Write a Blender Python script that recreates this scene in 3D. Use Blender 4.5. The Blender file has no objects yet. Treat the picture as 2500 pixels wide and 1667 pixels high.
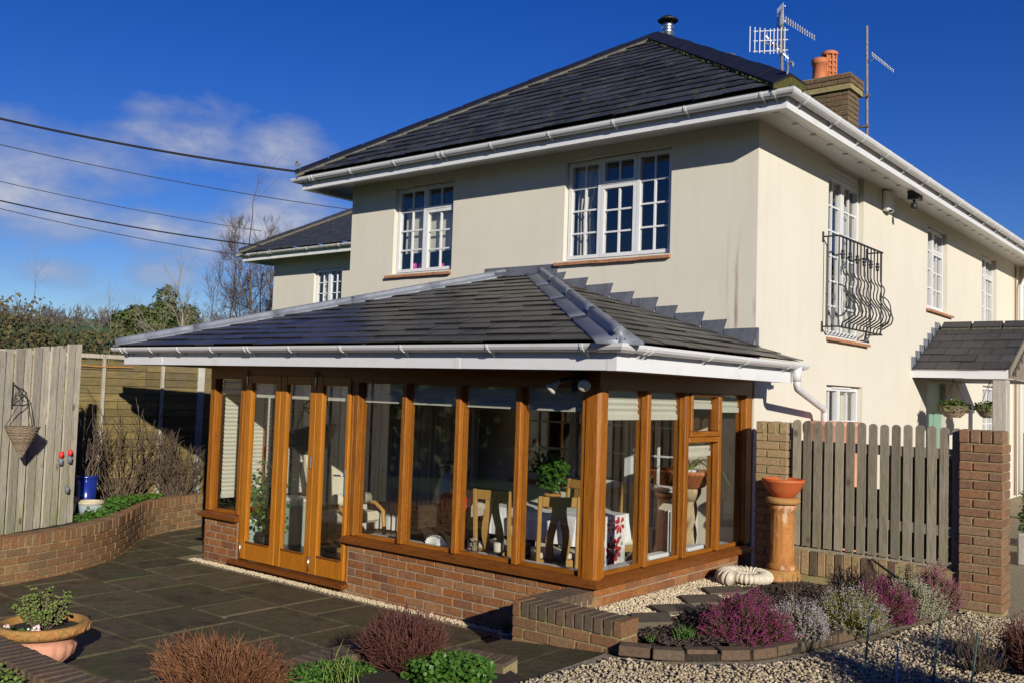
import bpy, math, random
import numpy as np
from mathutils import Vector, Matrix

RND = random.Random(11)
rng = np.random.default_rng(11)
scene = bpy.context.scene
COL = scene.collection
rad = math.radians

# ------------------------------------------------------------------ camera
CAMX = (4.0742, -6.0838, 1.9324)
YAW, PITCH, ROLL = 0.68390, 0.05380, 0.03280
def cam_axes():
    cy, sy, cp, sp = math.cos(YAW), math.sin(YAW), math.cos(PITCH), math.sin(PITCH)
    f = Vector((-sy * cp, cy * cp, sp)); r = Vector((cy, sy, 0)); u = r.cross(f)
    c, s = math.cos(ROLL), math.sin(ROLL)
    return c * r + s * u, -s * r + c * u, f
_r, _u, _f = cam_axes()
cd = bpy.data.cameras.new('camera'); cam = bpy.data.objects.new('camera', cd); COL.objects.link(cam)
cam.matrix_world = Matrix(((_r.x, _u.x, -_f.x, CAMX[0]), (_r.y, _u.y, -_f.y, CAMX[1]), (_r.z, _u.z, -_f.z, CAMX[2]), (0, 0, 0, 1)))
cd.sensor_fit = 'HORIZONTAL'; cd.sensor_width = 36; cd.lens = 2322.6 / 2500 * 36
cd.clip_start = 0.05; cd.clip_end = 3000
scene.camera = cam

# ------------------------------------------------------------------ world, sun, exposure
SUN_EL, SUN_AZ = rad(18.6), rad(57.5)          # azimuth measured from -Y towards +X
sun_dir = Vector((math.sin(SUN_AZ) * math.cos(SUN_EL), -math.cos(SUN_AZ) * math.cos(SUN_EL), math.sin(SUN_EL)))
world = bpy.data.worlds.new('World'); scene.world = world; world.use_nodes = True
wn, wl = world.node_tree.nodes, world.node_tree.links
wn.clear()
def W(t, **k):
    n = wn.new(t)
    for a, b in k.items(): setattr(n, a, b)
    return n
sky = W('ShaderNodeTexSky', sky_type='NISHITA', sun_disc=False, sun_elevation=SUN_EL, altitude=300, air_density=1.0, dust_density=0.05, ozone_density=5.0)
sky.sun_rotation = math.atan2(sun_dir.x, sun_dir.y)
tc = W('ShaderNodeTexCoord')
def wmath(op, a, b=None, c=None, clamp=False):
    n = W('ShaderNodeMath', operation=op, use_clamp=clamp)
    for i, v in enumerate((a, b, c)):
        if v is None: continue
        if isinstance(v, (int, float)): n.inputs[i].default_value = v
        else: wl.new(v, n.inputs[i])
    return n.outputs[0]
def wdot(vec):
    n = W('ShaderNodeVectorMath', operation='DOT_PRODUCT'); wl.new(tc.outputs['Generated'], n.inputs[0]); n.inputs[1].default_value = vec
    return n.outputs['Value']
noi = W('ShaderNodeTexNoise'); noi.inputs['Scale'].default_value = 9; noi.inputs['Detail'].default_value = 7; noi.inputs['Roughness'].default_value = .55
wmap = W('ShaderNodeMapping'); wmap.inputs['Scale'].default_value = (1, 1, 2.1); wl.new(tc.outputs['Generated'], wmap.inputs[0]); wl.new(wmap.outputs[0], noi.inputs['Vector'])
nz = noi.outputs['Fac']
def pix_dir(px, py):
    return (_f + _r * ((px - 1250) / 2322.6) - _u * ((py - 833.5) / 2322.6)).normalized()
cloud = None
# banks of low cumulus: direction, half-widths in radians, opacity
for (px, py, a, b, op) in ((110, 400, .17, .045, .85), (250, 370, .12, .035, .8), (470, 330, .085, .05, 1.0), (620, 350, .08, .03, .8), (480, 555, .12, .040, .95), (650, 520, .09, .035, .8), (140, 665, .04, .018, .7), (400, 672, .04, .015, .6), (-150, 450, .2, .07, .9), (30, 480, .12, .05, .7), (860, 430, .05, .02, .4), (300, 450, .10, .02, .5)):
    d = pix_dir(px, py); h = d.cross(Vector((0, 0, 1))).normalized(); v = h.cross(d)
    e1 = wmath('MULTIPLY', wdot(h), 1 / a); e2 = wmath('MULTIPLY', wdot(v), 1 / b)
    r2 = wmath('ADD', wmath('MULTIPLY', e1, e1), wmath('MULTIPLY', e2, e2))
    front = wmath('GREATER_THAN', wdot(d), 0.5)
    m = wmath('SUBTRACT', wmath('ADD', 1.0, wmath('MULTIPLY', wmath('SUBTRACT', nz, .5), 3.6)), r2)
    m = wmath('MULTIPLY', wmath('MULTIPLY', wmath('MULTIPLY', m, .85, clamp=True), op), front)
    cloud = m if cloud is None else wmath('MAXIMUM', cloud, m)
# scattered low clouds all round the horizon, as the sky in view
elev = wdot((0, 0, 1))
band = wmath('MULTIPLY', wmath('SUBTRACT', 1.0, wmath('MULTIPLY', wmath('ABSOLUTE', wmath('SUBTRACT', elev, .075)), 14), clamp=True), wmath('MULTIPLY', wmath('SUBTRACT', nz, .56), 4, clamp=True))
cloud = wmath('MAXIMUM', cloud, wmath('MULTIPLY', band, .6))
hs = W('ShaderNodeHueSaturation'); hs.inputs['Saturation'].default_value = 1.25; hs.inputs['Value'].default_value = 1.0; hs.inputs['Hue'].default_value = .526
wl.new(sky.outputs[0], hs.inputs['Color'])
cmix = W('ShaderNodeMix', data_type='RGBA')
ccol = W('ShaderNodeMix', data_type='RGBA'); ccol.inputs['A'].default_value = (2.6, 3.2, 5.0, 1); ccol.inputs['B'].default_value = (6.2, 6.4, 7.2, 1)
wl.new(wmath('POWER', cloud, 2.0), ccol.inputs['Factor'])
wl.new(cloud, cmix.inputs['Factor']); wl.new(hs.outputs[0], cmix.inputs['A']); wl.new(ccol.outputs['Result'], cmix.inputs['B'])
bg = W('ShaderNodeBackground'); bg.inputs['Strength'].default_value = .079; wl.new(cmix.outputs['Result'], bg.inputs['Color'])
wo = W('ShaderNodeOutputWorld'); wl.new(bg.outputs[0], wo.inputs[0])

sd = bpy.data.lights.new('sun', 'SUN'); sun = bpy.data.objects.new('sun', sd); COL.objects.link(sun)
sd.energy = 5.0; sd.angle = rad(.5); sd.color = (1, .94, .83)
sun.rotation_euler = sun_dir.to_track_quat('Z', 'Y').to_euler(); sun.location = (8, -6, 12)
vs = scene.view_settings; vs.view_transform = 'Standard'; vs.look = 'None'; vs.exposure = 0.2; vs.gamma = 1; vs.use_curve_mapping = False
scene.cycles.max_bounces = 8; scene.cycles.transparent_max_bounces = 24; scene.cycles.use_denoising = True
scene.cycles.caustics_reflective = False; scene.cycles.caustics_refractive = False

# ------------------------------------------------------------------ materials (all procedural)
def mat(name, cols, sc=4, rough=.8, bump=None, rnd=0, src='obj', pal=None, palmix=.75, stretch=(1, 1, 1), metal=0, spec=.4, fine=.25, fsc=60, shift=False, coat=0, edge=(.3, .7), trans=0):
    m = bpy.data.materials.new(name); m.use_nodes = True
    nt = m.node_tree; N, L = nt.nodes, nt.links
    b = N['Principled BSDF']
    geo = N.new('ShaderNodeNewGeometry'); oi = N.new('ShaderNodeObjectInfo')
    rv = geo.outputs['Random Per Island'] if src == 'island' else oi.outputs['Random']
    vec = geo.outputs['Position']
    if shift:
        sm = N.new('ShaderNodeVectorMath'); sm.operation = 'MULTIPLY_ADD'
        cb = N.new('ShaderNodeCombineXYZ')
        for i in range(3): L.new(rv, cb.inputs[i])
        L.new(cb.outputs[0], sm.inputs[0]); sm.inputs[1].default_value = (31, 17, 23); L.new(vec, sm.inputs[2]); vec = sm.outputs[0]
    mp = N.new('ShaderNodeMapping'); mp.inputs['Scale'].default_value = stretch; L.new(vec, mp.inputs[0]); vec = mp.outputs[0]
    n1 = N.new('ShaderNodeTexNoise'); n1.inputs['Scale'].default_value = sc; n1.inputs['Detail'].default_value = 5; n1.inputs['Roughness'].default_value = .6; L.new(vec, n1.inputs['Vector'])
    cr = N.new('ShaderNodeValToRGB'); el = cr.color_ramp.elements
    for i, c in enumerate(cols):
        p = edge[0] + (edge[1] - edge[0]) * i / max(1, len(cols) - 1)
        e = el[i] if i < 2 else el.new(p)
        e.position = p; e.color = (*c, 1)
    if len(cols) == 1: el[1].color = (*cols[0], 1)
    L.new(n1.outputs['Fac'], cr.inputs[0]); col = cr.outputs[0]
    if pal:
        pr = N.new('ShaderNodeValToRGB'); pe = pr.color_ramp.elements
        for i, c in enumerate(pal):
            p = i / max(1, len(pal) - 1); e = pe[i] if i < 2 else pe.new(p); e.position = p; e.color = (*c, 1)
        L.new(rv, pr.inputs[0])
        mx = N.new('ShaderNodeMix'); mx.data_type = 'RGBA'; mx.inputs['Factor'].default_value = palmix
        L.new(col, mx.inputs['A']); L.new(pr.outputs[0], mx.inputs['B']); col = mx.outputs['Result']
    if fine:
        n2 = N.new('ShaderNodeTexNoise'); n2.inputs['Scale'].default_value = fsc; n2.inputs['Detail'].default_value = 4; L.new(vec, n2.inputs['Vector'])
        mr = N.new('ShaderNodeMapRange'); mr.inputs[1].default_value = .25; mr.inputs[2].default_value = .75; mr.inputs[3].default_value = 1 - fine; mr.inputs[4].default_value = 1 + fine
        L.new(n2.outputs['Fac'], mr.inputs[0])
        mu = N.new('ShaderNodeMix'); mu.data_type = 'RGBA'; mu.blend_type = 'MULTIPLY'; mu.inputs['Factor'].default_value = 1
        L.new(col, mu.inputs['A']); L.new(mr.outputs[0], mu.inputs['B']); col = mu.outputs['Result']
    if rnd:
        hv = N.new('ShaderNodeHueSaturation'); m2 = N.new('ShaderNodeMapRange'); m2.inputs[3].default_value = 1 - rnd; m2.inputs[4].default_value = 1 + rnd
        L.new(rv, m2.inputs[0]); L.new(m2.outputs[0], hv.inputs['Value']); L.new(col, hv.inputs['Color']); col = hv.outputs[0]
    L.new(col, b.inputs['Base Color'])
    b.inputs['Roughness'].default_value = rough; b.inputs['Metallic'].default_value = metal; b.inputs['Specular IOR Level'].default_value = spec
    b.inputs['Coat Weight'].default_value = coat; b.inputs['Coat Roughness'].default_value = .15
    if trans:
        # thin leaf: some light passes through
        tr = N.new('ShaderNodeBsdfTranslucent'); L.new(col, tr.inputs['Color']); ms = N.new('ShaderNodeMixShader'); ms.inputs[0].default_value = trans
        out = N['Material Output']; L.new(b.outputs[0], ms.inputs[1]); L.new(tr.outputs[0], ms.inputs[2]); L.new(ms.outputs[0], out.inputs[0])
    if bump:
        nb = N.new('ShaderNodeTexNoise'); nb.inputs['Scale'].default_value = bump[0]; nb.inputs['Detail'].default_value = 6; L.new(vec, nb.inputs['Vector'])
        bp_ = N.new('ShaderNodeBump'); bp_.inputs['Strength'].default_value = bump[1]; bp_.inputs['Distance'].default_value = bump[2]
        L.new(nb.outputs['Fac'], bp_.inputs['Height']); L.new(bp_.outputs[0], b.inputs['Normal'])
    m['_col'] = 1
    return m
def overlay(m, col, mask_fn):
    """mix a colour into a material's base colour by a mask built from world position (stains, moss, lichen)"""
    nt = m.node_tree; N, L = nt.nodes, nt.links; b = N['Principled BSDF']
    src = b.inputs['Base Color'].links[0].from_socket
    mx = N.new('ShaderNodeMix'); mx.data_type = 'RGBA'; mx.inputs['B'].default_value = (*col, 1)
    L.new(src, mx.inputs['A']); L.new(mask_fn(N, L), mx.inputs['Factor']); L.new(mx.outputs['Result'], b.inputs['Base Color'])
def nmath(N, L, op, a, b=None, clamp=False):
    n = N.new('ShaderNodeMath'); n.operation = op; n.use_clamp = clamp
    for i, v in enumerate((a, b)):
        if v is None: continue
        if isinstance(v, (int, float)): n.inputs[i].default_value = v
        else: L.new(v, n.inputs[i])
    return n.outputs[0]
def pos_noise(N, L, sc, stretch=(1, 1, 1), lo=.5, hi=.6, detail=4):
    g = N.new('ShaderNodeNewGeometry'); mp = N.new('ShaderNodeMapping'); mp.inputs['Scale'].default_value = stretch; L.new(g.outputs['Position'], mp.inputs[0])
    n = N.new('ShaderNodeTexNoise'); n.inputs['Scale'].default_value = sc; n.inputs['Detail'].default_value = detail; L.new(mp.outputs[0], n.inputs['Vector'])
    mr = N.new('ShaderNodeMapRange'); mr.inputs[1].default_value = lo; mr.inputs[2].default_value = hi; L.new(n.outputs['Fac'], mr.inputs[0])
    return mr.outputs[0], g

MT = {}
MT['render'] = mat('cream_render', [(.585, .545, .45), (.62, .58, .485)], sc=1.3, rough=.9, bump=(140, .25, .004), fine=.05, fsc=160)
def streaks(N, L):
    f, g = pos_noise(N, L, 3.2, (4.6, 1, .32), .52, .66)
    sp = N.new('ShaderNodeSeparateXYZ'); L.new(g.outputs['Position'], sp.inputs[0])
    a = nmath(N, L, 'SUBTRACT', 1, nmath(N, L, 'MULTIPLY', nmath(N, L, 'ABSOLUTE', nmath(N, L, 'SUBTRACT', sp.outputs[0], -.13)), 3.4), True)
    lo = nmath(N, L, 'SUBTRACT', 1, nmath(N, L, 'MULTIPLY', nmath(N, L, 'SUBTRACT', sp.outputs[2], 2.9), 1.15), True)
    front = nmath(N, L, 'LESS_THAN', sp.outputs[1], 2.712)
    up = nmath(N, L, 'GREATER_THAN', sp.outputs[2], 2.5)
    return nmath(N, L, 'MULTIPLY', nmath(N, L, 'MULTIPLY', nmath(N, L, 'MULTIPLY', f, a), nmath(N, L, 'MULTIPLY', lo, front)), nmath(N, L, 'MULTIPLY', up, .85))
overlay(MT['render'], (.20, .055, .045), streaks)
overlay(MT['render'], (.50, .44, .33), lambda N, L: nmath(N, L, 'MULTIPLY', pos_noise(N, L, 2.6, (3.5, 3.5, .22), .5, .8)[0], .2))
MT['white'] = mat('white_upvc', [(.62, .62, .63), (.67, .67, .67)], sc=2, rough=.32, fine=.03, spec=.5)
overlay(MT['white'], (.46, .45, .36), lambda N, L: nmath(N, L, 'MULTIPLY', pos_noise(N, L, 5, (1, 1, 1), .58, .8)[0], .45))
MT['white_old'] = mat('white_weathered', [(.62, .61, .56), (.72, .71, .68)], sc=6, rough=.5, fine=.1)
MT['slate'] = mat('roof_slate', [(.024, .027, .033), (.042, .045, .051)], sc=5, rough=.58, bump=(45, .35, .004), rnd=.42, fine=.25, spec=.4, shift=True)
overlay(MT['slate'], (.17, .12, .03), lambda N, L: nmath(N, L, 'MULTIPLY', pos_noise(N, L, 9, (1, 1, 1), .60, .68)[0], .55))
overlay(MT['slate'], (.12, .125, .11), lambda N, L: nmath(N, L, 'MULTIPLY', pos_noise(N, L, 22, (1, 1, 1), .64, .7)[0], .45))
MT['slate_new'] = mat('grey_slate', [(.030, .027, .024), (.050, .045, .038)], sc=4, rough=.40, bump=(60, .25, .003), rnd=.34, fine=.2, spec=.55, shift=True)
MT['slate_porch'] = mat('plain_tile', [(.048, .046, .046), (.06, .057, .055)], sc=4, rough=.6, rnd=.18, fine=.12, shift=True)
MT['ridge'] = mat('black_ridge_tile', [(.010, .011, .016), (.018, .018, .024)], sc=6, rough=.5, fine=.2, spec=.3)
MT['mortar'] = mat('mortar', [(.30, .26, .19), (.42, .37, .28)], sc=20, rough=.95, bump=(150, .5, .004), fine=.2)
MT['hip_mortar'] = mat('weathered_bedding', [(.07, .064, .05), (.15, .138, .11)], sc=20, rough=.95, fine=.25)
MT['mortar_new'] = mat('pale_mortar', [(.25, .205, .14), (.33, .275, .19)], sc=20, rough=.95, bump=(150, .5, .004), fine=.2)
MT['mortar_yellow'] = mat('yellow_mortar', [(.23, .185, .08), (.31, .26, .125)], sc=16, rough=.95, bump=(120, .6, .005), fine=.25)
BR = dict(rough=.88, bump=(70, .5, .005), fine=.28, fsc=45, shift=True, sc=14)
MT['brick_new'] = mat('orange_brick', [(.18, .062, .018), (.22, .092, .032), (.30, .195, .11)], pal=[(.21, .066, .014), (.27, .096, .02), (.12, .042, .02), (.29, .155, .07), (.235, .078, .016), (.15, .072, .04), (.27, .118, .036)], palmix=.72, **BR)
MT['brick_old'] = mat('old_red_brick', [(.14, .072, .034), (.19, .11, .056), (.13, .095, .045)], pal=[(.20, .082, .03), (.15, .078, .036), (.23, .11, .042), (.12, .076, .04), (.22, .13, .06), (.18, .105, .048)], palmix=.7, **BR)
MT['brick_pillar'] = mat('pillar_brick', [(.15, .078, .04), (.21, .13, .078), (.13, .068, .038)], pal=[(.19, .085, .038), (.23, .12, .058), (.13, .06, .034), (.22, .135, .078), (.17, .10, .055), (.24, .10, .038)], palmix=.7, **BR)
MT['brick_buff'] = mat('buff_brick', [(.23, .16, .075), (.31, .225, .115), (.20, .135, .07)], pal=[(.25, .17, .08), (.31, .21, .11), (.22, .135, .075), (.33, .25, .13)], palmix=.6, **BR)
MT['brick_dark'] = mat('mossy_coping_brick', [(.06, .045, .028), (.11, .072, .045), (.075, .066, .032)], pal=[(.085, .055, .036), (.14, .08, .048), (.068, .06, .034), (.105, .077, .05)], palmix=.55, **BR)
MT['brick_chim'] = mat('chimney_brick', [(.09, .068, .036), (.14, .10, .055), (.075, .062, .034)], pal=[(.12, .08, .042), (.16, .11, .06), (.09, .066, .038), (.18, .08, .04), (.13, .10, .054)], palmix=.6, **BR)
MT['tile_sill'] = mat('tile_sill', [(.30, .13, .06), (.40, .19, .10), (.22, .12, .06)], sc=12, rough=.8, bump=(60, .6, .006), fine=.3, shift=True)
def wood(nm, st):
    return mat(nm, [(.17, .050, .006), (.25, .085, .009), (.32, .125, .014)], sc=3, stretch=st, rough=.36, bump=(8, .12, .003), rnd=.16, fine=.28, fsc=16, spec=.3, coat=.08, shift=True)
MT['oak_v'] = wood('varnished_timber_upright', (26, 26, 1.3))
MT['oak_x'] = wood('varnished_timber_rail', (1.3, 26, 26))
MT['oak_y'] = wood('varnished_timber_side_rail', (26, 1.3, 26))
MT['door_oak'] = mat('golden_door_timber', [(.29, .095, .007), (.38, .135, .010), (.44, .175, .016)], sc=3, stretch=(26, 26, 1.2), rough=.36, fine=.2, fsc=14, rnd=.08, spec=.3, coat=.08, shift=True)
MT['sill_oak'] = mat('dark_varnished_sill', [(.12, .036, .008), (.17, .055, .010), (.09, .028, .007)], sc=3, stretch=(3, 3, 22), rough=.33, fine=.25, fsc=12, spec=.35, coat=.12)
MT['oak_in'] = mat('pale_oak', [(.36, .19, .045), (.43, .245, .07)], sc=3, stretch=(16, 16, 2), rough=.45, fine=.15, rnd=.08, shift=True)
MT['lead'] = mat('lead_sheet', [(.12, .13, .155), (.20, .215, .25), (.15, .16, .185)], sc=5, rough=.5, bump=(14, .25, .01), fine=.12, spec=.5, metal=.15)
MT['lead_dark'] = mat('dull_lead', [(.085, .092, .115), (.14, .15, .175)], sc=7, stretch=(1, 1, .5), rough=.6, bump=(18, .3, .01), fine=.2)
MT['board_grey'] = mat('weathered_board', [(.31, .275, .21), (.42, .38, .30), (.25, .215, .16)], sc=2.2, stretch=(14, 14, 1), rough=.85, bump=(14, .5, .005), rnd=.26, fine=.3, fsc=14, shift=True)
def greening(z0, z1, k):
    def f(N, L):
        n, g = pos_noise(N, L, 5, (3, 3, .6), .38, .7); sp = N.new('ShaderNodeSeparateXYZ'); L.new(g.outputs['Position'], sp.inputs[0])
        mr = N.new('ShaderNodeMapRange'); mr.inputs[1].default_value = z1; mr.inputs[2].default_value = z0; L.new(sp.outputs[2], mr.inputs[0])
        return nmath(N, L, 'MULTIPLY', nmath(N, L, 'MULTIPLY', n, mr.outputs[0]), k)
    return f
overlay(MT['board_grey'], (.17, .19, .05), greening(.35, 1.25, .85))
MT['picket'] = mat('weathered_picket', [(.175, .147, .105), (.255, .215, .16), (.135, .117, .08)], sc=2.2, stretch=(16, 16, 1), rough=.85, bump=(14, .5, .005), rnd=.3, fine=.3, fsc=14, shift=True)
overlay(MT['picket'], (.13, .15, .05), greening(.4, 1.9, .6))
def knots(N, L):
    g = N.new('ShaderNodeNewGeometry'); oi = N.new('ShaderNodeObjectInfo'); cb = N.new('ShaderNodeVectorMath'); cb.operation = 'SCALE'; cb.inputs[0].default_value = (13, 7, 19); L.new(oi.outputs['Random'], cb.inputs['Scale'])
    ad = N.new('ShaderNodeVectorMath'); L.new(g.outputs['Position'], ad.inputs[0]); L.new(cb.outputs[0], ad.inputs[1])
    mp = N.new('ShaderNodeMapping'); mp.inputs['Scale'].default_value = (5.5, 5.5, 3.2); L.new(ad.outputs[0], mp.inputs[0]); v = N.new('ShaderNodeTexVoronoi'); v.inputs['Scale'].default_value = 1; L.new(mp.outputs[0], v.inputs['Vector'])
    mr = N.new('ShaderNodeMapRange'); mr.inputs[1].default_value = .16; mr.inputs[2].default_value = .06; L.new(v.outputs['Distance'], mr.inputs[0]); return nmath(N, L, 'MULTIPLY', mr.outputs[0], .8)
overlay(MT['board_grey'], (.10, .06, .03), knots); overlay(MT['picket'], (.07, .045, .025), knots)
MT['panel'] = mat('fence_panel_board', [(.10, .078, .032), (.18, .13, .042), (.07, .058, .03)], sc=2.5, stretch=(1, 1, 12), rough=.85, bump=(12, .5, .005), rnd=.32, fine=.3, fsc=14, shift=True)
MT['concrete'] = mat('concrete', [(.36, .34, .29), (.46, .44, .39)], sc=6, rough=.9, bump=(90, .3, .004), fine=.15)
MT['flag'] = mat('riven_flagstone', [(.052, .039, .021), (.090, .069, .039), (.040, .031, .017)], sc=3.2, rough=.7, bump=(9, .55, .02), rnd=.22, fine=.3, fsc=28, shift=True, spec=.35)
overlay(MT['flag'], (.06, .07, .02), lambda N, L: nmath(N, L, 'MULTIPLY', pos_noise(N, L, 2.4, (1, 1, 1), .45, .7)[0], .6))
overlay(MT['panel'], (.115, .10, .07), lambda N, L: nmath(N, L, 'MULTIPLY', greening(2.2, 1.45, 1.0)(N, L), .9))
MT['flag_joint'] = mat('flag_jointing', [(.15, .12, .065), (.25, .205, .12)], sc=14, rough=.95, bump=(90, .5, .006), fine=.3)
MT['terracotta'] = mat('terracotta', [(.42, .13, .05), (.50, .17, .07)], sc=5, rough=.75, fine=.1, bump=(60, .15, .003))
MT['terracotta_bright'] = mat('bright_terracotta', [(.42, .09, .022), (.46, .11, .03)], sc=4, rough=.6, fine=.08)
MT['terracotta_worn'] = mat('weathered_terracotta', [(.33, .125, .026), (.38, .155, .036), (.26, .10, .024)], sc=5, rough=.8, fine=.2, bump=(40, .3, .005))
overlay(MT['terracotta_worn'], (.55, .38, .24), lambda N, L: nmath(N, L, 'MULTIPLY', pos_noise(N, L, 6, (1.6, 1.6, .7), .54, .62)[0], .75))
MT['terracotta_mossy'] = mat('mossy_terracotta', [(.40, .17, .05), (.30, .17, .045), (.46, .21, .08)], sc=8, rough=.85, fine=.25, bump=(50, .4, .005))
MT['terracotta_pink'] = mat('pink_terracotta', [(.52, .24, .15), (.58, .29, .19)], sc=6, rough=.8, fine=.1)
MT['stone'] = mat('pale_cast_stone', [(.48, .42, .31), (.58, .52, .40), (.42, .36, .25)], sc=10, rough=.9, bump=(70, .4, .005), fine=.2)
MT['iron'] = mat('black_iron', [(.012, .012, .014), (.02, .02, .022)], sc=8, rough=.5, fine=.1)
MT['steel'] = mat('bright_steel', [(.62, .64, .67), (.70, .72, .74)], sc=3, rough=.28, metal=1, fine=.06)
MT['alu'] = mat('dull_aluminium', [(.32, .33, .35), (.42, .43, .44)], sc=9, rough=.42, metal=.8, fine=.15)
MT['mast'] = mat('weathered_mast', [(.15, .14, .13), (.28, .27, .26)], sc=14, rough=.5, metal=.5, fine=.3)
MT['black'] = mat('black_plastic', [(.012, .012, .013), (.018, .018, .02)], sc=4, rough=.45, fine=.05)
MT['cable'] = mat('cable_sheath', [(.012, .012, .014)], rough=.6, fine=0)
MT['soil'] = mat('dark_soil', [(.020, .014, .010), (.045, .033, .022)], sc=22, rough=1, bump=(60, 1, .02), fine=.4)
MT['grass_g'] = mat('rough_grass', [(.055, .075, .018), (.085, .10, .03), (.09, .075, .035)], sc=.6, rough=1, bump=(20, .8, .05), fine=.35, fsc=12)
MT['field'] = mat('green_field', [(.045, .095, .018), (.065, .12, .026)], sc=.12, rough=1, fine=.25, fsc=3)
MT['base_gravel'] = mat('gravel_bedding', [(.22, .175, .11), (.31, .25, .16)], sc=40, rough=1, bump=(70, 1, .02), fine=.4)
STONES = [(.36, .28, .16), (.46, .37, .23), (.22, .17, .10), (.40, .31, .18), (.19, .165, .14), (.52, .44, .31), (.32, .22, .11)]
MT['gravel'] = mat('gravel_stones', [(.38, .32, .23), (.46, .40, .30)], sc=20, rough=.8, src='island', pal=STONES, palmix=.85, fine=.15)
MT['pea'] = mat('pale_pea_gravel', [(.52, .43, .28), (.60, .51, .36)], sc=30, rough=.85, src='island', pal=[(.56, .46, .30), (.66, .57, .41), (.46, .36, .21), (.60, .50, .34)], palmix=.8, fine=.1)
MT['mulch'] = mat('bark_mulch', [(.035, .022, .016), (.06, .04, .028)], sc=20, rough=.95, src='island', pal=[(.03, .02, .015), (.065, .042, .03), (.10, .07, .05), (.04, .026, .02)], palmix=.8, fine=.2)
def glassmat():
    m = bpy.data.materials.new('window_glass'); m.use_nodes = True; N, L = m.node_tree.nodes, m.node_tree.links; N.clear()
    t = N.new('ShaderNodeBsdfTransparent'); t.inputs[0].default_value = (.97, .98, .97, 1)
    g = N.new('ShaderNodeBsdfGlossy'); g.inputs['Roughness'].default_value = .0; g.inputs['Color'].default_value = (1, 1, 1, 1)
    lw = N.new('ShaderNodeLayerWeight'); lw.inputs[0].default_value = .5
    pw = N.new('ShaderNodeMath'); pw.operation = 'POWER'; pw.inputs[1].default_value = 5; L.new(lw.outputs['Facing'], pw.inputs[0])
    f = N.new('ShaderNodeMath'); f.operation = 'MULTIPLY_ADD'; f.inputs[1].default_value = .93; f.inputs[2].default_value = .07; L.new(pw.outputs[0], f.inputs[0])
    x = N.new('ShaderNodeMixShader'); o = N.new('ShaderNodeOutputMaterial')
    L.new(f.outputs[0], x.inputs[0]); L.new(t.outputs[0], x.inputs[1]); L.new(g.outputs[0], x.inputs[2]); L.new(x.outputs[0], o.inputs[0])
    return m
MT['glass'] = glassmat()

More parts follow.
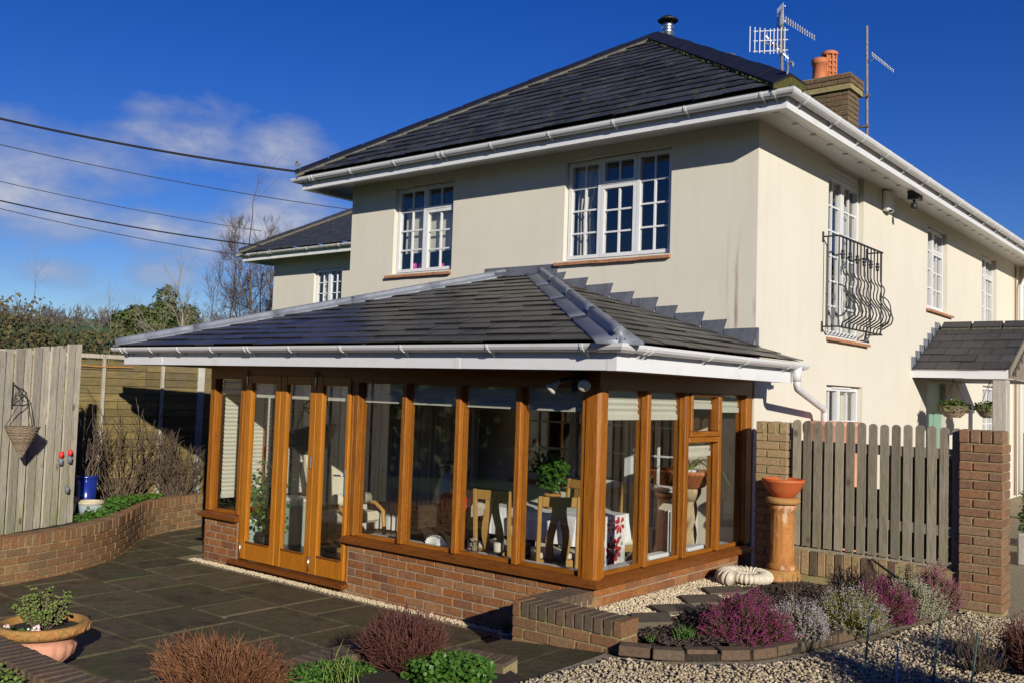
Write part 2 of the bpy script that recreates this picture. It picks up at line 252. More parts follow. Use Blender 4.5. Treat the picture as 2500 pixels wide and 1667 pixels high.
# ------------------------------------------------------------------ mesh helpers
class MB:
    def __init__(s): s.v = []; s.f = []
    def add(s, v, f):
        o = len(s.v); s.v += [tuple(p) for p in v]; s.f += [tuple(i + o for i in q) for q in f]; return s
    def box(s, x0, x1, y0, y1, z0, z1):
        return s.add([(x0, y0, z0), (x1, y0, z0), (x1, y1, z0), (x0, y1, z0), (x0, y0, z1), (x1, y0, z1), (x1, y1, z1), (x0, y1, z1)],
                     [(3, 2, 1, 0), (4, 5, 6, 7), (0, 1, 5, 4), (1, 2, 6, 5), (2, 3, 7, 6), (3, 0, 4, 7)])
    def cbox(s, x0, x1, y0, y1, z0, z1, c=.006):
        """box with chamfered edges"""
        V = []; idx = {}
        cx, cy, cz = (x0 + x1) / 2, (y0 + y1) / 2, (z0 + z1) / 2; hx, hy, hz = (x1 - x0) / 2, (y1 - y0) / 2, (z1 - z0) / 2
        c = min(c, hx * .49, hy * .49, hz * .49)
        for sx in (-1, 1):
            for sy in (-1, 1):
                for sz in (-1, 1):
                    for a in range(3):
                        p = [sx * hx, sy * hy, sz * hz]
                        for k in range(3):
                            if k != a: p[k] -= (sx, sy, sz)[k] * c
                        idx[(sx, sy, sz, a)] = len(V); V.append((cx + p[0], cy + p[1], cz + p[2]))
        F = []
        for a in range(3):
            b, d = (a + 1) % 3, (a + 2) % 3
            for sg in (-1, 1):
                q = []
                for (u, w) in ((-1, -1), (1, -1), (1, 1), (-1, 1)):
                    t = [0, 0, 0]; t[a] = sg; t[b] = u; t[d] = w; q.append(idx[(t[0], t[1], t[2], a)])
                F.append(tuple(q if sg > 0 else q[::-1]))
            for u in (-1, 1):
                for w in (-1, 1):
                    t0 = [0, 0, 0]; t1 = [0, 0, 0]; t0[a] = -1; t1[a] = 1; t0[b] = t1[b] = u; t0[d] = t1[d] = w
                    q = [idx[(*t0, b)], idx[(*t1, b)], idx[(*t1, d)], idx[(*t0, d)]]
                    F.append(tuple(q if u * w < 0 else q[::-1]))
        for sx in (-1, 1):
            for sy in (-1, 1):
                for sz in (-1, 1):
                    q = [idx[(sx, sy, sz, a)] for a in range(3)]; F.append(tuple(q if sx * sy * sz > 0 else q[::-1]))
        return s.add(V, F)
    def tube(s, pts, r, n=8, cap=True, closed=False):
        pts = [Vector(p) for p in pts]; m = len(pts); rr = r if isinstance(r, (list, tuple)) else [r] * m
        V = []; F = []; pu = None
        for i, p in enumerate(pts):
            a = pts[(i - 1) % m] if closed or i else p; b = pts[(i + 1) % m] if closed or i < m - 1 else p
            t = (b - a).normalized() if (b - a).length > 1e-9 else Vector((0, 0, 1))
            if pu is None: pu = t.orthogonal().normalized()
            u = (pu - t * pu.dot(t)); u = u.normalized() if u.length > 1e-6 else t.orthogonal().normalized(); pu = u; w = t.cross(u)
            V += [p + (u * math.cos(2 * math.pi * k / n) + w * math.sin(2 * math.pi * k / n)) * rr[i] for k in range(n)]
        for i in range(m if closed else m - 1):
            j = (i + 1) % m
            for k in range(n):
                F.append((i * n + k, i * n + (k + 1) % n, j * n + (k + 1) % n, j * n + k))
        if cap and not closed: F += [tuple(range(n - 1, -1, -1)), tuple((m - 1) * n + k for k in range(n))]
        return s.add(V, F)
    def lathe(s, prof, n=24, c=(0, 0, 0), cap=True, mod=None):
        V = []; F = []; m = len(prof)
        for i, (r, z) in enumerate(prof):
            for k in range(n):
                a = 2 * math.pi * k / n; q = r * (mod(a, z) if mod else 1)
                V.append((c[0] + q * math.cos(a), c[1] + q * math.sin(a), c[2] + z))
        for i in range(m - 1):
            for k in range(n): F.append((i * n + k, i * n + (k + 1) % n, (i + 1) * n + (k + 1) % n, (i + 1) * n + k))
        if cap: F += [tuple(range(n - 1, -1, -1)), tuple((m - 1) * n + k for k in range(n))]
        return s.add(V, F)
    def prism(s, poly, d):
        """3-D polygon extruded by vector d"""
        n = len(poly); d = Vector(d); V = [Vector(p) for p in poly]; V += [p + d for p in V[:n]]
        return s.add(V, [tuple(range(n - 1, -1, -1)), tuple(range(n, 2 * n))] + [(k, (k + 1) % n, n + (k + 1) % n, n + k) for k in range(n)])
    def sweep(s, prof, path):
        """closed profile (outward, z) along a horizontal polyline with mitred corners; outward is right of the path"""
        P = [Vector((p[0], p[1])) for p in path]; m = len(P); n = len(prof); V = []; F = []
        for i in range(m):
            ns = []
            if i > 0: d = (P[i] - P[i - 1]).normalized(); ns.append(Vector((d.y, -d.x)))
            if i < m - 1: d = (P[i + 1] - P[i]).normalized(); ns.append(Vector((d.y, -d.x)))
            nn = ns[0] if len(ns) == 1 else (ns[0] + ns[1]) / (1 + ns[0].dot(ns[1]))
            V += [(P[i].x + nn.x * o, P[i].y + nn.y * o, z) for o, z in prof]
        for i in range(m - 1):
            for k in range(n): F.append((i * n + k, (i + 1) * n + k, (i + 1) * n + (k + 1) % n, i * n + (k + 1) % n))
        F += [tuple(range(n)), tuple((m - 1) * n + k for k in range(n - 1, -1, -1))]
        return s.add(V, F)
    def build(s, name, m, parent=None, smooth=False, origin=None):
        return link_mesh(name, s.v, s.f, m, parent, smooth, origin)
WORLD_LOC = {}
def wloc(o):
    return WORLD_LOC.get(o.name, Vector(o.location)) if o else Vector((0, 0, 0))
def link_mesh(name, v, f, m, parent=None, smooth=False, origin=None):
    A = np.asarray(v, float)
    if origin is None: origin = (float((A[:, 0].min() + A[:, 0].max()) / 2), float((A[:, 1].min() + A[:, 1].max()) / 2), float(A[:, 2].min()))
    me = bpy.data.meshes.new(name); me.from_pydata([tuple(p) for p in (A - np.array(origin))], [], f); me.update()
    if smooth: me.polygons.foreach_set('use_smooth', [True] * len(me.polygons))
    me.materials.append(MT[m] if isinstance(m, str) else m)
    return link(name, me, Vector(origin), parent)
def link(name, data, loc, parent=None, rot=None, scale=None):
    o = bpy.data.objects.new(name, data); COL.objects.link(o)
    o.location = Vector(loc) - wloc(parent)
    if parent: o.parent = parent
    if rot is not None: o.rotation_euler = rot
    if scale is not None: o.scale = scale
    WORLD_LOC[o.name] = Vector(loc)
    return o
def np_mesh(name, V, F, m, parent=None, smooth=False, origin=None):
    """V (n,3) F (k,c) arrays"""
    V = np.asarray(V, np.float32); F = np.asarray(F, np.int32)
    if origin is None: origin = (float((V[:, 0].min() + V[:, 0].max()) / 2), float((V[:, 1].min() + V[:, 1].max()) / 2), float(V[:, 2].min()))
    V = V - np.array(origin, np.float32)
    me = bpy.data.meshes.new(name); me.vertices.add(len(V)); me.vertices.foreach_set('co', V.ravel())
    k, c = F.shape; me.loops.add(k * c); me.loops.foreach_set('vertex_index', F.ravel())
    me.polygons.add(k); me.polygons.foreach_set('loop_start', np.arange(0, k * c, c, dtype=np.int32)); me.polygons.foreach_set('loop_total', np.full(k, c, np.int32))
    if smooth: me.polygons.foreach_set('use_smooth', np.ones(k, bool))
    me.update(calc_edges=True); me.validate()
    me.materials.append(MT[m] if isinstance(m, str) else m)
    return link(name, me, Vector(origin), parent)
def thing(name, label, cat, loc, group=None):
    o = bpy.data.objects.new(name, None); COL.objects.link(o); o.empty_display_size = .1
    o.location = loc; WORLD_LOC[o.name] = Vector(loc); return tag(o, label, cat, group)
def tag(o, label=None, cat=None, group=None, kind=None):
    if label: o['label'] = label
    if cat: o['category'] = cat
    if group: o['group'] = group
    if kind: o['kind'] = kind
    return o
def rect_ring(o0, o1, z0, z1): return [(o0, z0), (o1, z0), (o1, z1), (o0, z1)]
def half_ring(o, z, r, t=.004, n=9):
    a = [math.pi + math.pi * k / (n - 1) for k in range(n)]
    return [(o + r * math.cos(q), z + r * math.sin(q)) for q in a] + [(o + (r - t) * math.cos(q), z + (r - t) * math.sin(q)) for q in reversed(a)]

# ---- bricks
def chamf(L, Wd, H, j=.0015, c=.005):
    b = MB().cbox(-L / 2, L / 2, 0, Wd, 0, H, c); b.v = [(x + RND.uniform(-j, j), y + RND.uniform(-j, j), z + RND.uniform(-j, j)) for x, y, z in b.v]
    return b
BRICKS = {}
def brick_mesh(kind, m):
    key = (kind, m)
    if key not in BRICKS:
        L, Wd, H = dict(s=(.215, .10, .065), h=(.1025, .10, .065), c=(.066, .215, .105), sold=(.066, .10, .215))[kind]
        out = []
        for i in range(4):
            b = chamf(L, Wd, H); me = bpy.data.meshes.new('brick'); me.from_pydata(b.v, [], b.f); me.update(); me.materials.append(MT[m]); out.append(me)
        BRICKS[key] = out
    return RND.choice(BRICKS[key])
def put_brick(parent, kind, m, p, ang, sx=1.0, prob_j=.002):
    """p: centre of the outer bottom edge; ang: direction of the wall face (outward is right of it)"""
    jx = RND.uniform(-prob_j, prob_j)
    o = link('brick', brick_mesh(kind, m), (p[0] + jx * math.sin(ang), p[1] - jx * math.cos(ang), p[2]), parent, (RND.uniform(-.008, .008), 0, ang + RND.uniform(-.008, .008)), (sx, 1, 1))
    return o
def brick_run(parent, m, a, b, z0, n, skip=None, head0=0):
    """stretcher courses on the face from a to b (outward right of a->b), bricks stand in their own depth behind the face"""
    a = Vector(a); b = Vector(b); d = b - a; Ln = d.length; d.normalize(); ang = math.atan2(d.y, d.x)
    for k in range(n):
        z = z0 + k * .075; x = 0.0; first = True
        while x < Ln - .03:
            w = .1075 if (first and (k + head0) % 2) else .225
            first = False; e = min(x + w, Ln); ln = e - x - .010
            if ln > .03:
                mid = (x + e) / 2
                if not (skip and skip(mid, z)):
                    kind, full = ('s', .215) if ln > .13 else ('h', .1025)
                    p = a + d * mid; put_brick(parent, kind, m, (p.x, p.y, z), ang, ln / full)
            x = e

# ---- walls with openings
def wall_holes(o, u, W_, z0, z1, holes, depth, inward):
    """front sheet with holes and reveals. o origin (x,y), u unit dir, inward unit dir"""
    us = sorted({0, W_, *[h[0] for h in holes], *[h[1] for h in holes]}); zs = sorted({z0, z1, *[h[2] for h in holes], *[h[3] for h in holes]})
    mb = MB(); P = lambda a, z, d=0: (o[0] + u[0] * a + inward[0] * d, o[1] + u[1] * a + inward[1] * d, z)
    for i in range(len(us) - 1):
        for k in range(len(zs) - 1):
            c, e = (us[i] + us[i + 1]) / 2, (zs[k] + zs[k + 1]) / 2
            if any(h[0] < c < h[1] and h[2] < e < h[3] for h in holes): continue
            mb.add([P(us[i], zs[k]), P(us[i + 1], zs[k]), P(us[i + 1], zs[k + 1]), P(us[i], zs[k + 1])], [(0, 1, 2, 3)])
    for (a, b, c, e) in holes:
        for (p, q) in (((a, c), (a, e)), ((a, e), (b, e)), ((b, e), (b, c)), ((b, c), (a, c))):
            mb.add([P(*p), P(*q), P(*q, depth), P(*p, depth)], [(0, 1, 2, 3)])
    return mb

# ---- slates
def clip(poly, clipper):
    out = poly
    for i in range(len(clipper)):
        a, b = clipper[i], clipper[(i + 1) % len(clipper)]; inp = out; out = []
        if not inp: break
        side = lambda p: (b[0] - a[0]) * (p[1] - a[1]) - (b[1] - a[1]) * (p[0] - a[0])
        for k in range(len(inp)):
            p, q = inp[k - 1], inp[k]; sp, sq = side(p), side(q)
            if (sp >= 0) != (sq >= 0):
                t = sp / (sp - sq); out.append((p[0] + t * (q[0] - p[0]), p[1] + t * (q[1] - p[1])))
            if sq >= 0: out.append(q)
    return out
def area(p): return abs(sum(p[i - 1][0] * p[i][1] - p[i][0] * p[i - 1][1] for i in range(len(p)))) / 2
def slates(parent, m, O, U, V, poly, course=.235, width=.30, thick=.007, lap=.05, lift=.018):
    O, U, V = Vector(O), Vector(U).normalized(), Vector(V).normalized(); Nn = U.cross(V).normalized()
    if Nn.z < 0: Nn = -Nn
    s = sum(poly[i - 1][0] * poly[i][1] - poly[i][0] * poly[i - 1][1] for i in range(len(poly)))
    if s < 0: poly = poly[::-1]
    u0, u1 = min(p[0] for p in poly), max(p[0] for p in poly); v0, v1 = min(p[1] for p in poly), max(p[1] for p in poly)
    row = 0; v = v0 + RND.uniform(-.0, .0)
    while v < v1:
        u = u0 - (width / 2 if row % 2 else 0)
        while u < u1:
            g = .0045; dv = RND.uniform(-.009, .005); jl = RND.uniform(-.004, .007)
            q = clip([(u + g, v + dv), (u + width - g, v + dv + RND.uniform(-.002, .002)), (u + width - g, v + course + lap), (u + g, v + course + lap)], poly)
            if len(q) >= 3 and area(q) > .004:
                up = [O + U * a + V * b + Nn * (.004 + (lift + jl) * (1 - (b - v) / (course + lap)) + thick) for a, b in q]
                n = len(up); lo = [p - Nn * thick for p in up]
                link_mesh('slate', up + lo, [tuple(range(n)), tuple(range(2 * n - 1, n - 1, -1))] + [(k, n + k, n + (k + 1) % n, (k + 1) % n) for k in range(n)], m, parent)
            u += width
        v += course; row += 1
# ================================================================== HOUSE
D, XR, XHL = 2.705, .009, -6.05
house = thing('house', 'two storey cream rendered house with dark slate hipped roof and white windows', 'house', (-3, 8, 0))

# --- walls
FW1, FW2 = (-5.2, -4.123, 3.458, 4.614), (-2.375, -.976, 3.458, 4.614)
BACKWIN = (-2.95, -.72, .95, 1.98)
hol = [(a - XHL, b - XHL, c, d) for a, b, c, d in (FW1, FW2, BACKWIN)]
wall_holes((XHL, D), (1, 0), XR - XHL, -.1, 4.76, hol, .1, (0, 1)).build('front_wall', 'render', house)
RW = dict(french=(4.58, 5.75, 2.70, 4.735), w2=(8.49, 9.52, 3.37, 4.60), w3=(11.70, 12.76, 3.39, 4.60), small=(4.60, 5.79, 1.30, 2.145), door=(8.52, 9.50, .30, 2.29), low=(11.80, 12.85, 1.0, 2.33))
wall_holes((XR, D), (0, 1), 12.05, 0, 4.76, [(a - D, b - D, c, d) for a, b, c, d in RW.values()], .1, (-1, 0)).build('side_wall', 'render', house)
MB().add([(XHL, 12, -.1), (XHL, D, -.1), (XHL, D, 4.76), (XHL, 12, 4.76)], [(0, 1, 2, 3)]).build('left_wall', 'render', house)
# wing behind on the left, block at the far right end
WY = 6.9
wing_win = (-12.02, -11.12, 2.7, 4.42)
wall_holes((-13.42, WY), (1, 0), 7.38, -.1, 4.74, [(wing_win[0] + 13.42, wing_win[1] + 13.42, 2.7, 4.42)], .1, (0, 1)).build('wing_wall', 'render', house)
MB().add([(-13.42, 14, -.1), (-13.42, WY, -.1), (-13.42, WY, 4.74), (-13.42, 14, 4.74)], [(0, 1, 2, 3)]).build('wing_side_wall', 'render', house)
MB().box(XR + .001, 5, 14.75, 20, 0, 4.76).build('end_wall', 'render', house)

# --- windows: frame, casements with panes and glazing bars
def window(parent, O, u, inward, Wd, z0, z1, cas, name='window', label=None, fr=.034, sill=None, vent=False, dz=.07):
    """cas: (u0,u1,z0,z1,cols,rows) fractions 0..1. O at the outer wall face; frame stands dz behind it"""
    uv = Vector((u[0], u[1], 0)); iv = Vector((inward[0], inward[1], 0)); O = Vector((O[0], O[1], 0))
    H = z1 - z0
    def bar(mb, a0, a1, b0, b1, d0, d1):
        c = [O + uv * a + iv * d + Vector((0, 0, z0 + b)) for d in (d0, d1) for a, b in ((a0, b0), (a1, b0), (a1, b1), (a0, b1))]
        mb.add(c, [(0, 1, 2, 3), (7, 6, 5, 4), (0, 4, 5, 1), (1, 5, 6, 2), (2, 6, 7, 3), (3, 7, 4, 0)])
    def ring(mb, a0, a1, b0, b1, w, d0, d1):
        bar(mb, a0, a0 + w, b0, b1, d0, d1); bar(mb, a1 - w, a1, b0, b1, d0, d1); bar(mb, a0 + w, a1 - w, b0, b0 + w, d0, d1); bar(mb, a0 + w, a1 - w, b1 - w, b1, d0, d1)
    mb = MB(); ring(mb, 0, Wd, 0, H, fr * .8, dz, dz + .06)
    w = mb.build(name, 'white', parent)
    if label: w['label'] = label
    for (a0, a1, b0, b1, nc, nr) in cas:
        A0, A1, B0, B1 = a0 * Wd + (fr * .6 if a0 == 0 else 0), a1 * Wd - (fr * .6 if a1 == 1 else 0), b0 * H + (fr * .6 if b0 == 0 else 0), b1 * H - (fr * .6 if b1 == 1 else 0)
        mb = MB(); ring(mb, A0 + .003, A1 - .003, B0 + .003, B1 - .003, fr * 1.15, dz - .014, dz + .045); mb.build('casement', 'white', w)
        i0, i1, j0, j1 = A0 + fr * 1.15, A1 - fr * 1.15, B0 + fr * 1.15, B1 - fr * 1.15
        mb = MB(); bar(mb, i0 - .004, i1 + .004, j0 - .004, j1 + .004, dz + .018, dz + .024); mb.build('pane', 'glass', w)
        g = .010
        for k in range(1, nc):
            x = i0 + (i1 - i0) * k / nc; mb = MB(); bar(mb, x - g, x + g, j0, j1, dz + .004, dz + .03); mb.build('glazing_bar', 'white', w)
        for k in range(1, nr):
            y = j0 + (j1 - j0) * k / nr; mb = MB(); bar(mb, i0, i1, y - g, y + g, dz + .006, dz + .029); mb.build('glazing_bar', 'white', w)
    if vent:
        mb = MB(); bar(mb, Wd * .25, Wd * .75, H - .035, H - .015, dz - .03, dz); mb.build('trickle_vent', 'white_old', w)
    return w
T2 = [(0, .5, 0, 1, 2, 4), (.5, 1, 0, .715, 2, 3), (.5, 1, .715, 1, 2, 1)]
T3 = [(0, 1 / 3, 0, 1, 2, 4), (1 / 3, 2 / 3, 0, .725, 2, 3), (1 / 3, 2 / 3, .725, 1, 2, 1), (2 / 3, 1, 0, 1, 2, 4)]
FR = (0, 1)
window(house, (FW1[0], D), (1, 0), FR, FW1[1] - FW1[0], FW1[2], FW1[3], T2, vent=True)
window(house, (FW2[0], D), (1, 0), FR, FW2[1] - FW2[0], FW2[2], FW2[3], T3, vent=True)
window(house, (BACKWIN[0], D), (1, 0), FR, BACKWIN[1] - BACKWIN[0], BACKWIN[2], BACKWIN[3], [(0, 1 / 3, 0, 1, 2, 3), (1 / 3, 2 / 3, 0, 1, 2, 3), (2 / 3, 1, 0, 1, 2, 3)])
window(house, (wing_win[0], WY), (1, 0), FR, .9, 2.7, 4.42, [(0, .5, 0, 1, 2, 7), (.5, 1, 0, 1, 2, 7)])
SI = (-1, 0)
def sidewin(k, cas, **kw):
    a, b, c, d = RW[k]; return window(house, (XR, a), (0, 1), SI, b - a, c, d, cas, **kw)
sidewin('french', [(0, .5, 0, .93, 2, 6), (.5, 1, 0, .93, 2, 6), (0, 1, .93, 1, 1, 1)], name='french_window', fr=.045)
sidewin('w2', [(0, .45, 0, 1, 1, 4), (.45, 1, 0, .72, 2, 3), (.45, 1, .72, 1, 2, 1)], vent=True)
sidewin('w3', [(0, .45, 0, 1, 1, 4), (.45, 1, 0, .72, 2, 3), (.45, 1, .72, 1, 2, 1)], vent=True)
sidewin('small', [(0, .45, 0, 1, 2, 2), (.45, 1, 0, 1, 2, 2)], vent=True)
sidewin('low', [(0, .5, 0, 1, 2, 4), (.5, 1, 0, 1, 2, 4)])
# green front door
mb = MB().box(XR - .10, XR - .055, 8.52, 9.50, .30, 2.29)
for (y0, y1) in ((8.62, 8.97), (9.05, 9.40)):
    mb.box(XR - .06, XR - .045, y0, y1, .45, 1.15); mb.box(XR - .06, XR - .045, y0, y1, 1.25, 1.85)
MT['door_green'] = mat('sage_green_paint', [(.16, .29, .22), (.18, .32, .25)], sc=3, rough=.45, fine=.05)
dr = mb.build('front_door', 'door_green', house); MB().tube([(XR - .05, 9.3, 1.2), (XR - .01, 9.3, 1.2)], .02, 10).build('door_knob', 'steel', dr, True)

# --- tile sills
def tile_sill(a0, a1, z, axis, out=.05):
    n = max(3, int(round((a1 - a0) / .18))); s = None
    root = None
    for k in range(n):
        p, q = a0 + (a1 - a0) * k / n + .002, a0 + (a1 - a0) * (k + 1) / n - .002
        dz = RND.uniform(-.004, .003); mb = MB()
        if axis == 'x':
            mb.add([(p, D - out, z - .055 + dz), (q, D - out, z - .055 + dz), (q, D - out, z - .022 + dz), (p, D - out, z - .022 + dz), (p, D + .07, z - .035), (q, D + .07, z - .035), (q, D + .07, z), (p, D + .07, z)], [(0, 1, 2, 3), (3, 2, 6, 7), (0, 4, 5, 1), (1, 5, 6, 2), (0, 3, 7, 4), (4, 7, 6, 5)])
        else:
            mb.add([(XR + out, p, z - .055 + dz), (XR + out, q, z - .055 + dz), (XR + out, q, z - .022 + dz), (XR + out, p, z - .022 + dz), (XR - .07, p, z - .035), (XR - .07, q, z - .035), (XR - .07, q, z), (XR - .07, p, z)], [(0, 1, 2, 3), (3, 2, 6, 7), (0, 4, 5, 1), (1, 5, 6, 2), (0, 3, 7, 4), (4, 7, 6, 5)])
        if root is None: root = mb.build('window_sill', 'tile_sill', house)
        else: mb.build('tile', 'tile_sill', root)
tile_sill(FW1[0] - .1, FW1[1] + .01, 3.458, 'x'); tile_sill(FW2[0] - .1, FW2[1] + .02, 3.458, 'x'); tile_sill(BACKWIN[0] - .05, BACKWIN[1] + .05, .95, 'x', .09)
tile_sill(4.56, 5.92, 2.70, 'y'); tile_sill(8.42, 9.76, 3.37, 'y'); tile_sill(11.62, 13.0, 3.39, 'y')
tile_sill(4.55, 5.85, 1.30, 'y')

# --- dim rooms behind the upper windows, blinds and curtains
MT['room'] = mat('room_wall', [(.34, .33, .30), (.38, .37, .34)], sc=2, rough=.9, fine=.05)
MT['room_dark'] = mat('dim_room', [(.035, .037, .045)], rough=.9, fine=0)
MT['blind'] = mat('roller_blind', [(.55, .52, .42), (.60, .57, .47)], sc=8, rough=.9, fine=.05)
MT['curtain'] = mat('cream_curtain', [(.46, .42, .33), (.56, .52, .42)], sc=4, rough=.95, fine=.1)
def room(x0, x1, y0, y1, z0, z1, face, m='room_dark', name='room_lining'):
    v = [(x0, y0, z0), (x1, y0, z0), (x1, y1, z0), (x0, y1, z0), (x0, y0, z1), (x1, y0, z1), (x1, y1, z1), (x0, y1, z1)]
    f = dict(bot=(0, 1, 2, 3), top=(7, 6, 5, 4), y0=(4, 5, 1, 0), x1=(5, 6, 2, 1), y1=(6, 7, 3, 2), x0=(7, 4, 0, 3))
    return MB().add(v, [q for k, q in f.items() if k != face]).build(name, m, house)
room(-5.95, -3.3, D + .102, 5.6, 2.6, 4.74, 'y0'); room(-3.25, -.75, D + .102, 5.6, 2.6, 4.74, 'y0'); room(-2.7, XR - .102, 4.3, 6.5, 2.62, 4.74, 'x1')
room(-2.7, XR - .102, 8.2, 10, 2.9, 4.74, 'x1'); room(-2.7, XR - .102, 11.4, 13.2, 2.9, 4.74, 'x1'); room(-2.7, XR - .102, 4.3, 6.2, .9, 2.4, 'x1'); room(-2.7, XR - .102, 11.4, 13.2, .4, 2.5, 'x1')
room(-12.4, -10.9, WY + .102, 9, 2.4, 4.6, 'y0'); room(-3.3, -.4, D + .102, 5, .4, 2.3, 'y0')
def wavy(x0, x1, y, z0, z1, n=40, amp=.03, per=.12, taper=None, axis='x', name='curtain', m='curtain', parent=None, tk=.006):
    v = []; f = []
    for k in range(n + 1):
        t = k / n; x = x0 + (x1 - x0) * t; a = amp * math.sin(2 * math.pi * (x - x0) / per) + amp * .4 * math.sin(2 * math.pi * (x - x0) / per * 2.3 + 1)
        for z in (z0, (z0 + z1) / 2, z1):
            xx = x
            if taper: xx = x0 + (x - x0) * (taper if z == (z0 + z1) / 2 else (1 if z == z1 else taper * 1.15))
            for s in (0, tk): v.append((xx, y + a + s, z) if axis == 'x' else (y - a - s, xx, z))
    for k in range(n):
        for j in range(2):
            a = k * 6 + j * 2; b = a + 6
            f += [(a, b, b + 2, a + 2), (a + 1, a + 3, b + 3, b + 1)]
    return link_mesh(name, v, f, m, parent, True)
MB().box(FW1[0] + .05, FW1[1] - .05, D + .19, D + .195, 3.75, 4.36).build('blind', 'blind', house)
wavy(FW2[0] + .03, FW2[0] + .40, D + .2, 3.46, 4.6, taper=.62, parent=house)
wavy(RW['french'][0] + .04, RW['french'][0] + .3, XR - .2, 2.7, 4.6, axis='y', parent=house); wavy(5.45, 5.72, XR - .2, 2.7, 4.6, axis='y', parent=house)
wavy(wing_win[0] + .03, wing_win[0] + .38, WY + .2, 2.7, 4.4, parent=house)
for a, b, z0, z1 in ((8.5, 8.75, 3.38, 4.6), (9.3, 9.5, 3.38, 4.6), (11.75, 12.0, 3.4, 4.6), (12.5, 12.75, 3.4, 4.6), (4.65, 4.9, 1.3, 2.1), (5.35, 5.75, 1.3, 2.1), (11.85, 12.1, 1.0, 2.3)): wavy(a, b, XR - .18, z0, z1, n=20, axis='y', parent=house)
for i, (x, c, s) in enumerate(((-4.93, 'pink', .07), (-4.78, 'pink', .06), (-4.42, 'pink', .05))):
    if 'pink' not in MT: MT['pink'] = mat('pink_plastic', [(.55, .03, .22)], rough=.4, fine=0)
    tag(MB().lathe([(.03, 0), (s * .6, .01), (s * .6, s * 1.3), (s * .5, s * 1.5), (.01, s * 1.5)], 12, (x, D + .14, 3.50)).build('ornament', 'pink', None, True), ['pink pot at the left end of the left upstairs window ledge', 'second pink pot on the left upstairs window ledge', 'small pink pot on the ledge under the right casement of the left upstairs window'][i], 'ornament')

# --- eaves: soffit, fascia, gutter
EP = [(XHL, 9), (XHL, D), (XR, D), (XR, 14.75), (5, 14.75)]
MB().sweep(rect_ring(-.01, .478, 4.735, 4.75), EP).build('soffit', 'white', house)
MB().sweep(rect_ring(.478, .496, 4.65, 4.80), EP).build('fascia', 'white', house)
MB().sweep(rect_ring(.425, .4779, 4.651, 4.6695), EP).build('fascia_lip', 'white', house)
gut = MB().sweep(half_ring(.557, 4.80, .060), [(XHL, 7)] + EP[1:]).build('gutter', 'white', house)
def bracket(parent, P, outv, along, r=.060, z=4.80, o=.557, wd=.022, fas=.496):
    """clip round the gutter at P on the wall line"""
    outv, along = Vector((*outv, 0)), Vector((*along, 0)); P = Vector((P[0], P[1], 0)); v = []; n = 9
    a = [math.pi + math.pi * k / (n - 1) for k in range(n)]
    ring = [(o + (r + .007) * math.cos(q), z + (r + .007) * math.sin(q)) for q in a] + [(o + (r + .0015) * math.cos(q), z + (r + .0015) * math.sin(q)) for q in reversed(a)]
    poly = [P + outv * q[0] + Vector((0, 0, q[1])) - along * wd / 2 for q in ring]
    mb = MB(); m = len(poly); V = poly + [p + along * wd for p in poly]
    F = [(k, k + 1, m + k + 1, m + k) for k in range(m - 1)] + [(k, m - 1 - k, m - 2 - k, k + 1) for k in range(n - 1)] + [(m + k, m + k + 1, 2 * m - 2 - k, 2 * m - 1 - k) for k in range(n - 1)]
    mb.add(V, F)
    q = [P + outv * fas + Vector((0, 0, z - .10)), P + outv * fas + Vector((0, 0, z - .02)), P + outv * (o - r * .6) + Vector((0, 0, z - r * .8)), P + outv * (o - r * .2) + Vector((0, 0, z - r - .005))]
    mb.prism([p - along * wd * .35 for p in q], along * wd * .7)
    return mb.build('gutter_bracket', 'white', parent)
for x in (-6.28, -6.22, -5.45, -4.62, -3.86, -3.78, -3.02, -2.18, -1.34, -.50, .30, .42): bracket(gut, (x, D), (0, -1), (1, 0))
y = 2.38
for y in [2.45] + [3.25 + .78 * k for k in range(15)]: bracket(gut, (XR, y), (1, 0), (0, 1))
for y in (2.55 + .47 * k for k in range(25)):
    MB().lathe([(.0, 0), (.034, 0), (.034, .004)], 14, (XR + .24, y, 4.7305), cap=False).build('soffit_vent', 'mast', house)
MB().sweep(rect_ring(.25, .253, 4.7335, 4.735), EP[1:4]).build('soffit_joint', 'mast', house)
# right end downpipes
dp = MB().tube([(XR + .5, 14.55, 4.74), (XR + .45, 14.55, 4.62), (XR + .12, 14.5, 4.45), (XR + .07, 14.45, 4.3), (XR + .07, 14.45, .3)], .038, 10); dp.build('downpipe', 'white', house, True)
MT['copper'] = mat('brown_pipe', [(.22, .09, .05)], rough=.5, fine=.1)
MB().tube([(XR + .03, 14.2, 4.7), (XR + .03, 14.2, .3)], .014, 8).build('brown_pipe', 'copper', house, True)

# --- main roof
MT['moss'] = mat('roof_moss', [(.035, .035, .012), (.08, .075, .02)], sc=30, rough=1, src='island', pal=[(.03, .03, .012), (.09, .085, .02), (.05, .05, .02)], fine=.3)
EO = .56; ZE = 4.85; TP = math.tan(rad(33)); HW = (XR - XHL) / 2 + EO; XM = (XR + XHL) / 2; YA = D - EO + HW; ZA = ZE + HW * TP
xl, xr_, yf, yb = XHL - EO, XR + EO, D - EO, 14.9
roof = MB()
roof.add([(xl, yf, ZE), (xr_, yf, ZE), (XM, YA, ZA)], [(0, 1, 2)]); roof.add([(xr_, yf, ZE), (xr_, yb, ZE), (XM, yb, ZA), (XM, YA, ZA)], [(0, 1, 2, 3)]); roof.add([(xl, yb, ZE), (xl, yf, ZE), (XM, YA, ZA), (XM, yb, ZA)], [(0, 1, 2, 3)])
roof.add([(xl, yf, ZE - .02), (xr_, yf, ZE - .02), (xr_, yb, ZE - .02), (xl, yb, ZE - .02)], [(3, 2, 1, 0)])
roof_o = roof.build('roof', 'slate', house)
sl = 1 / math.cos(rad(33))
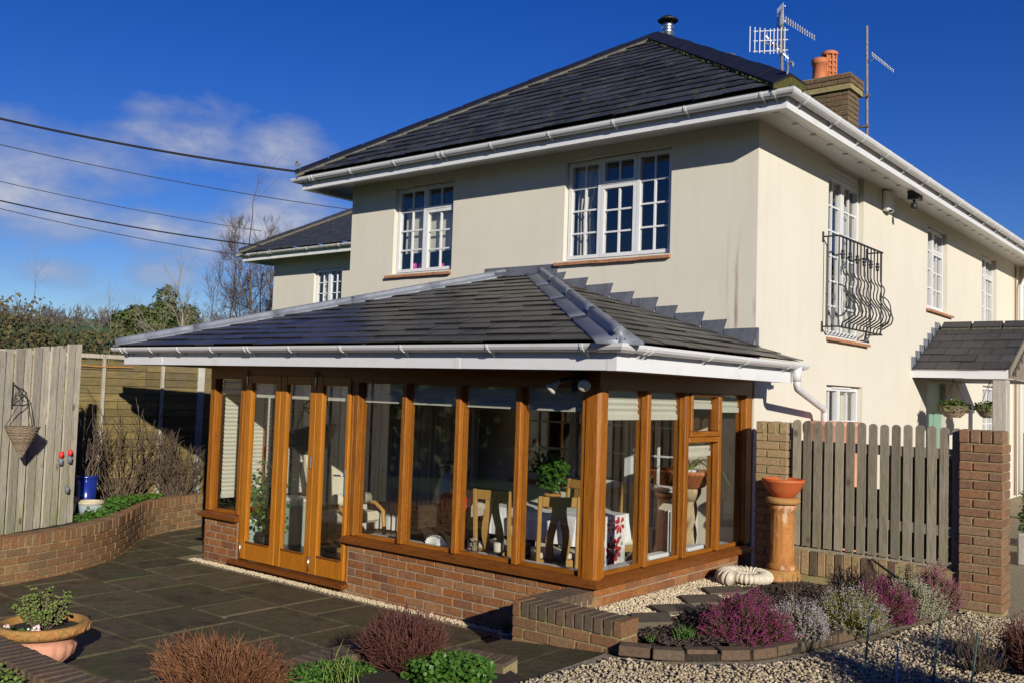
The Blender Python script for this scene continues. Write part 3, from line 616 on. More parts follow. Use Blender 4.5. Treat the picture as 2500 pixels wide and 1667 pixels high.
slates(roof_o, 'slate', (xl, yf, ZE), (1, 0, 0), (0, 1, TP), [(0, -.02), (xr_ - xl, -.02), (HW, HW * sl)], course=.236, width=.31)
# eaves course of the side slope standing above the gutter, up to the chimney end
mb = MB(); mb.prism([(XR + .50, 2.6, ZE - .035), (XR + .50, 2.6, ZE + .005), (XR + .23, 2.6, ZE + .205), (XR + .23, 2.6, ZE + .165)], (0, 4.25, 0)); mb.build('eaves_course', 'slate', roof_o)
# hip tiles
def hip(parent, A, B, na, nb, n, wd=.155, tk=.014, m='ridge', bed='hip_mortar', ld=.158):
    """angular tiles from A up to B; na, nb the slope normals on either side"""
    A, B = Vector(A), Vector(B); t = (B - A).normalized(); Ln = (B - A).length
    na, nb = Vector(na).normalized(), Vector(nb).normalized()
    ea = t.cross(na).normalized(); eb = nb.cross(t).normalized()
    if ea.z > 0: ea = -ea
    if eb.z > 0: eb = -eb
    up = (na + nb).normalized()
    for k in range(n):
        p, q = A + t * (Ln * k / n + .006), A + t * (Ln * (k + 1) / n - .006)
        h = up * (.075 + .006 * (k % 2))
        pr = [h, ea * wd + h * .55, ea * wd + h * .55 - na * tk, h - up * tk * 1.3, eb * wd + h * .55 - nb * tk, eb * wd + h * .55]
        pr = [h, ea * wd + na * .05, ea * wd + na * (.05 - tk), h - up * tk * 1.4, eb * wd + nb * (.05 - tk), eb * wd + nb * .05]
        MB().add([p + x for x in pr] + [q + x for x in pr], [(0, 1, 7, 6), (1, 2, 8, 7), (2, 3, 9, 8), (3, 4, 10, 9), (4, 5, 11, 10), (5, 0, 6, 11), (0, 5, 4, 3), (0, 3, 2, 1), (6, 9, 10, 11), (6, 7, 8, 9)]).build('hip_tile', m, parent)
    # mortar bed under the tiles
    MB().add([A + up * .05, A + ea * ld + na * .034, A + ea * (ld + .012), A + eb * (ld + .012), A + eb * ld + nb * .034, B + up * .05, B + ea * ld + na * .034, B + ea * (ld + .012), B + eb * (ld + .012), B + eb * ld + nb * .034],
             [(0, 1, 6, 5), (1, 2, 7, 6), (2, 3, 8, 7), (3, 4, 9, 8), (4, 0, 5, 9), (0, 4, 3, 2, 1), (5, 6, 7, 8, 9)]).build('hip_bedding', bed, parent)
nF, nR, nL = (0, -TP, 1), (TP, 0, 1), (-TP, 0, 1)
hip(roof_o, (xl, yf, ZE + .01), (XM, YA, ZA + .01), nF, nL, 11)
hip(roof_o, (xr_, yf, ZE + .01), (XM, YA, ZA + .01), nR, nF, 11, bed='moss')
hip(roof_o, (XM, YA, ZA + .01), (XM, yb, ZA + .01), nR, nL, 18)
# moss along the right hip
def clumps(n, fn, s0, s1, name, m, parent, flat=.6):
    ico_v, ico_f = ICO
    P = np.array([fn() for _ in range(n)]); S = rng.uniform(s0, s1, n)
    A = rng.uniform(0, 6.28, n); c, s = np.cos(A), np.sin(A)
    M = np.zeros((n, 3, 3)); M[:, 0, 0] = c; M[:, 0, 1] = -s; M[:, 1, 0] = s; M[:, 1, 1] = c; M[:, 2, 2] = flat
    V = np.einsum('nij,vj->nvi', M, ico_v) * S[:, None, None] * rng.uniform(.7, 1.3, (n, len(ico_v), 1)) + P[:, None, :]
    F = (ico_f[None] + (np.arange(n) * len(ico_v))[:, None, None]).reshape(-1, 3)
    return np_mesh(name, V.reshape(-1, 3), F, m, parent)
_t = (1 + 5 ** .5) / 2
ICO = (np.array([(-1, _t, 0), (1, _t, 0), (-1, -_t, 0), (1, -_t, 0), (0, -1, _t), (0, 1, _t), (0, -1, -_t), (0, 1, -_t), (_t, 0, -1), (_t, 0, 1), (-_t, 0, -1), (-_t, 0, 1)]) / math.sqrt(1 + _t * _t),
       np.array([(0, 11, 5), (0, 5, 1), (0, 1, 7), (0, 7, 10), (0, 10, 11), (1, 5, 9), (5, 11, 4), (11, 10, 2), (10, 7, 6), (7, 1, 8), (3, 9, 4), (3, 4, 2), (3, 2, 6), (3, 6, 8), (3, 8, 9), (4, 9, 5), (2, 4, 11), (6, 2, 10), (8, 6, 7), (9, 8, 1)]))
def moss_pt():
    t = RND.random(); a = Vector((xr_, yf, ZE)).lerp(Vector((XM, YA, ZA)), t)
    e = Vector((-1, 0, 0)) * .16 * 1.0; o = a + Vector((-.17 + RND.uniform(-.02, .03), -.05, 0)); o.z = ZE + (o.y - yf) * TP + .03; return tuple(o)
tag(clumps(260, moss_pt, .012, .032, 'moss', 'moss', roof_o), kind='stuff')
# wing roof
wx0, wx1, wyf, WE = -13.42 - .55, -6.05, WY - .55, 4.83
wt = math.tan(rad(31))
wroof = MB(); rows = 16; hgt = 3.4
for k in range(rows):
    v0, v1 = hgt * k / rows, hgt * (k + 1) / rows; z0, z1 = WE + v0 * wt + .02, WE + v1 * wt + .004
    wroof.add([(wx0 + v0, wyf + v0, z0), (wx1, wyf + v0, z0), (wx1, wyf + v1, z1), (wx0 + v1, wyf + v1, z1), (wx0 + v0, wyf + v0, z0 - .02), (wx1, wyf + v0, z0 - .02)], [(0, 1, 2, 3), (4, 5, 1, 0)])
    wroof.add([(wx0 + v0, wyf + v0, z0), (wx0 + v1, wyf + v1, z1), (wx0 + v1, 14 - v1, z1), (wx0 + v0, 14 - v0, z0)], [(0, 1, 2, 3)])
wr = wroof.build('wing_roof', 'slate', house)
hip(wr, (wx0, wyf, WE + .02), (wx0 + 3.4, wyf + 3.4, WE + 3.4 * wt + .02), (0, -wt, 1), (-wt, 0, 1), 8, wd=.12, m='slate', bed='hip_mortar', ld=.121)
WP = [(-13.42, 12), (-13.42, WY), (-6.06, WY)]
MB().sweep(rect_ring(0, .47, 4.715, 4.73), WP).build('wing_soffit', 'white_old', house); MB().sweep(rect_ring(.47, .49, 4.64, 4.78), WP).build('wing_fascia', 'white_old', house)
MT['gutter_old'] = mat('dirty_gutter', [(.22, .22, .16), (.60, .60, .56), (.35, .35, .28)], sc=9, rough=.6, fine=.3)
wg = MB().sweep(half_ring(.545, 4.79, .055), WP).build('wing_gutter', 'gutter_old', house)
for x in (-13.6, -12.9, -12.8, -11.6, -10.6, -9.6): bracket(wg, (x, WY), (0, -1), (1, 0), r=.055, z=4.79, o=.545)

# --- chimney with pots, metal flue
CX0, CX1, CY0, CY1 = -1.72, -.72, 7.2, 7.62
ch = MB().box(CX0 + .012, CX1 - .012, CY0 + .012, CY1 - .012, 5.2, 6.58).build('chimney', 'mortar_yellow', house)
for k in range(13):
    z = 5.43 + k * .075
    brick_run_list = [((CX0, CY0), (CX1, CY0)), ((CX1, CY0), (CX1, CY1))]
    for i, (a, b) in enumerate(brick_run_list): brick_run(ch, 'brick_chim', a, b, z, 1, head0=k + i)
for k, o in ((13, .03), (14, .055), (15, .055)):
    z = 5.43 + k * .075
    for i, (a, b) in enumerate((((CX0 - o, CY0 - o), (CX1 + o, CY0 - o)), ((CX1 + o, CY0 - o), (CX1 + o, CY1 + o)))): brick_run(ch, 'brick_chim', a, b, z, 1, head0=k + i)
MB().box(CX0 - .04, CX1 + .04, CY0 - .04, CY1 + .04, 6.40, 6.63).build('chimney_cap', 'mortar_yellow', ch)
MB().lathe([(.12, 0), (.105, .03), (.10, .27), (.115, .275), (.12, .30), (.12, .34), (.112, .36), (.10, .36), (.09, .30)], 24, (-1.22, 7.38, 6.62)).build('chimney_pot', 'terracotta_worn' if 0 else 'terracotta', ch, True)
mb = MB().lathe([(.11, 0), (.11, .10), (.095, .13), (.085, .14), (.085, .44), (.12, .44), (.12, .48), (.09, .50), (.05, .50)], 20, (-1.13, 7.53, 6.62))
for z in (.17, .25, .33): mb.lathe([(.10, z), (.10, z + .035), (.085, z + .035), (.085, z)], 20, (-1.13, 7.53, 6.62), cap=False)
for k in range(8):
    a = k * math.pi / 4; mb.tube([(-1.13 + .1 * math.cos(a), 7.53 + .1 * math.sin(a), 6.76), (-1.13 + .1 * math.cos(a), 7.53 + .1 * math.sin(a), 7.06)], .014, 6)
mb.build('louvred_chimney_pot', 'terracotta', ch)
# step flashing skirt of the chimney
MB().box(CX0 - .01, CX1 + .02, CY0 - .02, CY1 + .02, 5.2, 5.50).build('chimney_flashing', 'mortar', ch)
fx, fy = -3.11, 6.2
fl = MB().lathe([(.093, 6.6), (.093, 7.40), (.099, 7.41), (.099, 7.44), (.093, 7.45), (.093, 7.48), (.10, 7.49), (.10, 7.53), (.08, 7.55)], 24, (fx, fy, 0)).build('metal_flue', 'steel', house, True)
mb = MB().lathe([(.02, 7.62), (.155, 7.595), (.155, 7.605), (.09, 7.655), (.01, 7.67)], 24, (fx, fy, 0))
for k in range(3): a = k * 2.1; mb.tube([(fx + .06 * math.cos(a), fy + .06 * math.sin(a), 7.53), (fx + .07 * math.cos(a), fy + .07 * math.sin(a), 7.61)], .008, 6)
mb.build('flue_cowl', 'iron', fl)
# hip iron (scroll) at the foot of each front hip
def hipiron(x, y, sx, m):
    p = [(x, y, ZE - .02), (x + .01 * sx, y - .01, ZE + .08), (x + .025 * sx, y - .02, ZE + .16)] + [(x + sx * (.05 - .028 * math.cos(a)), y - .03, ZE + .17 + .028 * math.sin(a)) for a in [k * .6 for k in range(8)]]
    MB().tube(p, .012, 6).build('hip_iron', m, house, True)
hipiron(xr_ - .06, yf + .03, 1, 'lead'); hipiron(xl + .06, yf + .03, -1, 'mast')
# conduit loop over the right hip
A = Vector((xr_, yf, ZE)).lerp(Vector((XM, YA, ZA)), .42)
MB().tube([A + Vector((-.03, .1, -.03)), A + Vector((.0, .1, .05)), A + Vector((.06, .1, .075)), A + Vector((.13, .11, .05)), A + Vector((.2, .13, -.05))], .016, 8).build('conduit', 'alu', house, True)

# --- lead step flashing of the conservatory roof on the front wall
ys = D - .012
def lead_poly(pts, m='lead_dark', y=ys, name='lead_flashing'):
    MB().prism([(x, y, z) for x, z in pts], (0, .011, 0)).build(name, m, house)
def rz(x): return 2.33 + (.47 - x) * .3176
tops = [(-2.444, 3.432), (-2.316, 3.334), (-2.007, 3.254), (-1.671, 3.164), (-1.395, 3.071), (-1.094, 2.988), (-.858, 2.897), (-.547, 2.815), (-.296, 2.732), (.046, 2.643)]
lead_poly([(-3.545, 3.28), (-2.444, 3.28), (-2.444, 3.434), (-3.545, 3.436)])
lead_poly([(-3.66, 3.23), (-3.55, 3.28), (-3.55, 3.36), (-3.66, 3.345)])
for k in range(1, len(tops)):
    x0, x1, z = tops[k - 1][0] - .02, tops[k][0], tops[k][1] + RND.uniform(-.006, .006)
    lead_poly([(x0, rz(x0) - .02), (x1 - .055, rz(x1 - .055) - .02), (x1, z + .006), (x0 - .01, z - .002 + RND.uniform(-.004, .004))], y=ys - .003 * (k % 2))
MB().box(XR, XR + .012, D, D + .06, 2.44, 2.65).build('lead_flashing', 'lead_dark', house)
MB().box(.02, .024, D - .3, D - .29, 4.0, 4.001) if 0 else None
# small bits on the walls
MB().tube([(-10.55, WY - .03, 3.85), (-10.53, WY - .06, 3.9), (-10.5, WY - .03, 3.95), (-10.54, WY - .05, 3.78), (-10.56, WY - .03, 3.7)], .02, 6).build('wall_hook', 'mast', house)

# --- porch: tiled gable roof on posts over the front door
PX1, PYF, PYB = 1.25, 7.793, 10.45; PYM, PZE, PZR = 9.12, 2.46, 3.12; pt = (PZR - PZE) / (PYM - PYF)
pr = MB()
pr.add([(XR, PYF, PZE), (PX1, PYF, PZE), (PX1, PYM, PZR), (XR, PYM, PZR)], [(0, 1, 2, 3)]); pr.add([(PX1, PYB, PZE), (XR, PYB, PZE), (XR, PYM, PZR), (PX1, PYM, PZR)], [(0, 1, 2, 3)])
pr.add([(XR, PYF + .02, PZE - .13), (PX1 - .02, PYF + .02, PZE - .13), (PX1 - .02, PYB, PZE - .13), (XR, PYB, PZE - .13)], [(3, 2, 1, 0)])
po = pr.build('porch_roof', 'slate_porch', house)
slates(po, 'slate_porch', (XR, PYF, PZE), (1, 0, 0), (0, 1, pt), [(.01, -.04), (PX1 - XR, -.04), (PX1 - XR, 1.40), (.01, 1.40)], course=.245, width=.30, lift=.012)
for k in range(3): hip(po, (XR + .06 + .42 * k, PYM, PZR + .015), (XR + .46 + .42 * k, PYM, PZR + .015), (0, -pt, 1), (0, pt, 1), 1, wd=.13, m='slate_porch', ld=.12)
MB().box(XR, PX1 - .02, PYF - .005, PYF + .02, PZE - .125, PZE - .005).build('porch_fascia', 'white', house)
gb = MB().prism([(PX1 - .035, PYF + .03, PZE - .12), (PX1 - .035, PYB - .03, PZE - .12), (PX1 - .035, PYM, PZR - .05)], (.02, 0, 0)).build('gable_panel', 'picket', house)
for s, y0 in ((1, PYF), (-1, PYB)):
    MB().prism([(PX1 - .01, y0, PZE - .11), (PX1 - .01, y0, PZE + .01), (PX1 - .01, PYM, PZR + .01), (PX1 - .01, PYM, PZR - .12)], (.02, 0, 0)).build('barge_board', 'picket', house)
for k in range(6):
    y = PYF + .12 + k * .2; z = PZE + (y - PYF) * pt
    MB().prism([(PX1 + .012, y, z - .10), (PX1 + .012, y + .15, z - .15), (PX1 + .012, y + .15, z - .02)], (.012, 0, 0)).build('gable_shingle', 'slate_porch', gb)
MT['post_grey'] = mat('grey_oak_post', [(.30, .27, .23), (.42, .39, .34)], sc=2, stretch=(14, 14, 1), rough=.8, fine=.2, fsc=14)
overlay(MT['post_grey'], (.25, .10, .03), lambda N, L: nmath(N, L, 'MULTIPLY', pos_noise(N, L, 3, (4, 4, 1), .62, .7)[0], .5))
for y in (7.82, 10.2): MB().cbox(1.03, 1.21, y, y + .18, .28, PZE - .131, .012).build('porch_post', 'post_grey', house)
# stepped lead where the porch roof meets the wall
for k in range(7):
    y = PYF - .05 + k * .19; MB().box(XR + .001, XR + .012, y, y + .24, PZE + (y - PYF) * pt, PZE + (y - PYF) * pt + .19).build('lead_flashing', 'lead', house)

# --- things fixed to the house
al = thing('alarm_box', 'cream burglar alarm box with dark lens under the eaves of the side wall', 'alarm box', (XR + .05, 6.55, 4.44))
MB().cbox(XR, XR + .085, 6.43, 6.67, 4.45, 4.72, .035).build('housing', 'white_old', al)
MB().lathe([(.0, 0), (.05, .012), (.06, .03)], 16, (XR + .05, 6.55, 4.44)).build('strobe_lens', 'black', al, True)
fd = thing('floodlight', 'black security floodlight with sensor hanging from the side soffit', 'floodlight', (XR + .30, 6.75, 4.5))
MB().cbox(XR + .28, XR + .40, 6.62, 6.82, 4.60, 4.72, .01).build('lamp_head', 'black', fd); MB().box(XR + .24, XR + .28, 6.7, 6.74, 4.62, 4.735).build('mounting_bracket', 'black', fd)
MB().lathe([(.03, 0), (.04, .02), (.035, .08), (.015, .09), (.015, .13)], 12, (XR + .33, 6.68, 4.48)).build('motion_sensor', 'black', fd, True)

bal = thing('balcony_railing', 'black wrought iron bellied balcony railing across the upstairs french window', 'balcony', (.1, 5.14, 2.79))
bx, by0, by1, bz0, bz1 = .20, 4.42, 5.86, 2.79, 3.81
for z in (bz0, bz1):
    mb = MB(); mb.box(XR, bx + .012, by0 - .012, by0 + .006, z - .008, z + .008).box(XR, bx + .012, by1 - .006, by1 + .012, z - .008, z + .008).box(bx - .012, bx + .012, by0 + .006, by1 + .03, z - .008, z + .008)
    mb.build('rail', 'iron', bal)
prof = [(0, bz1), (0, 3.45), (.015, 3.40), (.045, 3.36), (.05, 3.32), (.035, 3.26), (.035, 3.20), (.075, 3.13), (.13, 3.06), (.155, 2.98), (.135, 2.92), (.06, 2.87), (.01, 2.845), (0, 2.81), (0, bz0)]
for k in range(12):
    y = by0 + .11 + k * (by1 - by0 - .12) / 11.2
    MB().tube([(bx + o, y, z) for o, z in prof], .009, 6).build('belly_bar', 'iron', bal, True)
    if k % 2 == 0: MB().lathe([(.009, 0), (.022, .012), (.022, .022), (.013, .032), (.026, .048), (.026, .058), (.013, .072), (.022, .082), (.022, .092), (.009, .105)], 10, (bx, y, 3.56)).build('knuckle', 'iron', bal, True)
for y in (by0, by1):
    for x in (.07, bx): MB().tube([(x, y, bz0), (x, y, bz1)], .009, 6).build('upright_bar', 'iron', bal)
    MB().tube([(bx, y, 3.26)] + [(bx + .12 * math.sin(a), y, 3.08 + .18 * math.cos(a)) for a in [k * math.pi / 8 for k in range(1, 8)]] + [(bx, y, 2.9)], .008, 6).build('side_hoop', 'iron', bal, True)
    for z in (bz0, bz1): MB().cbox(XR, XR + .012, y - .02, y + .02, z - .06, z + .06, .005).build('wall_plate', 'iron', bal)

def aerial(root, P, d, L, n, el, m='alu', refl=True):
    """log yagi: boom from P along d with n cross elements"""
    P, d = Vector(P), Vector(d).normalized(); up = Vector((0, 0, 1)); side = d.cross(up).normalized()
    MB().tube([P, P + d * L], .010, 6).build('boom', m, root)
    mb = MB()
    for k in range(n):
        q = P + d * (L * (.06 + .93 * k / (n - 1))); h = el * (1 - .3 * k / n); mb.tube([q - up * h, q + up * h], .0055, 5)
    mb.build('elements', m, root)
    if refl:
        mb = MB()
        for k in range(-3, 4):
            q = P - d * .02 + side * k * .035; mb.tube([q - up * .14, q + up * .14], .005, 5)
        mb.tube([P - side * .12 - up * .1, P + side * .12 - up * .1], .006, 5).tube([P - side * .12 + up * .1, P + side * .12 + up * .1], .006, 5); mb.build('reflector', m, root)
a1 = thing('tv_aerial', 'tall aerial mast with two aerials and a white wire grid left of the chimney', 'aerial', (-1.03, 5.6, 5.85))
MB().tube([(-1.025, 5.62, 5.75), (-1.03, 5.56, 7.04)], .022, 8).build('mast', 'mast', a1)
aerial(a1, (-1.03, 5.56, 6.97), (.55, .55, -.42), .52, 14, .05)
aerial(a1, (-1.20, 5.46, 6.72), (.35, .35, -.45), .42, 10, .075, refl=False)
MB().tube([(-1.20, 5.46, 6.62), (-1.03, 5.58, 6.58)], .01, 6).build('bracket_arm', 'mast', a1)
mb = MB()
gu = Vector((.80, .60, 0)).normalized(); G = Vector((-1.15, 5.47, 6.64))
for k in range(-4, 5):
    q = G + gu * (k * .055 + (.0 if k < 0 else .01)) + Vector((0, -.02 * abs(k), 0)); mb.tube([q - Vector((0, 0, .17)), q + Vector((0, 0, .17))], .007, 5)
for z in (-.14, .0, .13): mb.tube([G + gu * -.22 + Vector((0, 0, z)), G + gu * .24 + Vector((0, 0, z + .03))], .007, 5)
mb.build('wire_grid', 'white', a1)
a2 = thing('tv_aerial', 'thin aerial mast bracketed to the right side of the brick chimney', 'aerial', (-.62, 7.75, 5.8))
MB().tube([(-.64, 7.75, 5.7), (-.665, 7.75, 7.48)], .02, 8).build('mast', 'mast', a2)
aerial(a2, (-.60, 7.75, 7.06), (.55, .25, -.55), .42, 15, .03, refl=False)
MB().tube([(-.66, 7.75, 6.98), (-.60, 7.72, 6.93), (-.55, 7.75, 6.98)], .008, 5).build('bracket_arm', 'mast', a2)
for z in (5.95, 6.40): MB().box(-.74, -.58, 7.66, 7.69, z, z + .03).box(-.66, -.63, 7.69, 7.77, z, z + .03).build('wall_bracket', 'mast', a2)
# ================================================================== CONSERVATORY
cons = thing('conservatory', 'timber framed conservatory with brick base and slate roof against the house', 'conservatory', (-2.6, 1.35, 0))
XL = -5.163; ZS = .48
DX0, DX1 = -4.545, -2.80
# brick dwarf walls
dw = MB().box(XL + .012, DX0, .008, .1, -.2, ZS - .001).box(DX0, DX1, .008, .1, -.2, .045).box(DX1, -.012, .008, .1, -.2, ZS - .001).box(-.1, -.008, .1, D, -.2, ZS - .001).box(XL + .012, XL + .1, .1, D, -.2, ZS - .001).build('dwarf_wall', 'mortar_new', cons)
brick_run(dw, 'brick_new', (XL, 0), (DX0 - .005, 0), -.045, 7)
brick_run(dw, 'brick_new', (DX1 + .01, 0), (0, 0), -.045, 7)
brick_run(dw, 'brick_new', (DX0, 0), (DX1, 0), -.045, 1)
brick_run(dw, 'brick_new', (0, 0), (0, D), .18, 4, head0=1)
# floor slab
MT['floor_wood'] = mat('dark_floorboards', [(.075, .04, .022), (.12, .065, .035)], sc=2, stretch=(1, 9, 1), rough=.3, fine=.15)
MB().box(XL + .1, -.1, .1, D, -.05, .12).build('floor', 'floor_wood', cons)
# sills
def sill_prof(o=.055): return [(-.115, ZS), (o, ZS), (o, ZS + .032), (o - .012, ZS + .04), (.0, ZS + .062), (-.115, ZS + .064)]
MB().sweep(sill_prof(), [(DX1 - .055, 0), (0, 0), (0, D - .06)]).build('sill', 'sill_oak', cons)
MB().sweep(sill_prof(), [(XL, D), (XL, 0), (DX0 + .015, 0)]).build('sill', 'sill_oak', cons)
ths = MB().add([(DX0 - .06, -.075, .05), (DX1 + .012, -.075, .05), (DX1 + .012, .11, .05), (DX0 - .06, .11, .05), (DX0 - .06, -.075, .082), (DX1 + .012, -.075, .082), (DX1 + .012, .11, .105), (DX0 - .06, .11, .105)], [(3, 2, 1, 0), (4, 5, 6, 7), (0, 1, 5, 4), (1, 2, 6, 5), (2, 3, 7, 6), (3, 0, 4, 7)]).build('door_threshold', 'sill_oak', cons)
SZ, HZ = .545, 1.985
# posts and mullions
def post(x0, x1, y0, y1, z0=SZ, z1=HZ + .01, m='oak_v', name='mullion', c=.007): return MB().cbox(x0, x1, y0, y1, z0, z1, c).build(name, m, cons)
cp = MB()
prf = [(-.157, .02), (-.157, .0), (-.118, -.002), (-.115, -.012), (-.012, -.012), (.012, .012), (.012, .07), (.0, .076), (0, .118), (-.02, .118), (-.157, .157)]
cp.prism([(x, y, ZS + .05) for x, y in prf], (0, 0, HZ - ZS - .04)); cp.build('corner_post', 'oak_v', cons)
post(XL, XL + .085, 0, .1, name='corner_post'); post(-4.605, DX0, 0, .11); post(DX0, DX0 + .04, .005, .11, .1, 2.04, name='door_jamb'); post(DX1 - .035, DX1, .005, .11, .1, 2.04, name='door_jamb')
FM = [-2.153, -1.492, -.825]; MW = .058
post(-2.795, -2.735, 0, .12)
for x in FM: post(x, x + MW, 0, .12)
RM = [(.715, .772), (1.355, 1.422), (1.99, 2.049)]
for y0, y1 in RM: post(-.12, 0, y0, y1)
post(-.12, 0, 2.56, 2.69, name='corner_post')
for y in (.65, 1.3, 1.95): post(XL, XL + .1, y, y + .06)
post(XL, XL + .1, 2.6, 2.69, name='corner_post')
# head beams
MB().sweep([(-.12, HZ), (.0, HZ), (.0, 2.125), (-.12, 2.125)], [(XL, D), (XL, 0), (0, 0), (0, D - .005)]).build('head_beam', 'oak_x', cons)
MB().cbox(DX0 + .04, DX1 - .035, .003, .1, 2.035, 2.06, .003).build('door_head', 'oak_x', cons)
# glazing: panes with slim beads
def pane_x(x0, x1, z0=SZ + .02, z1=HZ - .005, y=.058):
    mb = MB().box(x0, x1, y, y + .006, z0, z1); p = mb.build('pane', 'glass', cons)
    MB().box(x0, x1, y - .014, y - .001, z0 - .022, z0 + .012).box(x0, x0 + .014, y - .014, y - .001, z0 + .012, z1).box(x1 - .014, x1, y - .014, y - .001, z0 + .012, z1).build('glazing_bead', 'oak_x', cons)
def pane_y(y0, y1, z0=SZ + .02, z1=HZ - .005, x=-.058):
    MB().box(x - .006, x, y0, y1, z0, z1).build('pane', 'glass', cons)
    MB().box(x + .001, x + .014, y0, y1, z0 - .022, z0 + .012).box(x + .001, x + .014, y0, y0 + .014, z0 + .012, z1).box(x + .001, x + .014, y1 - .014, y1, z0 + .012, z1).build('glazing_bead', 'oak_y', cons)
pane_x(XL + .083, -4.603)
xs = [-2.737] + FM + [-.159]
for k in range(4): pane_x(xs[k] + (MW - .002 if k else 0), xs[k + 1] + .002)
pane_y(.116, .717); pane_y(.77, 1.357); pane_y(2.047, 2.562)
for y0, y1 in ((.1, .65), (.71, 1.3), (1.36, 1.95), (2.01, 2.6)): MB().box(XL + .045, XL + .051, y0, y1, SZ, HZ).build('pane', 'glass', cons)
# opening light with its transom on the right side
MB().cbox(-.10, .004, 1.422, 1.99, 1.545, 1.597, .006).build('transom', 'oak_y', cons)
pane_y(1.42, 1.992, SZ + .02, 1.547)
vt = MB().cbox(-.07, .018, 1.425, 1.987, 1.598, 1.645, .006).cbox(-.07, .018, 1.425, 1.465, 1.645, 1.985, .006).cbox(-.07, .018, 1.947, 1.987, 1.645, 1.985, .006).cbox(-.07, .018, 1.465, 1.947, 1.955, 1.985, .006).build('opening_light', 'oak_y', cons)
MB().box(-.04, -.034, 1.46, 1.95, 1.64, 1.96).build('pane', 'glass', vt)
# folding doors, three leaves
dl = [(-4.497, -3.903), (-3.899, -3.342), (-3.338, -2.84)]
for i, (a, b) in enumerate(dl):
    st = [.10, .095, .095][i]; sr = [.085, .09, .045][i]
    z0, z1, g0, g1 = .108, 2.033, .285, 1.945
    lf = MB().cbox(a, a + st, -.012, .045, z0, z1, .006).cbox(b - sr, b, -.012, .045, z0, z1, .006).build('door_leaf', 'door_oak', cons)
    MB().cbox(a + st, b - sr, -.008, .041, z0, g0, .004).build('bottom_rail', 'door_oak', lf); MB().cbox(a + st, b - sr, -.008, .041, g1, z1, .004).build('top_rail', 'door_oak', lf)
    MB().cbox(a + st + .01, b - sr - .01, -.018, -.006, g0 - .006, g0 + .014, .003).build('weather_bead', 'sill_oak', lf)
    MB().box(a + st - .006, b - sr + .006, .014, .02, g0 - .01, g1 + .01).build('pane', 'glass', lf)
    if i == 2:
        MB().tube([(b - .022, -.02, 1.1), (b - .022, -.06, 1.1), (b - .13, -.062, 1.095)], .009, 8).build('lever_handle', 'steel', lf, True)
        MB().cbox(b - .038, b - .008, -.02, -.011, .9, 1.16, .004).build('handle_plate', 'steel', lf)
    if i == 1: MB().cbox(b - .03, b - .012, -.03, -.011, 1.13, 1.25, .006).build('pull_handle', 'steel', lf)
    for z in (.13, 1.93):
        if i < 2: MB().tube([((a + .03 if i == 0 else b - .004), -.018, z), ((a + .03 if i == 0 else b - .004), -.018, z + .15)], .009, 8).build('hinge_bolt', 'steel', lf, True)
# eaves: soffit, fascia, gutter
EO2 = .385; FP = [(-6.29, D), (-6.29, -EO2), (EO2, -EO2), (EO2, 2.67)]
MT['soffit_brown'] = mat('brown_soffit', [(.10, .05, .02), (.14, .07, .03)], sc=3, rough=.6, fine=.15)
MB().sweep(rect_ring(-.385, -.001, 2.119, 2.1335), FP[1:]).build('soffit', 'soffit_brown', cons)
MB().box(-6.28, XL, -.37, D, 2.1195, 2.133).build('canopy_soffit', 'soffit_brown', cons)
MB().sweep(rect_ring(0, .018, 2.116, 2.295), FP).build('fascia', 'white', cons)
MB().sweep(rect_ring(.018, .021, 2.114, 2.297), [(EO2 - .06, -EO2), (EO2, -EO2), (EO2, -EO2 + .04)]).build('fascia_corner', 'white', cons)
for x in (-5.55, -1.14): MB().box(x, x + .05, -EO2 - .0215, -EO2 - .0179, 2.115, 2.24).build('fascia_joint', 'white', cons)
cg = MB().sweep(half_ring(.074, 2.302, .058), [(-6.29, -.30), (-6.29, -EO2), (EO2, -EO2), (EO2, 2.84)]).build('gutter', 'white', cons)
MB().sweep(half_ring(.074, 2.302, .062, .009), [(EO2 - .10, -EO2), (EO2, -EO2), (EO2, -EO2 + .107)]).build('gutter_corner', 'white', cg)
for x in (-6.22, -6.13, -5.6, -5.05, -4.45, -3.87, -3.81, -3.17, -2.44, -1.67, -.72, .17): bracket(cg, (x, -EO2), (0, -1), (1, 0), r=.058, z=2.302, o=.074, fas=.018)
for y in (-.14, -.07, .85, 1.52, 2.42, 2.78): bracket(cg, (EO2, y), (1, 0), (0, 1), r=.058, z=2.302, o=.074, fas=.018)
# downpipe: outlet, swan neck to the water butt
MB().tube([(.459, 2.66, 2.27), (.459, 2.66, 2.19), (.459, 2.66, 2.13)], [.05, .042, .038], 14).build('gutter_outlet', 'white', cons, True)
MB().tube([(.459, 2.66, 2.18), (.459, 2.663, 2.11), (.456, 2.68, 2.08), (.448, 2.72, 2.058), (.20, 4.02, 1.87), (.195, 4.05, 1.855), (.19, 4.07, 1.82), (.19, 4.07, 1.60)], .034, 14).build('downpipe', 'white', cons, True)
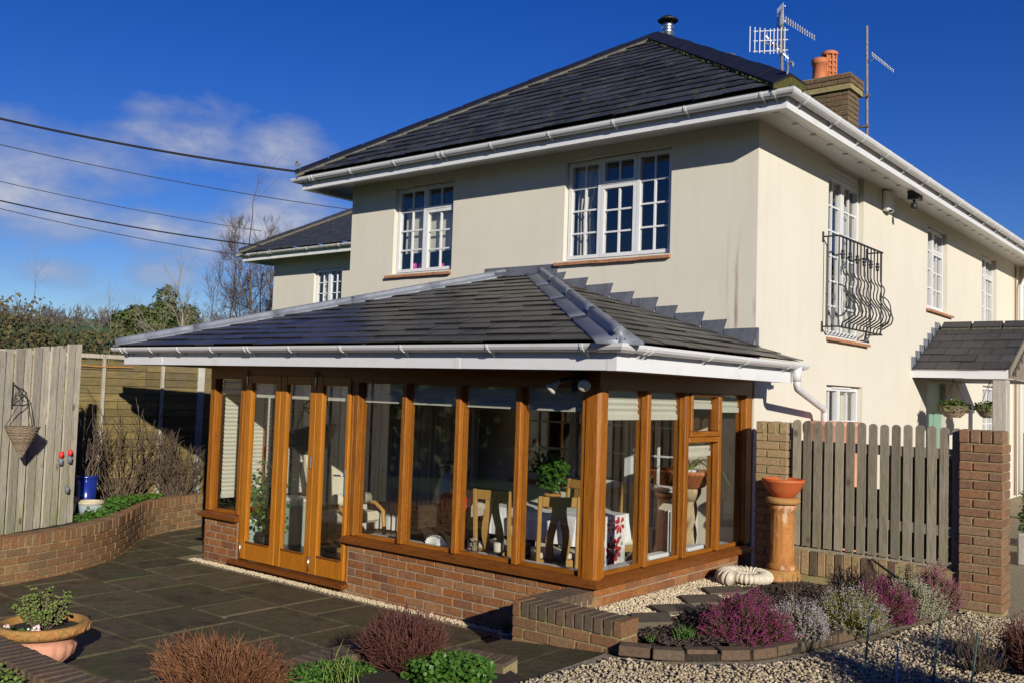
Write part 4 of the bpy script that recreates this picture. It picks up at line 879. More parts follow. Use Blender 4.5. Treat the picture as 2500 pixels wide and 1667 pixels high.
# roof
CE = .47; CZ = 2.318; CK = .3176; cs = math.sqrt(1 + CK * CK)
cx0, cx1, cy0 = -6.375, .47, -.47
rl, rr = -3.30, -2.705
def cz(d): return CZ + d * CK
RYB = D - .004
run = RYB - cy0
r_ = MB()
r_.add([(cx0, cy0, CZ), (cx1, cy0, CZ), (cx1 - run, RYB, cz(run)), (cx0 + run, RYB, cz(run))], [(0, 1, 2, 3)])
r_.add([(cx1, cy0, CZ), (cx1, 2.74, CZ), (.03, RYB, cz(cx1 - .03)), (cx1 - run, RYB, cz(run))], [(0, 1, 2, 3)])
r_.add([(cx0, RYB, CZ), (cx0, cy0, CZ), (cx0 + run, RYB, cz(run))], [(0, 1, 2)])
r_.add([(cx0, cy0, CZ - .03), (cx1, cy0, CZ - .03), (cx1, RYB, CZ - .03), (cx0, RYB, CZ - .03)], [(3, 2, 1, 0)])
cro = r_.build('roof', 'slate_new', cons)
slates(cro, 'slate_new', (cx0, cy0, CZ), (1, 0, 0), (0, 1, CK), [(0, -.03), (cx1 - cx0, -.03), (cx1 - run - cx0, run * cs), (run, run * cs)], course=.228, width=.33, lift=.011)
slates(cro, 'slate_new', (cx1, 2.74, CZ), (0, -1, 0), (-1, 0, CK), [(0, -.03), (2.74 - cy0, -.03), (2.74 - RYB, run * cs), (2.74 - RYB, .35 * cs)], course=.228, width=.33, lift=.011)
MB().sweep(rect_ring(-.02, .0, 2.27, 2.318), [(-6.29, D), (-6.29, -EO2), (EO2, -EO2), (EO2, 2.7)]).build('eaves_fillet', 'iron', cons)
# lead hips: rounded roll with flat wings, in lapped lengths
def lead_hip(A, B, na, nb, n, wd=.15, m='lead'):
    A, B = Vector(A), Vector(B); t = (B - A).normalized(); Ln = (B - A).length; na, nb = Vector(na).normalized(), Vector(nb).normalized()
    ea = t.cross(na).normalized(); eb = nb.cross(t).normalized()
    if ea.z > 0: ea = -ea
    if eb.z > 0: eb = -eb
    up = (na + nb).normalized()
    for k in range(n):
        a, b = Ln * k / n - (.03 if k else 0), Ln * (k + 1) / n; dz = .002 * (k % 2)
        mb = MB(); V = []; F = []; mseg = 5
        for i in range(mseg + 1):
            p = A + t * (a + (b - a) * i / mseg); w = wd * (1 + .018 * math.sin(i * 2.1 + k)); j = [RND.uniform(-.003, .003) for _ in range(2)]
            pts = [ea * w + na * .006, ea * w + na * (.026 + dz), ea * .045 + na * (.024 + dz + j[0])]
            pts += [up * .052 + (-(ea - eb).normalized() * math.cos(q) * -1 * .034 + up * math.sin(q) * .034) for q in (math.pi * -.1, math.pi * .12, math.pi * .3, math.pi * .5, math.pi * .7, math.pi * .88, math.pi * 1.1)]
            pts += [eb * .045 + nb * (.024 + dz + j[1]), eb * w + nb * (.026 + dz), eb * w + nb * .006]
            V += [p + q for q in pts]; npt = len(pts)
        for i in range(mseg):
            for c in range(npt - 1): F.append((i * npt + c, i * npt + c + 1, (i + 1) * npt + c + 1, (i + 1) * npt + c))
        F += [tuple(range(npt - 1, -1, -1)), tuple(mseg * npt + c for c in range(npt))]
        mb.add(V, F).build('lead_hip', m, cro, True)
kF, kR, kL = (0, -CK, 1), (CK, 0, 1), (-CK, 0, 1)
apR, apL = (cx1 - run, RYB, cz(run) + .005), (cx0 + run, RYB, cz(run) + .005)
lead_hip((cx1 + .01, cy0 - .01, CZ + .005), apR, kF, kR, 4, wd=.17)
lead_hip((cx0, cy0, CZ + .005), apL, kL, kF, 5, wd=.105)
MB().tube([Vector((cx1 - .02, cy0 + .02, CZ + .065)) - Vector((-1, 1, CK)).normalized() * .012, Vector((cx1 - .02, cy0 + .02, CZ + .065)) + Vector((-1, 1, CK)).normalized() * .012], .042, 14).build('roll_end_cap', 'lead', cro)
MB().prism([(cx1 + .035, cy0 + .12, CZ - .03), (cx1 + .035, cy0 - .035, CZ - .03), (cx1 - .15, cy0 - .035, CZ - .03), (cx1 - .15, cy0 - .035, CZ + .04), (cx1 + .035, cy0 - .035, CZ + .045), (cx1 + .035, cy0 + .12, CZ + .045)][0:0] or [(cx1 + .02, cy0 + .14, CZ - .02), (cx1 + .02, cy0 - .02, CZ - .02), (cx1 - .16, cy0 - .02, CZ - .02), (cx1 - .02, cy0 + .02, CZ - .02)], (0, 0, .05)).build('lead_apron', 'lead', cro)
MB().box(apL[0] - .12, apR[0] + .15, RYB - .13, RYB, cz(run) - .025, cz(run) + .035).build('ridge_lead', 'lead_dark', cro)
# inside ceiling
MT['ceil'] = mat('cream_ceiling', [(.34, .31, .25)], rough=.9, fine=0)
MB().box(XL + .1, -.1, .1, D, 2.126, 2.14).build('ceiling', 'ceil', cons)
# twin spot lamp at the front corner
lamp = thing('spot_lamp', 'twin bulb spot lamp with motion sensor under the conservatory eaves by the corner post', 'lamp', (-.2, -.06, 1.95))
MB().cbox(-.24, -.14, -.06, -.003, 2.03, 2.12, .01).build('backplate', 'black', lamp)
MB().tube([(-.17, -.06, 2.06), (-.09, -.10, 2.04)], .018, 8).tube([(-.21, -.06, 2.06), (-.30, -.10, 2.04)], .018, 8).build('arms', 'black', lamp)
MT['bulb'] = mat('frosted_bulb', [(.45, .43, .36), (.55, .53, .46)], sc=9, rough=.12, spec=.8, fine=.1)
def bulb(P, d):
    d = Vector(d).normalized(); q = d.to_track_quat('Z', 'Y'); mb = MB().lathe([(.018, 0), (.02, .03), (.045, .085), (.05, .10), (.046, .108), (.025, .118), (.003, .12)], 18)
    mb.v = [tuple(q @ Vector(v) + Vector(P)) for v in mb.v]; mb.build('bulb', 'bulb', lamp, True)
bulb((-.08, -.10, 2.04), (.7, -1, -.45)); bulb((-.31, -.10, 2.04), (-.6, -.5, -.75))
MB().lathe([(.012, 0), (.026, .01), (.03, .05), (.02, .07)], 12, (-.19, -.07, 1.955)).build('sensor', 'black', lamp, True)

# pleated blinds
MT['pleat'] = mat('pleated_blind', [(.50, .48, .40), (.56, .54, .46)], sc=6, rough=.9, fine=.04)
def blind_x(x0, x1, z0, z1, y=.085, dark=False):
    n = max(3, int((z1 - z0) / .022)); v = []; f = []
    for k in range(n + 1):
        z = z1 - (z1 - z0) * k / n; d = .012 * (k % 2)
        v += [(x0, y + d, z), (x1, y + d, z)]
    for k in range(n): f.append((2 * k, 2 * k + 1, 2 * k + 3, 2 * k + 2))
    b = link_mesh('pleated_blind', v, f, 'pleat', cons); MB().box(x0, x1, y - .006, y + .018, z0 - .035, z0).build('blind_rail', 'pleat', b)
def blind_y(y0, y1, z0, z1, x=-.085):
    n = max(3, int((z1 - z0) / .022)); v = []; f = []
    for k in range(n + 1):
        z = z1 - (z1 - z0) * k / n; d = .012 * (k % 2); v += [(x - d, y0, z), (x - d, y1, z)]
    for k in range(n): f.append((2 * k, 2 * k + 1, 2 * k + 3, 2 * k + 2))
    b = link_mesh('pleated_blind', v, f, 'pleat', cons); MB().box(x - .018, x + .006, y0, y1, z0 - .045, z0).build('blind_rail', 'pleat', b)
xs2 = [-2.725] + [m + MW + .01 for m in FM]; xe2 = [m - .005 for m in FM] + [-.165]
for a, b in zip(xs2, xe2): blind_x(a, b, 1.835, 1.98)
blind_x(XL + .1, -4.62, 1.86, 1.98)
for a, b in dl: blind_x(a + .1, b - .09, 1.835, 1.945, y=.06)
blind_y(.13, .705, 1.79, 1.975); blind_y(.79, 1.345, 1.79, 1.975); blind_y(2.06, 2.55, 1.86, 1.975); blind_y(1.47, 1.94, 1.89, 1.95, x=-.06); blind_y(1.435, 1.98, 1.46, 1.545)
for y0, y1 in ((.12, .64), (.72, 1.29)): blind_y(y0, y1, .72, 1.97, x=XL + .12)
# ================================================================== GROUND
def poly_area_pts(poly, n, zf=None):
    """n random points inside a polygon"""
    P = np.array(poly, float); lo, hi = P.min(0), P.max(0); out = np.zeros((0, 2))
    while len(out) < n:
        q = rng.uniform(lo, hi, (n * 2, 2)); ins = np.zeros(len(q), bool); j = len(P) - 1
        for i in range(len(P)):
            c = ((P[i, 1] > q[:, 1]) != (P[j, 1] > q[:, 1])) & (q[:, 0] < (P[j, 0] - P[i, 0]) * (q[:, 1] - P[i, 1]) / (P[j, 1] - P[i, 1] + 1e-12) + P[i, 0]); ins ^= c; j = i
        out = np.vstack([out, q[ins]])
    return out[:n]
def rot_any(n):
    q = rng.normal(size=(n, 4)); q /= np.linalg.norm(q, axis=1)[:, None]; w, x, y, z = q.T
    return np.stack([np.stack([1 - 2 * (y * y + z * z), 2 * (x * y - z * w), 2 * (x * z + y * w)], -1), np.stack([2 * (x * y + z * w), 1 - 2 * (x * x + z * z), 2 * (y * z - x * w)], -1), np.stack([2 * (x * z - y * w), 2 * (y * z + x * w), 1 - 2 * (x * x + y * y)], -1)], 1)
def stones(name, m, P, s0, s1, label, cat, flat=.62, parent=None):
    n = len(P); v, f = ICO; S = rng.uniform(s0, s1, n)
    sc = np.stack([rng.uniform(.8, 1.3, n), rng.uniform(.65, 1.0, n), rng.uniform(.4, .75, n)], -1)
    V = v[None] * rng.uniform(.8, 1.2, (n, 12, 1)) * sc[:, None, :]; V = np.einsum('nij,nvj->nvi', rot_any(n), V) * S[:, None, None]; V[:, :, 2] *= .8
    V += P[:, None, :]; F = (f[None] + (np.arange(n) * 12)[:, None, None]).reshape(-1, 3)
    o = np_mesh(name, V.reshape(-1, 3), F, m, parent); o['kind'] = 'stuff'
    if label: tag(o, label, cat)
    return o
def sheet(name, poly, z, m, skirt=.4, kind='structure'):
    n = len(poly); zz = z if isinstance(z, (list, tuple)) else [z] * n
    v = [(x, y, q) for (x, y), q in zip(poly, zz)] + [(x, y, q - skirt) for (x, y), q in zip(poly, zz)]
    o = link_mesh(name, v, [tuple(range(n))] + [(k, n + k, n + (k + 1) % n, (k + 1) % n) for k in range(n)], m); o['kind'] = kind; return o
# one great sheet to the horizon, rising to a field in the distance
nr, na = 46, 96; V = []; F = []
for i in range(nr):
    d = .5 * (1.19 ** i)
    for k in range(na):
        a = 2 * math.pi * k / na; x, y = -3 + d * math.cos(a), 3 + d * math.sin(a)
        h = max(0, min(d, 260) - 22) * .07 * (1 + .12 * math.sin(3 * a + 1)) + (.5 * math.sin(a * 7 + d * .05) if d > 30 else 0)
        V.append((x, y, -.09 + h))
F = [(i * na + k, (i + 1) * na + k, (i + 1) * na + (k + 1) % na, i * na + (k + 1) % na) for i in range(nr - 1) for k in range(na)] + [tuple(range(na))]
gd = link_mesh('ground', V, F, 'field'); gd['kind'] = 'structure'
# patio base with each flagstone
patio = sheet('patio', [(-8.2, -4.6), (.6, -4.6), (.6, 2.6), (-8.2, 2.6)], -.012, 'flag_joint', .06)
y = -4.5; row = 0
FL = []
while y < 2.4:
    hh = RND.choice((.45, .6, .6, .3)); x = -8.1 - RND.uniform(0, .4)
    while x < -.3:
        ww = RND.choice((.45, .6, .75, .9, .6)); FL.append((x, min(x + ww, -.25), y, y + hh)); x += ww
    y += hh
for (x0, x1, y0, y1) in FL:
    if x1 - x0 < .12: continue
    if y0 < -.02 < y1 and x1 > -5.3: y1 = -.085
    if y0 >= -.1 and x1 > -5.15: continue
    if y1 - y0 < .08: continue
    g = .011
    mb = MB().cbox(x0 + g, x1 - g, y0 + g, y1 - g, -.03, RND.uniform(-.003, .003), .007)
    mb.v = [(a + RND.uniform(-.005, .005), b + RND.uniform(-.005, .005), c + (RND.uniform(-.003, .002) if c > -.02 else 0)) for a, b, c in mb.v]
    mb.build('flagstone', 'flag', patio)
# pale gravel drain strip along the front of the conservatory
P = poly_area_pts([(-5.30, -.085), (-.35, -.085), (-.35, .0), (-5.30, .0)], 5200); stones('gravel_strip', 'pea', np.column_stack([P, rng.uniform(-.012, .006, len(P))]), .005, .010, 'narrow strip of pale pea gravel along the front of the conservatory base', 'gravel')
# raised terrace on the right: gravel, planting bed, drive
EDGE = [(.72, -.80), (.98, -.68), (1.18, -.50), (1.42, -.22), (1.56, .20), (1.65, .62), (1.72, 1.0), (1.79, 1.5), (1.87, 2.0), (1.95, 2.32)]
sheet('gravel_path', [(.62, -5.5), (9, -5.5), (9, 2.55), (1.9, 2.55)] + EDGE[::-1] + [(.62, -.78)], .262, 'base_gravel', .5)
P = poly_area_pts([(.60, -2.2), (1.3, -2.45), (3.3, .6), (3.0, 2.4), (1.98, 2.35)] + [(x + .12, y - .06) for x, y in EDGE[::-1]] + [(.76, -.9)], 25000)
stones('gravel_stones', 'gravel', np.column_stack([P, rng.uniform(.258, .288, len(P))]), .007, .016, 'loose cream and grey gravel stones in front of the heather bed', 'gravel')
sheet('planting_bed', [(.0, -.42), (.70, -.42)] + EDGE[1:] + [(1.95, 2.6), (.0, 2.6)], .31, 'soil', .5)
sheet('drive', [(.02, 2.56), (12, 2.56), (12, 30), (.02, 30)], .255, 'base_gravel', .5)
P = poly_area_pts([(.005, -.45), (.45, -.45), (.58, .0), (.56, .6), (.55, 1.1), (.50, 1.75), (.22, 2.5), (.005, 2.6)], 15000)
stones('pale_gravel', 'pea', np.column_stack([P, rng.uniform(.308, .33, len(P))]), .006, .0125, 'pale pea gravel beside the right side of the conservatory', 'gravel')
P = poly_area_pts([(.62, -.42), (.95, -.55), (1.38, -.12), (1.6, .7), (1.78, 1.6), (1.9, 2.3), (.6, 2.33), (.48, 1.6), (.55, .5)], 6500)
n = len(P); bv = MB().box(-.5, .5, -.5, .5, -.5, .5); bvv = np.array(bv.v); bf = np.array(bv.f)
S = np.stack([rng.uniform(.012, .045, n), rng.uniform(.006, .016, n), rng.uniform(.003, .007, n)], -1)
V = bvv[None] * S[:, None, :]; ang = rng.uniform(0, 6.28, n); tl = rng.normal(0, .35, n)
Mz = np.zeros((n, 3, 3)); Mz[:, 0, 0] = np.cos(ang); Mz[:, 0, 1] = -np.sin(ang); Mz[:, 1, 0] = np.sin(ang); Mz[:, 1, 1] = np.cos(ang); Mz[:, 2, 2] = 1
My = np.zeros((n, 3, 3)); My[:, 1, 1] = 1; My[:, 0, 0] = np.cos(tl); My[:, 0, 2] = np.sin(tl); My[:, 2, 0] = -np.sin(tl); My[:, 2, 2] = np.cos(tl)
mound = .02 * np.sin(P[:, 0] * 9 + 1) * np.sin(P[:, 1] * 7) + .012
V = np.einsum('nij,nvj->nvi', Mz @ My, V) + np.column_stack([P, .315 + np.maximum(0, mound) + rng.uniform(0, .012, n)])[:, None, :]
tag(np_mesh('bark_mulch', V.reshape(-1, 3), (bf[None] + (np.arange(n) * 8)[:, None, None]).reshape(-1, 4), 'mulch'), 'dark bark chippings covering the heather bed', 'mulch', kind='stuff')
# stepped flags rising to the gravel beside the little wall
MT['slab_brown'] = mat('brown_slab', [(.085, .068, .045), (.12, .098, .068)], sc=8, rough=.85, fine=.25, bump=(50, .4, .005))
st = sheet('garden_step', [(-.30, -1.9), (.80, -1.9), (.80, -.69), (-.30, -.69)], [.15, .25, .25, .15], 'flag_joint', .4)
for (x0, x1, y0, y1) in ((-.31, .26, -1.25, -.70), (-.31, .26, -1.9, -1.26), (.27, .79, -1.12, -.70), (.27, .79, -1.9, -1.13)):
    zq = lambda x: .168 + (x + .3) / 1.1 * .095
    MB().add([(x0, y0, zq(x0) - .04), (x1, y0, zq(x1) - .04), (x1, y1, zq(x1) - .04), (x0, y1, zq(x0) - .04), (x0, y0, zq(x0)), (x1, y0, zq(x1)), (x1, y1, zq(x1)), (x0, y1, zq(x0))], [(3, 2, 1, 0), (4, 5, 6, 7), (0, 1, 5, 4), (1, 2, 6, 5), (2, 3, 7, 6), (3, 0, 4, 7)]).build('flagstone', 'flag', st)

# ================================================================== GARDEN WALLS
def catmull(pts, step=.04):
    pts = [Vector((p[0], p[1])) for p in pts]; pts = [2 * pts[0] - pts[1]] + pts + [2 * pts[-1] - pts[-2]]; out = []
    for i in range(1, len(pts) - 2):
        p0, p1, p2, p3 = pts[i - 1:i + 3]; n = max(2, int((p2 - p1).length / step))
        for k in range(n):
            t = k / n; out.append(.5 * ((2 * p1) + (-p0 + p2) * t + (2 * p0 - 5 * p1 + 4 * p2 - p3) * t * t + (-p0 + 3 * p1 - 3 * p2 + p3) * t ** 3))
    out.append(pts[-2]); return out
def along(path):
    L = [0]
    for a, b in zip(path, path[1:]): L.append(L[-1] + (b - a).length)
    def at(s):
        s = max(0, min(s, L[-1] - 1e-6)); i = max(k for k in range(len(L)) if L[k] <= s); i = min(i, len(path) - 2)
        d = (path[i + 1] - path[i]); t = (s - L[i]) / max(1e-9, d.length); p = path[i] + d * t
        a, b = path[max(0, i - 2)], path[min(len(path) - 1, i + 3)]; return p, math.atan2((b - a).y, (b - a).x)
    return L[-1], at
def path_wall(root, path, z0, n, cop, m, mcop, morb, wd=.215, name='wall_core', copext=.0):
    """curved wall: outer face is the path (outward right of it)"""
    Ln, at = along(path)
    zt = z0 + n * .075
    core = MB().sweep([(-.01, z0 - .25), (-.01, zt + (.085 if cop else 0)), (-wd + .012, zt + (.085 if cop else 0)), (-wd + .012, z0 - .25)], [(p.x, p.y) for p in path]).build(name, morb, root)
    for k in range(n):
        s = .112 if k % 2 else 0.0
        if k % 2: p, a = at(.054); put_brick(core, 'h', m, (p.x, p.y, z0 + k * .075), a)
        while s < Ln - .05:
            e = min(s + .225, Ln); p, a = at((s + e) / 2); ln = e - s - .01
            put_brick(core, 's' if ln > .13 else 'h', m, (p.x, p.y, z0 + k * .075), a, ln / (.215 if ln > .13 else .1025)); s = e
    if cop:
        s = .04; cnt = int(Ln / .076)
        for k in range(cnt):
            p, a = at((k + .5) * Ln / cnt); put_brick(core, 'c', mcop, (p.x + copext * math.sin(a), p.y - copext * math.cos(a), zt), a, 1.0, .006)
    return core
cw = thing('garden_wall', 'long curved low brick retaining wall round the left side of the patio', 'wall', (-6, -.6, 0))
CWP = catmull([(-4.75, -4.3), (-4.98, -3.2), (-5.15, -2.13), (-5.24, -1.72), (-5.43, -1.22), (-5.75, -.73), (-6.05, -.42), (-6.4, -.12), (-6.72, .16), (-6.95, .45), (-7.10, .75), (-7.22, 1.1), (-7.3, 1.5), (-7.32, 2.2)])
# outward (towards the patio) is right of a path running from back to front
path_wall(cw, CWP[::-1][::1] if 0 else CWP, -.045, 5, True, 'brick_old', 'brick_old', 'mortar_yellow')
bed = sheet('raised_bed', [(p.x - .12, p.y + .06) for p in CWP] + [(-7.95, 2.2), (-7.95, -.2), (-8.5, -1.0), (-8.5, -4.3)], .395, 'soil', .5)
lw = thing('garden_wall', 'short L shaped low brick wall at the front corner of the conservatory', 'wall', (.1, -.5, .1))
LP = [Vector((-.225, .0)), Vector((-.225, -.71)), Vector((.70, -.71)), Vector((.70, -.50))]
core = MB().box(-.215, -.01, -.70, -.002, -.1, .40).box(-.01, .69, -.70, -.51, -.1, .40).build('wall_core', 'mortar_yellow', lw)
def lrun(a, b, z, n, h0): brick_run(core, 'brick_old', a, b, z, n, head0=h0)
lrun((-.225, 0), (-.225, -.71), .055, 4, 0); lrun((-.225, -.71), (.70, -.71), .055, 4, 1); lrun((.70, -.71), (.70, -.50), .055, 4, 0); lrun((0, -.50), (0, 0), .205, 2, 0)
for k in range(7): put_brick(core, 'c', 'brick_dark', (-.225 - .0, -.075 - k * .076 + .037, .355), -math.pi / 2, 1, .004)
for k in range(12): put_brick(core, 'c', 'brick_dark' if 0 < k < 11 else 'brick_old', (-.19 + k * .0775, -.712, .355), 0, 1, .004)
fgw = thing('garden_wall', 'low curved mossy brick planter wall in the foreground', 'wall', (-.8, -2.6, 0))
FGP = catmull([(-3.6, -3.45), (-2.6, -3.40), (-2.13, -3.40), (-1.48, -3.40), (-.95, -3.40), (-.64, -3.2), (-.52, -2.85), (-.50, -2.5), (-.53, -2.25), (-.50, -1.96), (-.35, -1.70), (-.11, -1.57), (.10, -1.53), (.42, -1.44)])
# patio lies left of this path: reverse so outward faces the patio
path_wall(fgw, FGP[::-1], .0, 3, True, 'brick_old', 'brick_dark', 'mortar_yellow', wd=.22)
brick_run(fgw, 'brick_old', (.42 + .06, -1.44 - .215), (.42, -1.44), .075, 2)
sheet('planter_bed', [(p.x, p.y - .1) for p in FGP] + [(.9, -1.75), (1.6, -2.6), (1.4, -4.2), (-3.6, -4.6)], .275, 'soil', .3)
# brick edging of the heather bed
be = thing('bed_edging', 'row of dark bricks edging the heather bed', 'edging', (1.4, .5, .28))
ep = catmull(EDGE[:], .03); Ln, at = along(ep); cnt = int(Ln / .215)
MT_e = 'brick_dark'
for k in range(cnt):
    p, a = at((k + .5) * Ln / cnt); o = put_brick(be, 's', MT_e, (p.x, p.y, .272), a, .93, .012); o.rotation_euler.x = RND.uniform(-.06, .06)
# stepping stones
for (a, b, c, lb) in (((.228, 1.293), (.42, 1.609), (.397, 1.099), 'brown stepping stone farthest back, nearest the fossil ornament'), ((.259, .831), (.452, 1.114), (.464, .625), 'brown stepping stone, second from the fossil ornament'), ((.285, .328), (.466, .607), (.481, .189), 'brown stepping stone, third from the fossil ornament'), ((.331, -.009), (.508, .22), (.51, -.25), 'dark stepping stone tucked behind the L shaped brick wall')):
    d = (b[0] + c[0] - a[0], b[1] + c[1] - a[1]); zt = .352 + RND.uniform(-.003, .003)
    tag(MB().prism([(q[0] + RND.uniform(-.006, .006), q[1] + RND.uniform(-.006, .006), .30) for q in (a, c, d, b)], (0, 0, zt - .30)).build('stepping_stone', 'slab_brown'), lb, 'paving slab', 'stepping stones beside the conservatory')

# ================================================================== PILLARS AND PICKET FENCE
def pillar(label, x, y, w, dp, rot, z0, n, m, mor, m2=None):
    t = thing('brick_pillar', label, 'pillar', (x, y, z0)); c, s = math.cos(rot), math.sin(rot)
    Q = lambda a, b: (x + a * c - b * s, y + a * s + b * c)
    pts = [Q(.012, .012), Q(w - .012, .012), Q(w - .012, dp - .012), Q(.012, dp - .012)]
    MB().prism([(p[0], p[1], z0 - .2) for p in pts], (0, 0, n * .075 + .2 + .09)).build('pillar_core', mor, t)
    for k in range(n):
        z = z0 + k * .075
        for i, (a, b) in enumerate(((Q(0, 0), Q(w, 0)), (Q(w, 0), Q(w, dp)), (Q(0, dp), Q(0, 0)))): brick_run(t, m, a, b, z, 1, head0=k + i)
    z = z0 + n * .075
    for k in range(int(w / .08)):
        p = Q(.04 + k * (w - .08) / (int(w / .08) - 1), 0); put_brick(t, 'c', m2 or m, (p[0], p[1], z), rot, 1.12, .003)
    return t
pillar('buff brick pillar at the left end of the picket fence beside the house', .20, 2.34, .30, .30, .10, .29, 18, 'brick_buff', 'mortar_yellow')
pillar('red brick pillar at the right end of the picket fence', 1.975, 2.36, .335, .335, .05, .30, 18, 'brick_pillar', 'mortar_yellow')
pf = thing('picket_fence', 'grey weathered picket fence with rounded tops between two brick pillars', 'fence', (1.25, 2.45, .3))
PN = 15
for k in range(PN):
    x = .575 + k * (1.945 - .575) / (PN - 1); w = .0355; zt = 1.775 - .006 * math.sin(k) - .0005 * k; zb = .635 - .004 * k * .3; yy = 2.405 + .02 * k / PN
    top = [(x - w + w * (1 - math.cos(a)), zt - .03 + .03 * math.sin(a)) for a in [math.pi * j / 8 for j in range(9)]]
    pts = [(x + w, zb), (x - w, zb)] + top
    MB().prism([(a, yy, b) for a, b in pts], (0, .019, 0)).build('picket', 'picket', pf)
for k in range(PN - 1):
    x = .624 + k * (1.945 - .575) / (PN - 1); MB().box(x - .047, x + .047, 2.50, 2.518, .64, 1.545 - (.35 if k in (5, 7) else 0)).build('back_picket', 'picket', pf)
for z in (.86, 1.50): MB().box(.50, 1.98, 2.427, 2.467, z, z + .085).build('fence_rail', 'picket', pf)
MB().box(.50, 1.98, 2.432, 2.452, .585, .632).build('gravel_board', 'picket', pf)
sr = thing('soldier_course', 'row of upright bricks set in the ground under the picket fence', 'brick edging', (1.25, 2.4, .3))
for k in range(20): put_brick(sr, 'sold', 'brick_buff' if k % 3 else 'brick_dark', (.52 + k * .0765, 2.385 + .001 * k, .385 - RND.uniform(0, .008)), 0, 1.05, .004)
MB().box(.48, 1.98, 2.40, 2.49, .2, .585).build('mortar_bed', 'mortar_yellow', sr)
tag(MB().tube([(1.28, 2.37, .60), (1.55, 2.25, .48), (1.80, 2.12, .34)], .011, 6).build('prop_stick', 'black'), 'dark stick leaning from the foot of the picket fence', 'stick')

# ================================================================== LEFT FENCES
gf = thing('board_fence', 'grey weathered vertical board fence at the left edge', 'fence', (-5.7, -1.7, .4))
G0, G1 = Vector((-5.53, -2.10)), Vector((-6.03, -1.04)); gdv = (G1 - G0).normalized(); gn = Vector((gdv.y, -gdv.x))
bw = .122; tot = (G1 - G0).length
for k in range(15):
    s1 = tot - k * bw; a = G0 + gdv * (s1 - bw + .011); b = G0 + gdv * (s1 - .004); off = gn * (.018 if k % 2 else 0); zt = 2.304 - .0135 * k + RND.uniform(-.006, .006)
    a, b = a + off, b + off; MB().prism([(a.x, a.y, .40), (b.x, b.y, .40), (b.x, b.y, zt + .002), (a.x, a.y, zt - .004)], (-gn.x * .02, -gn.y * .02, 0)).build('board', 'board_grey', gf)
e0, e1 = G1 - gn * .022, G1 - gn * .075
MB().prism([(G1.x - gdv.x * .05 - gn.x * .022, G1.y - gdv.y * .05 - gn.y * .022, .4), (G1.x + gdv.x * .004 - gn.x * .022, G1.y + gdv.y * .004 - gn.y * .022, .4), (G1.x + gdv.x * .004 - gn.x * .09, G1.y + gdv.y * .004 - gn.y * .09, .4), (G1.x - gdv.x * .05 - gn.x * .09, G1.y - gdv.y * .05 - gn.y * .09, .4)], (0, 0, 1.89)).build('fence_post', 'board_grey', gf)
XF = -7.80
pn = thing('panel_fence', 'brown overlapping horizontal board fence along the left boundary', 'fence', (XF, .4, .3))
zz = .36
k = 0
while zz < 2.16:
    for y0, y1 in ((-2.9, -1.1), (-1.09, .72), (.73, 1.5)):
        h = .118; MB().add([(XF + .035, y0, zz), (XF + .035, y1, zz), (XF + .012, y1, zz + h), (XF + .012, y0, zz + h), (XF - .0, y0, zz), (XF, y1, zz), (XF, y1, zz + h), (XF, y0, zz + h)], [(0, 1, 2, 3), (7, 6, 5, 4), (0, 4, 5, 1), (3, 2, 6, 7), (0, 3, 7, 4), (1, 5, 6, 2)]).build('fence_board', 'panel', pn)
    zz += .1; k += 1
for y in (-1.7, -.6, .12, .95): MB().cbox(XF + .03, XF + .07, y - .02, y + .02, .4, 2.2, .004).build('batten', 'board_grey', pn)
MB().cbox(XF - .02, XF + .05, -2.9, 1.5, 2.20, 2.255, .006).build('capping_rail', 'board_grey', pn)
MB().cbox(XF - .04, XF + .06, 1.50, 1.60, .2, 2.36, .008).build('concrete_post', 'concrete', pn)
MB().box(XF - .02, XF + .02, 1.6, 2.6, .3, 2.2).build('end_panel', 'panel', pn)
MT['rope'] = mat('orange_line', [(.50, .20, .03)], rough=.8, fine=.1)
MB().tube([(XF + .075, -1.0 + .1 * k, 2.10 + .004 * math.sin(k)) for k in range(16)], .006, 5).build('orange_line', 'rope', pn)

# ================================================================== ORNAMENTS AND POTS
ct = thing('pedestal', 'weathered terracotta fluted column pedestal by the picket fence', 'pedestal', (.53, 2.22, .33))
flute = lambda a, z: 1 - .035 * max(0, math.cos(a * 14)) if 0.25 < z < .60 else 1
MB().lathe([(.165, 0), (.17, .02), (.165, .06), (.15, .09), (.148, .10)], 36, (.53, 2.22, .33)).build('pedestal_base', 'terracotta_mossy', ct, True)
MB().lathe([(.125, .10), (.132, .12), (.128, .145), (.112, .16), (.11, .17), (.108, .25), (.105, .26), (.102, .59), (.102, .60), (.104, .62), (.118, .64), (.12, .67), (.108, .68), (.108, .685)], 84, (.53, 2.22, .33), mod=flute).build('fluted_shaft', 'terracotta_worn', ct, True)
MB().lathe([(.12, .685), (.148, .69), (.155, .71), (.15, .735), (.12, .745)], 36, (.53, 2.22, .33)).build('pedestal_cap', 'terracotta_mossy', ct, True)
tag(MB().lathe([(.09, 0), (.10, .005), (.155, .07), (.178, .125), (.182, .13), (.190, .135), (.190, .160), (.180, .165), (.172, .155), (.14, .07), (.08, .02), (.01, .015)], 40, (.53, 2.22, 1.076)).build('terracotta_bowl', 'terracotta_bright', None, True), 'bright terracotta bowl on top of the fluted pedestal', 'bowl')
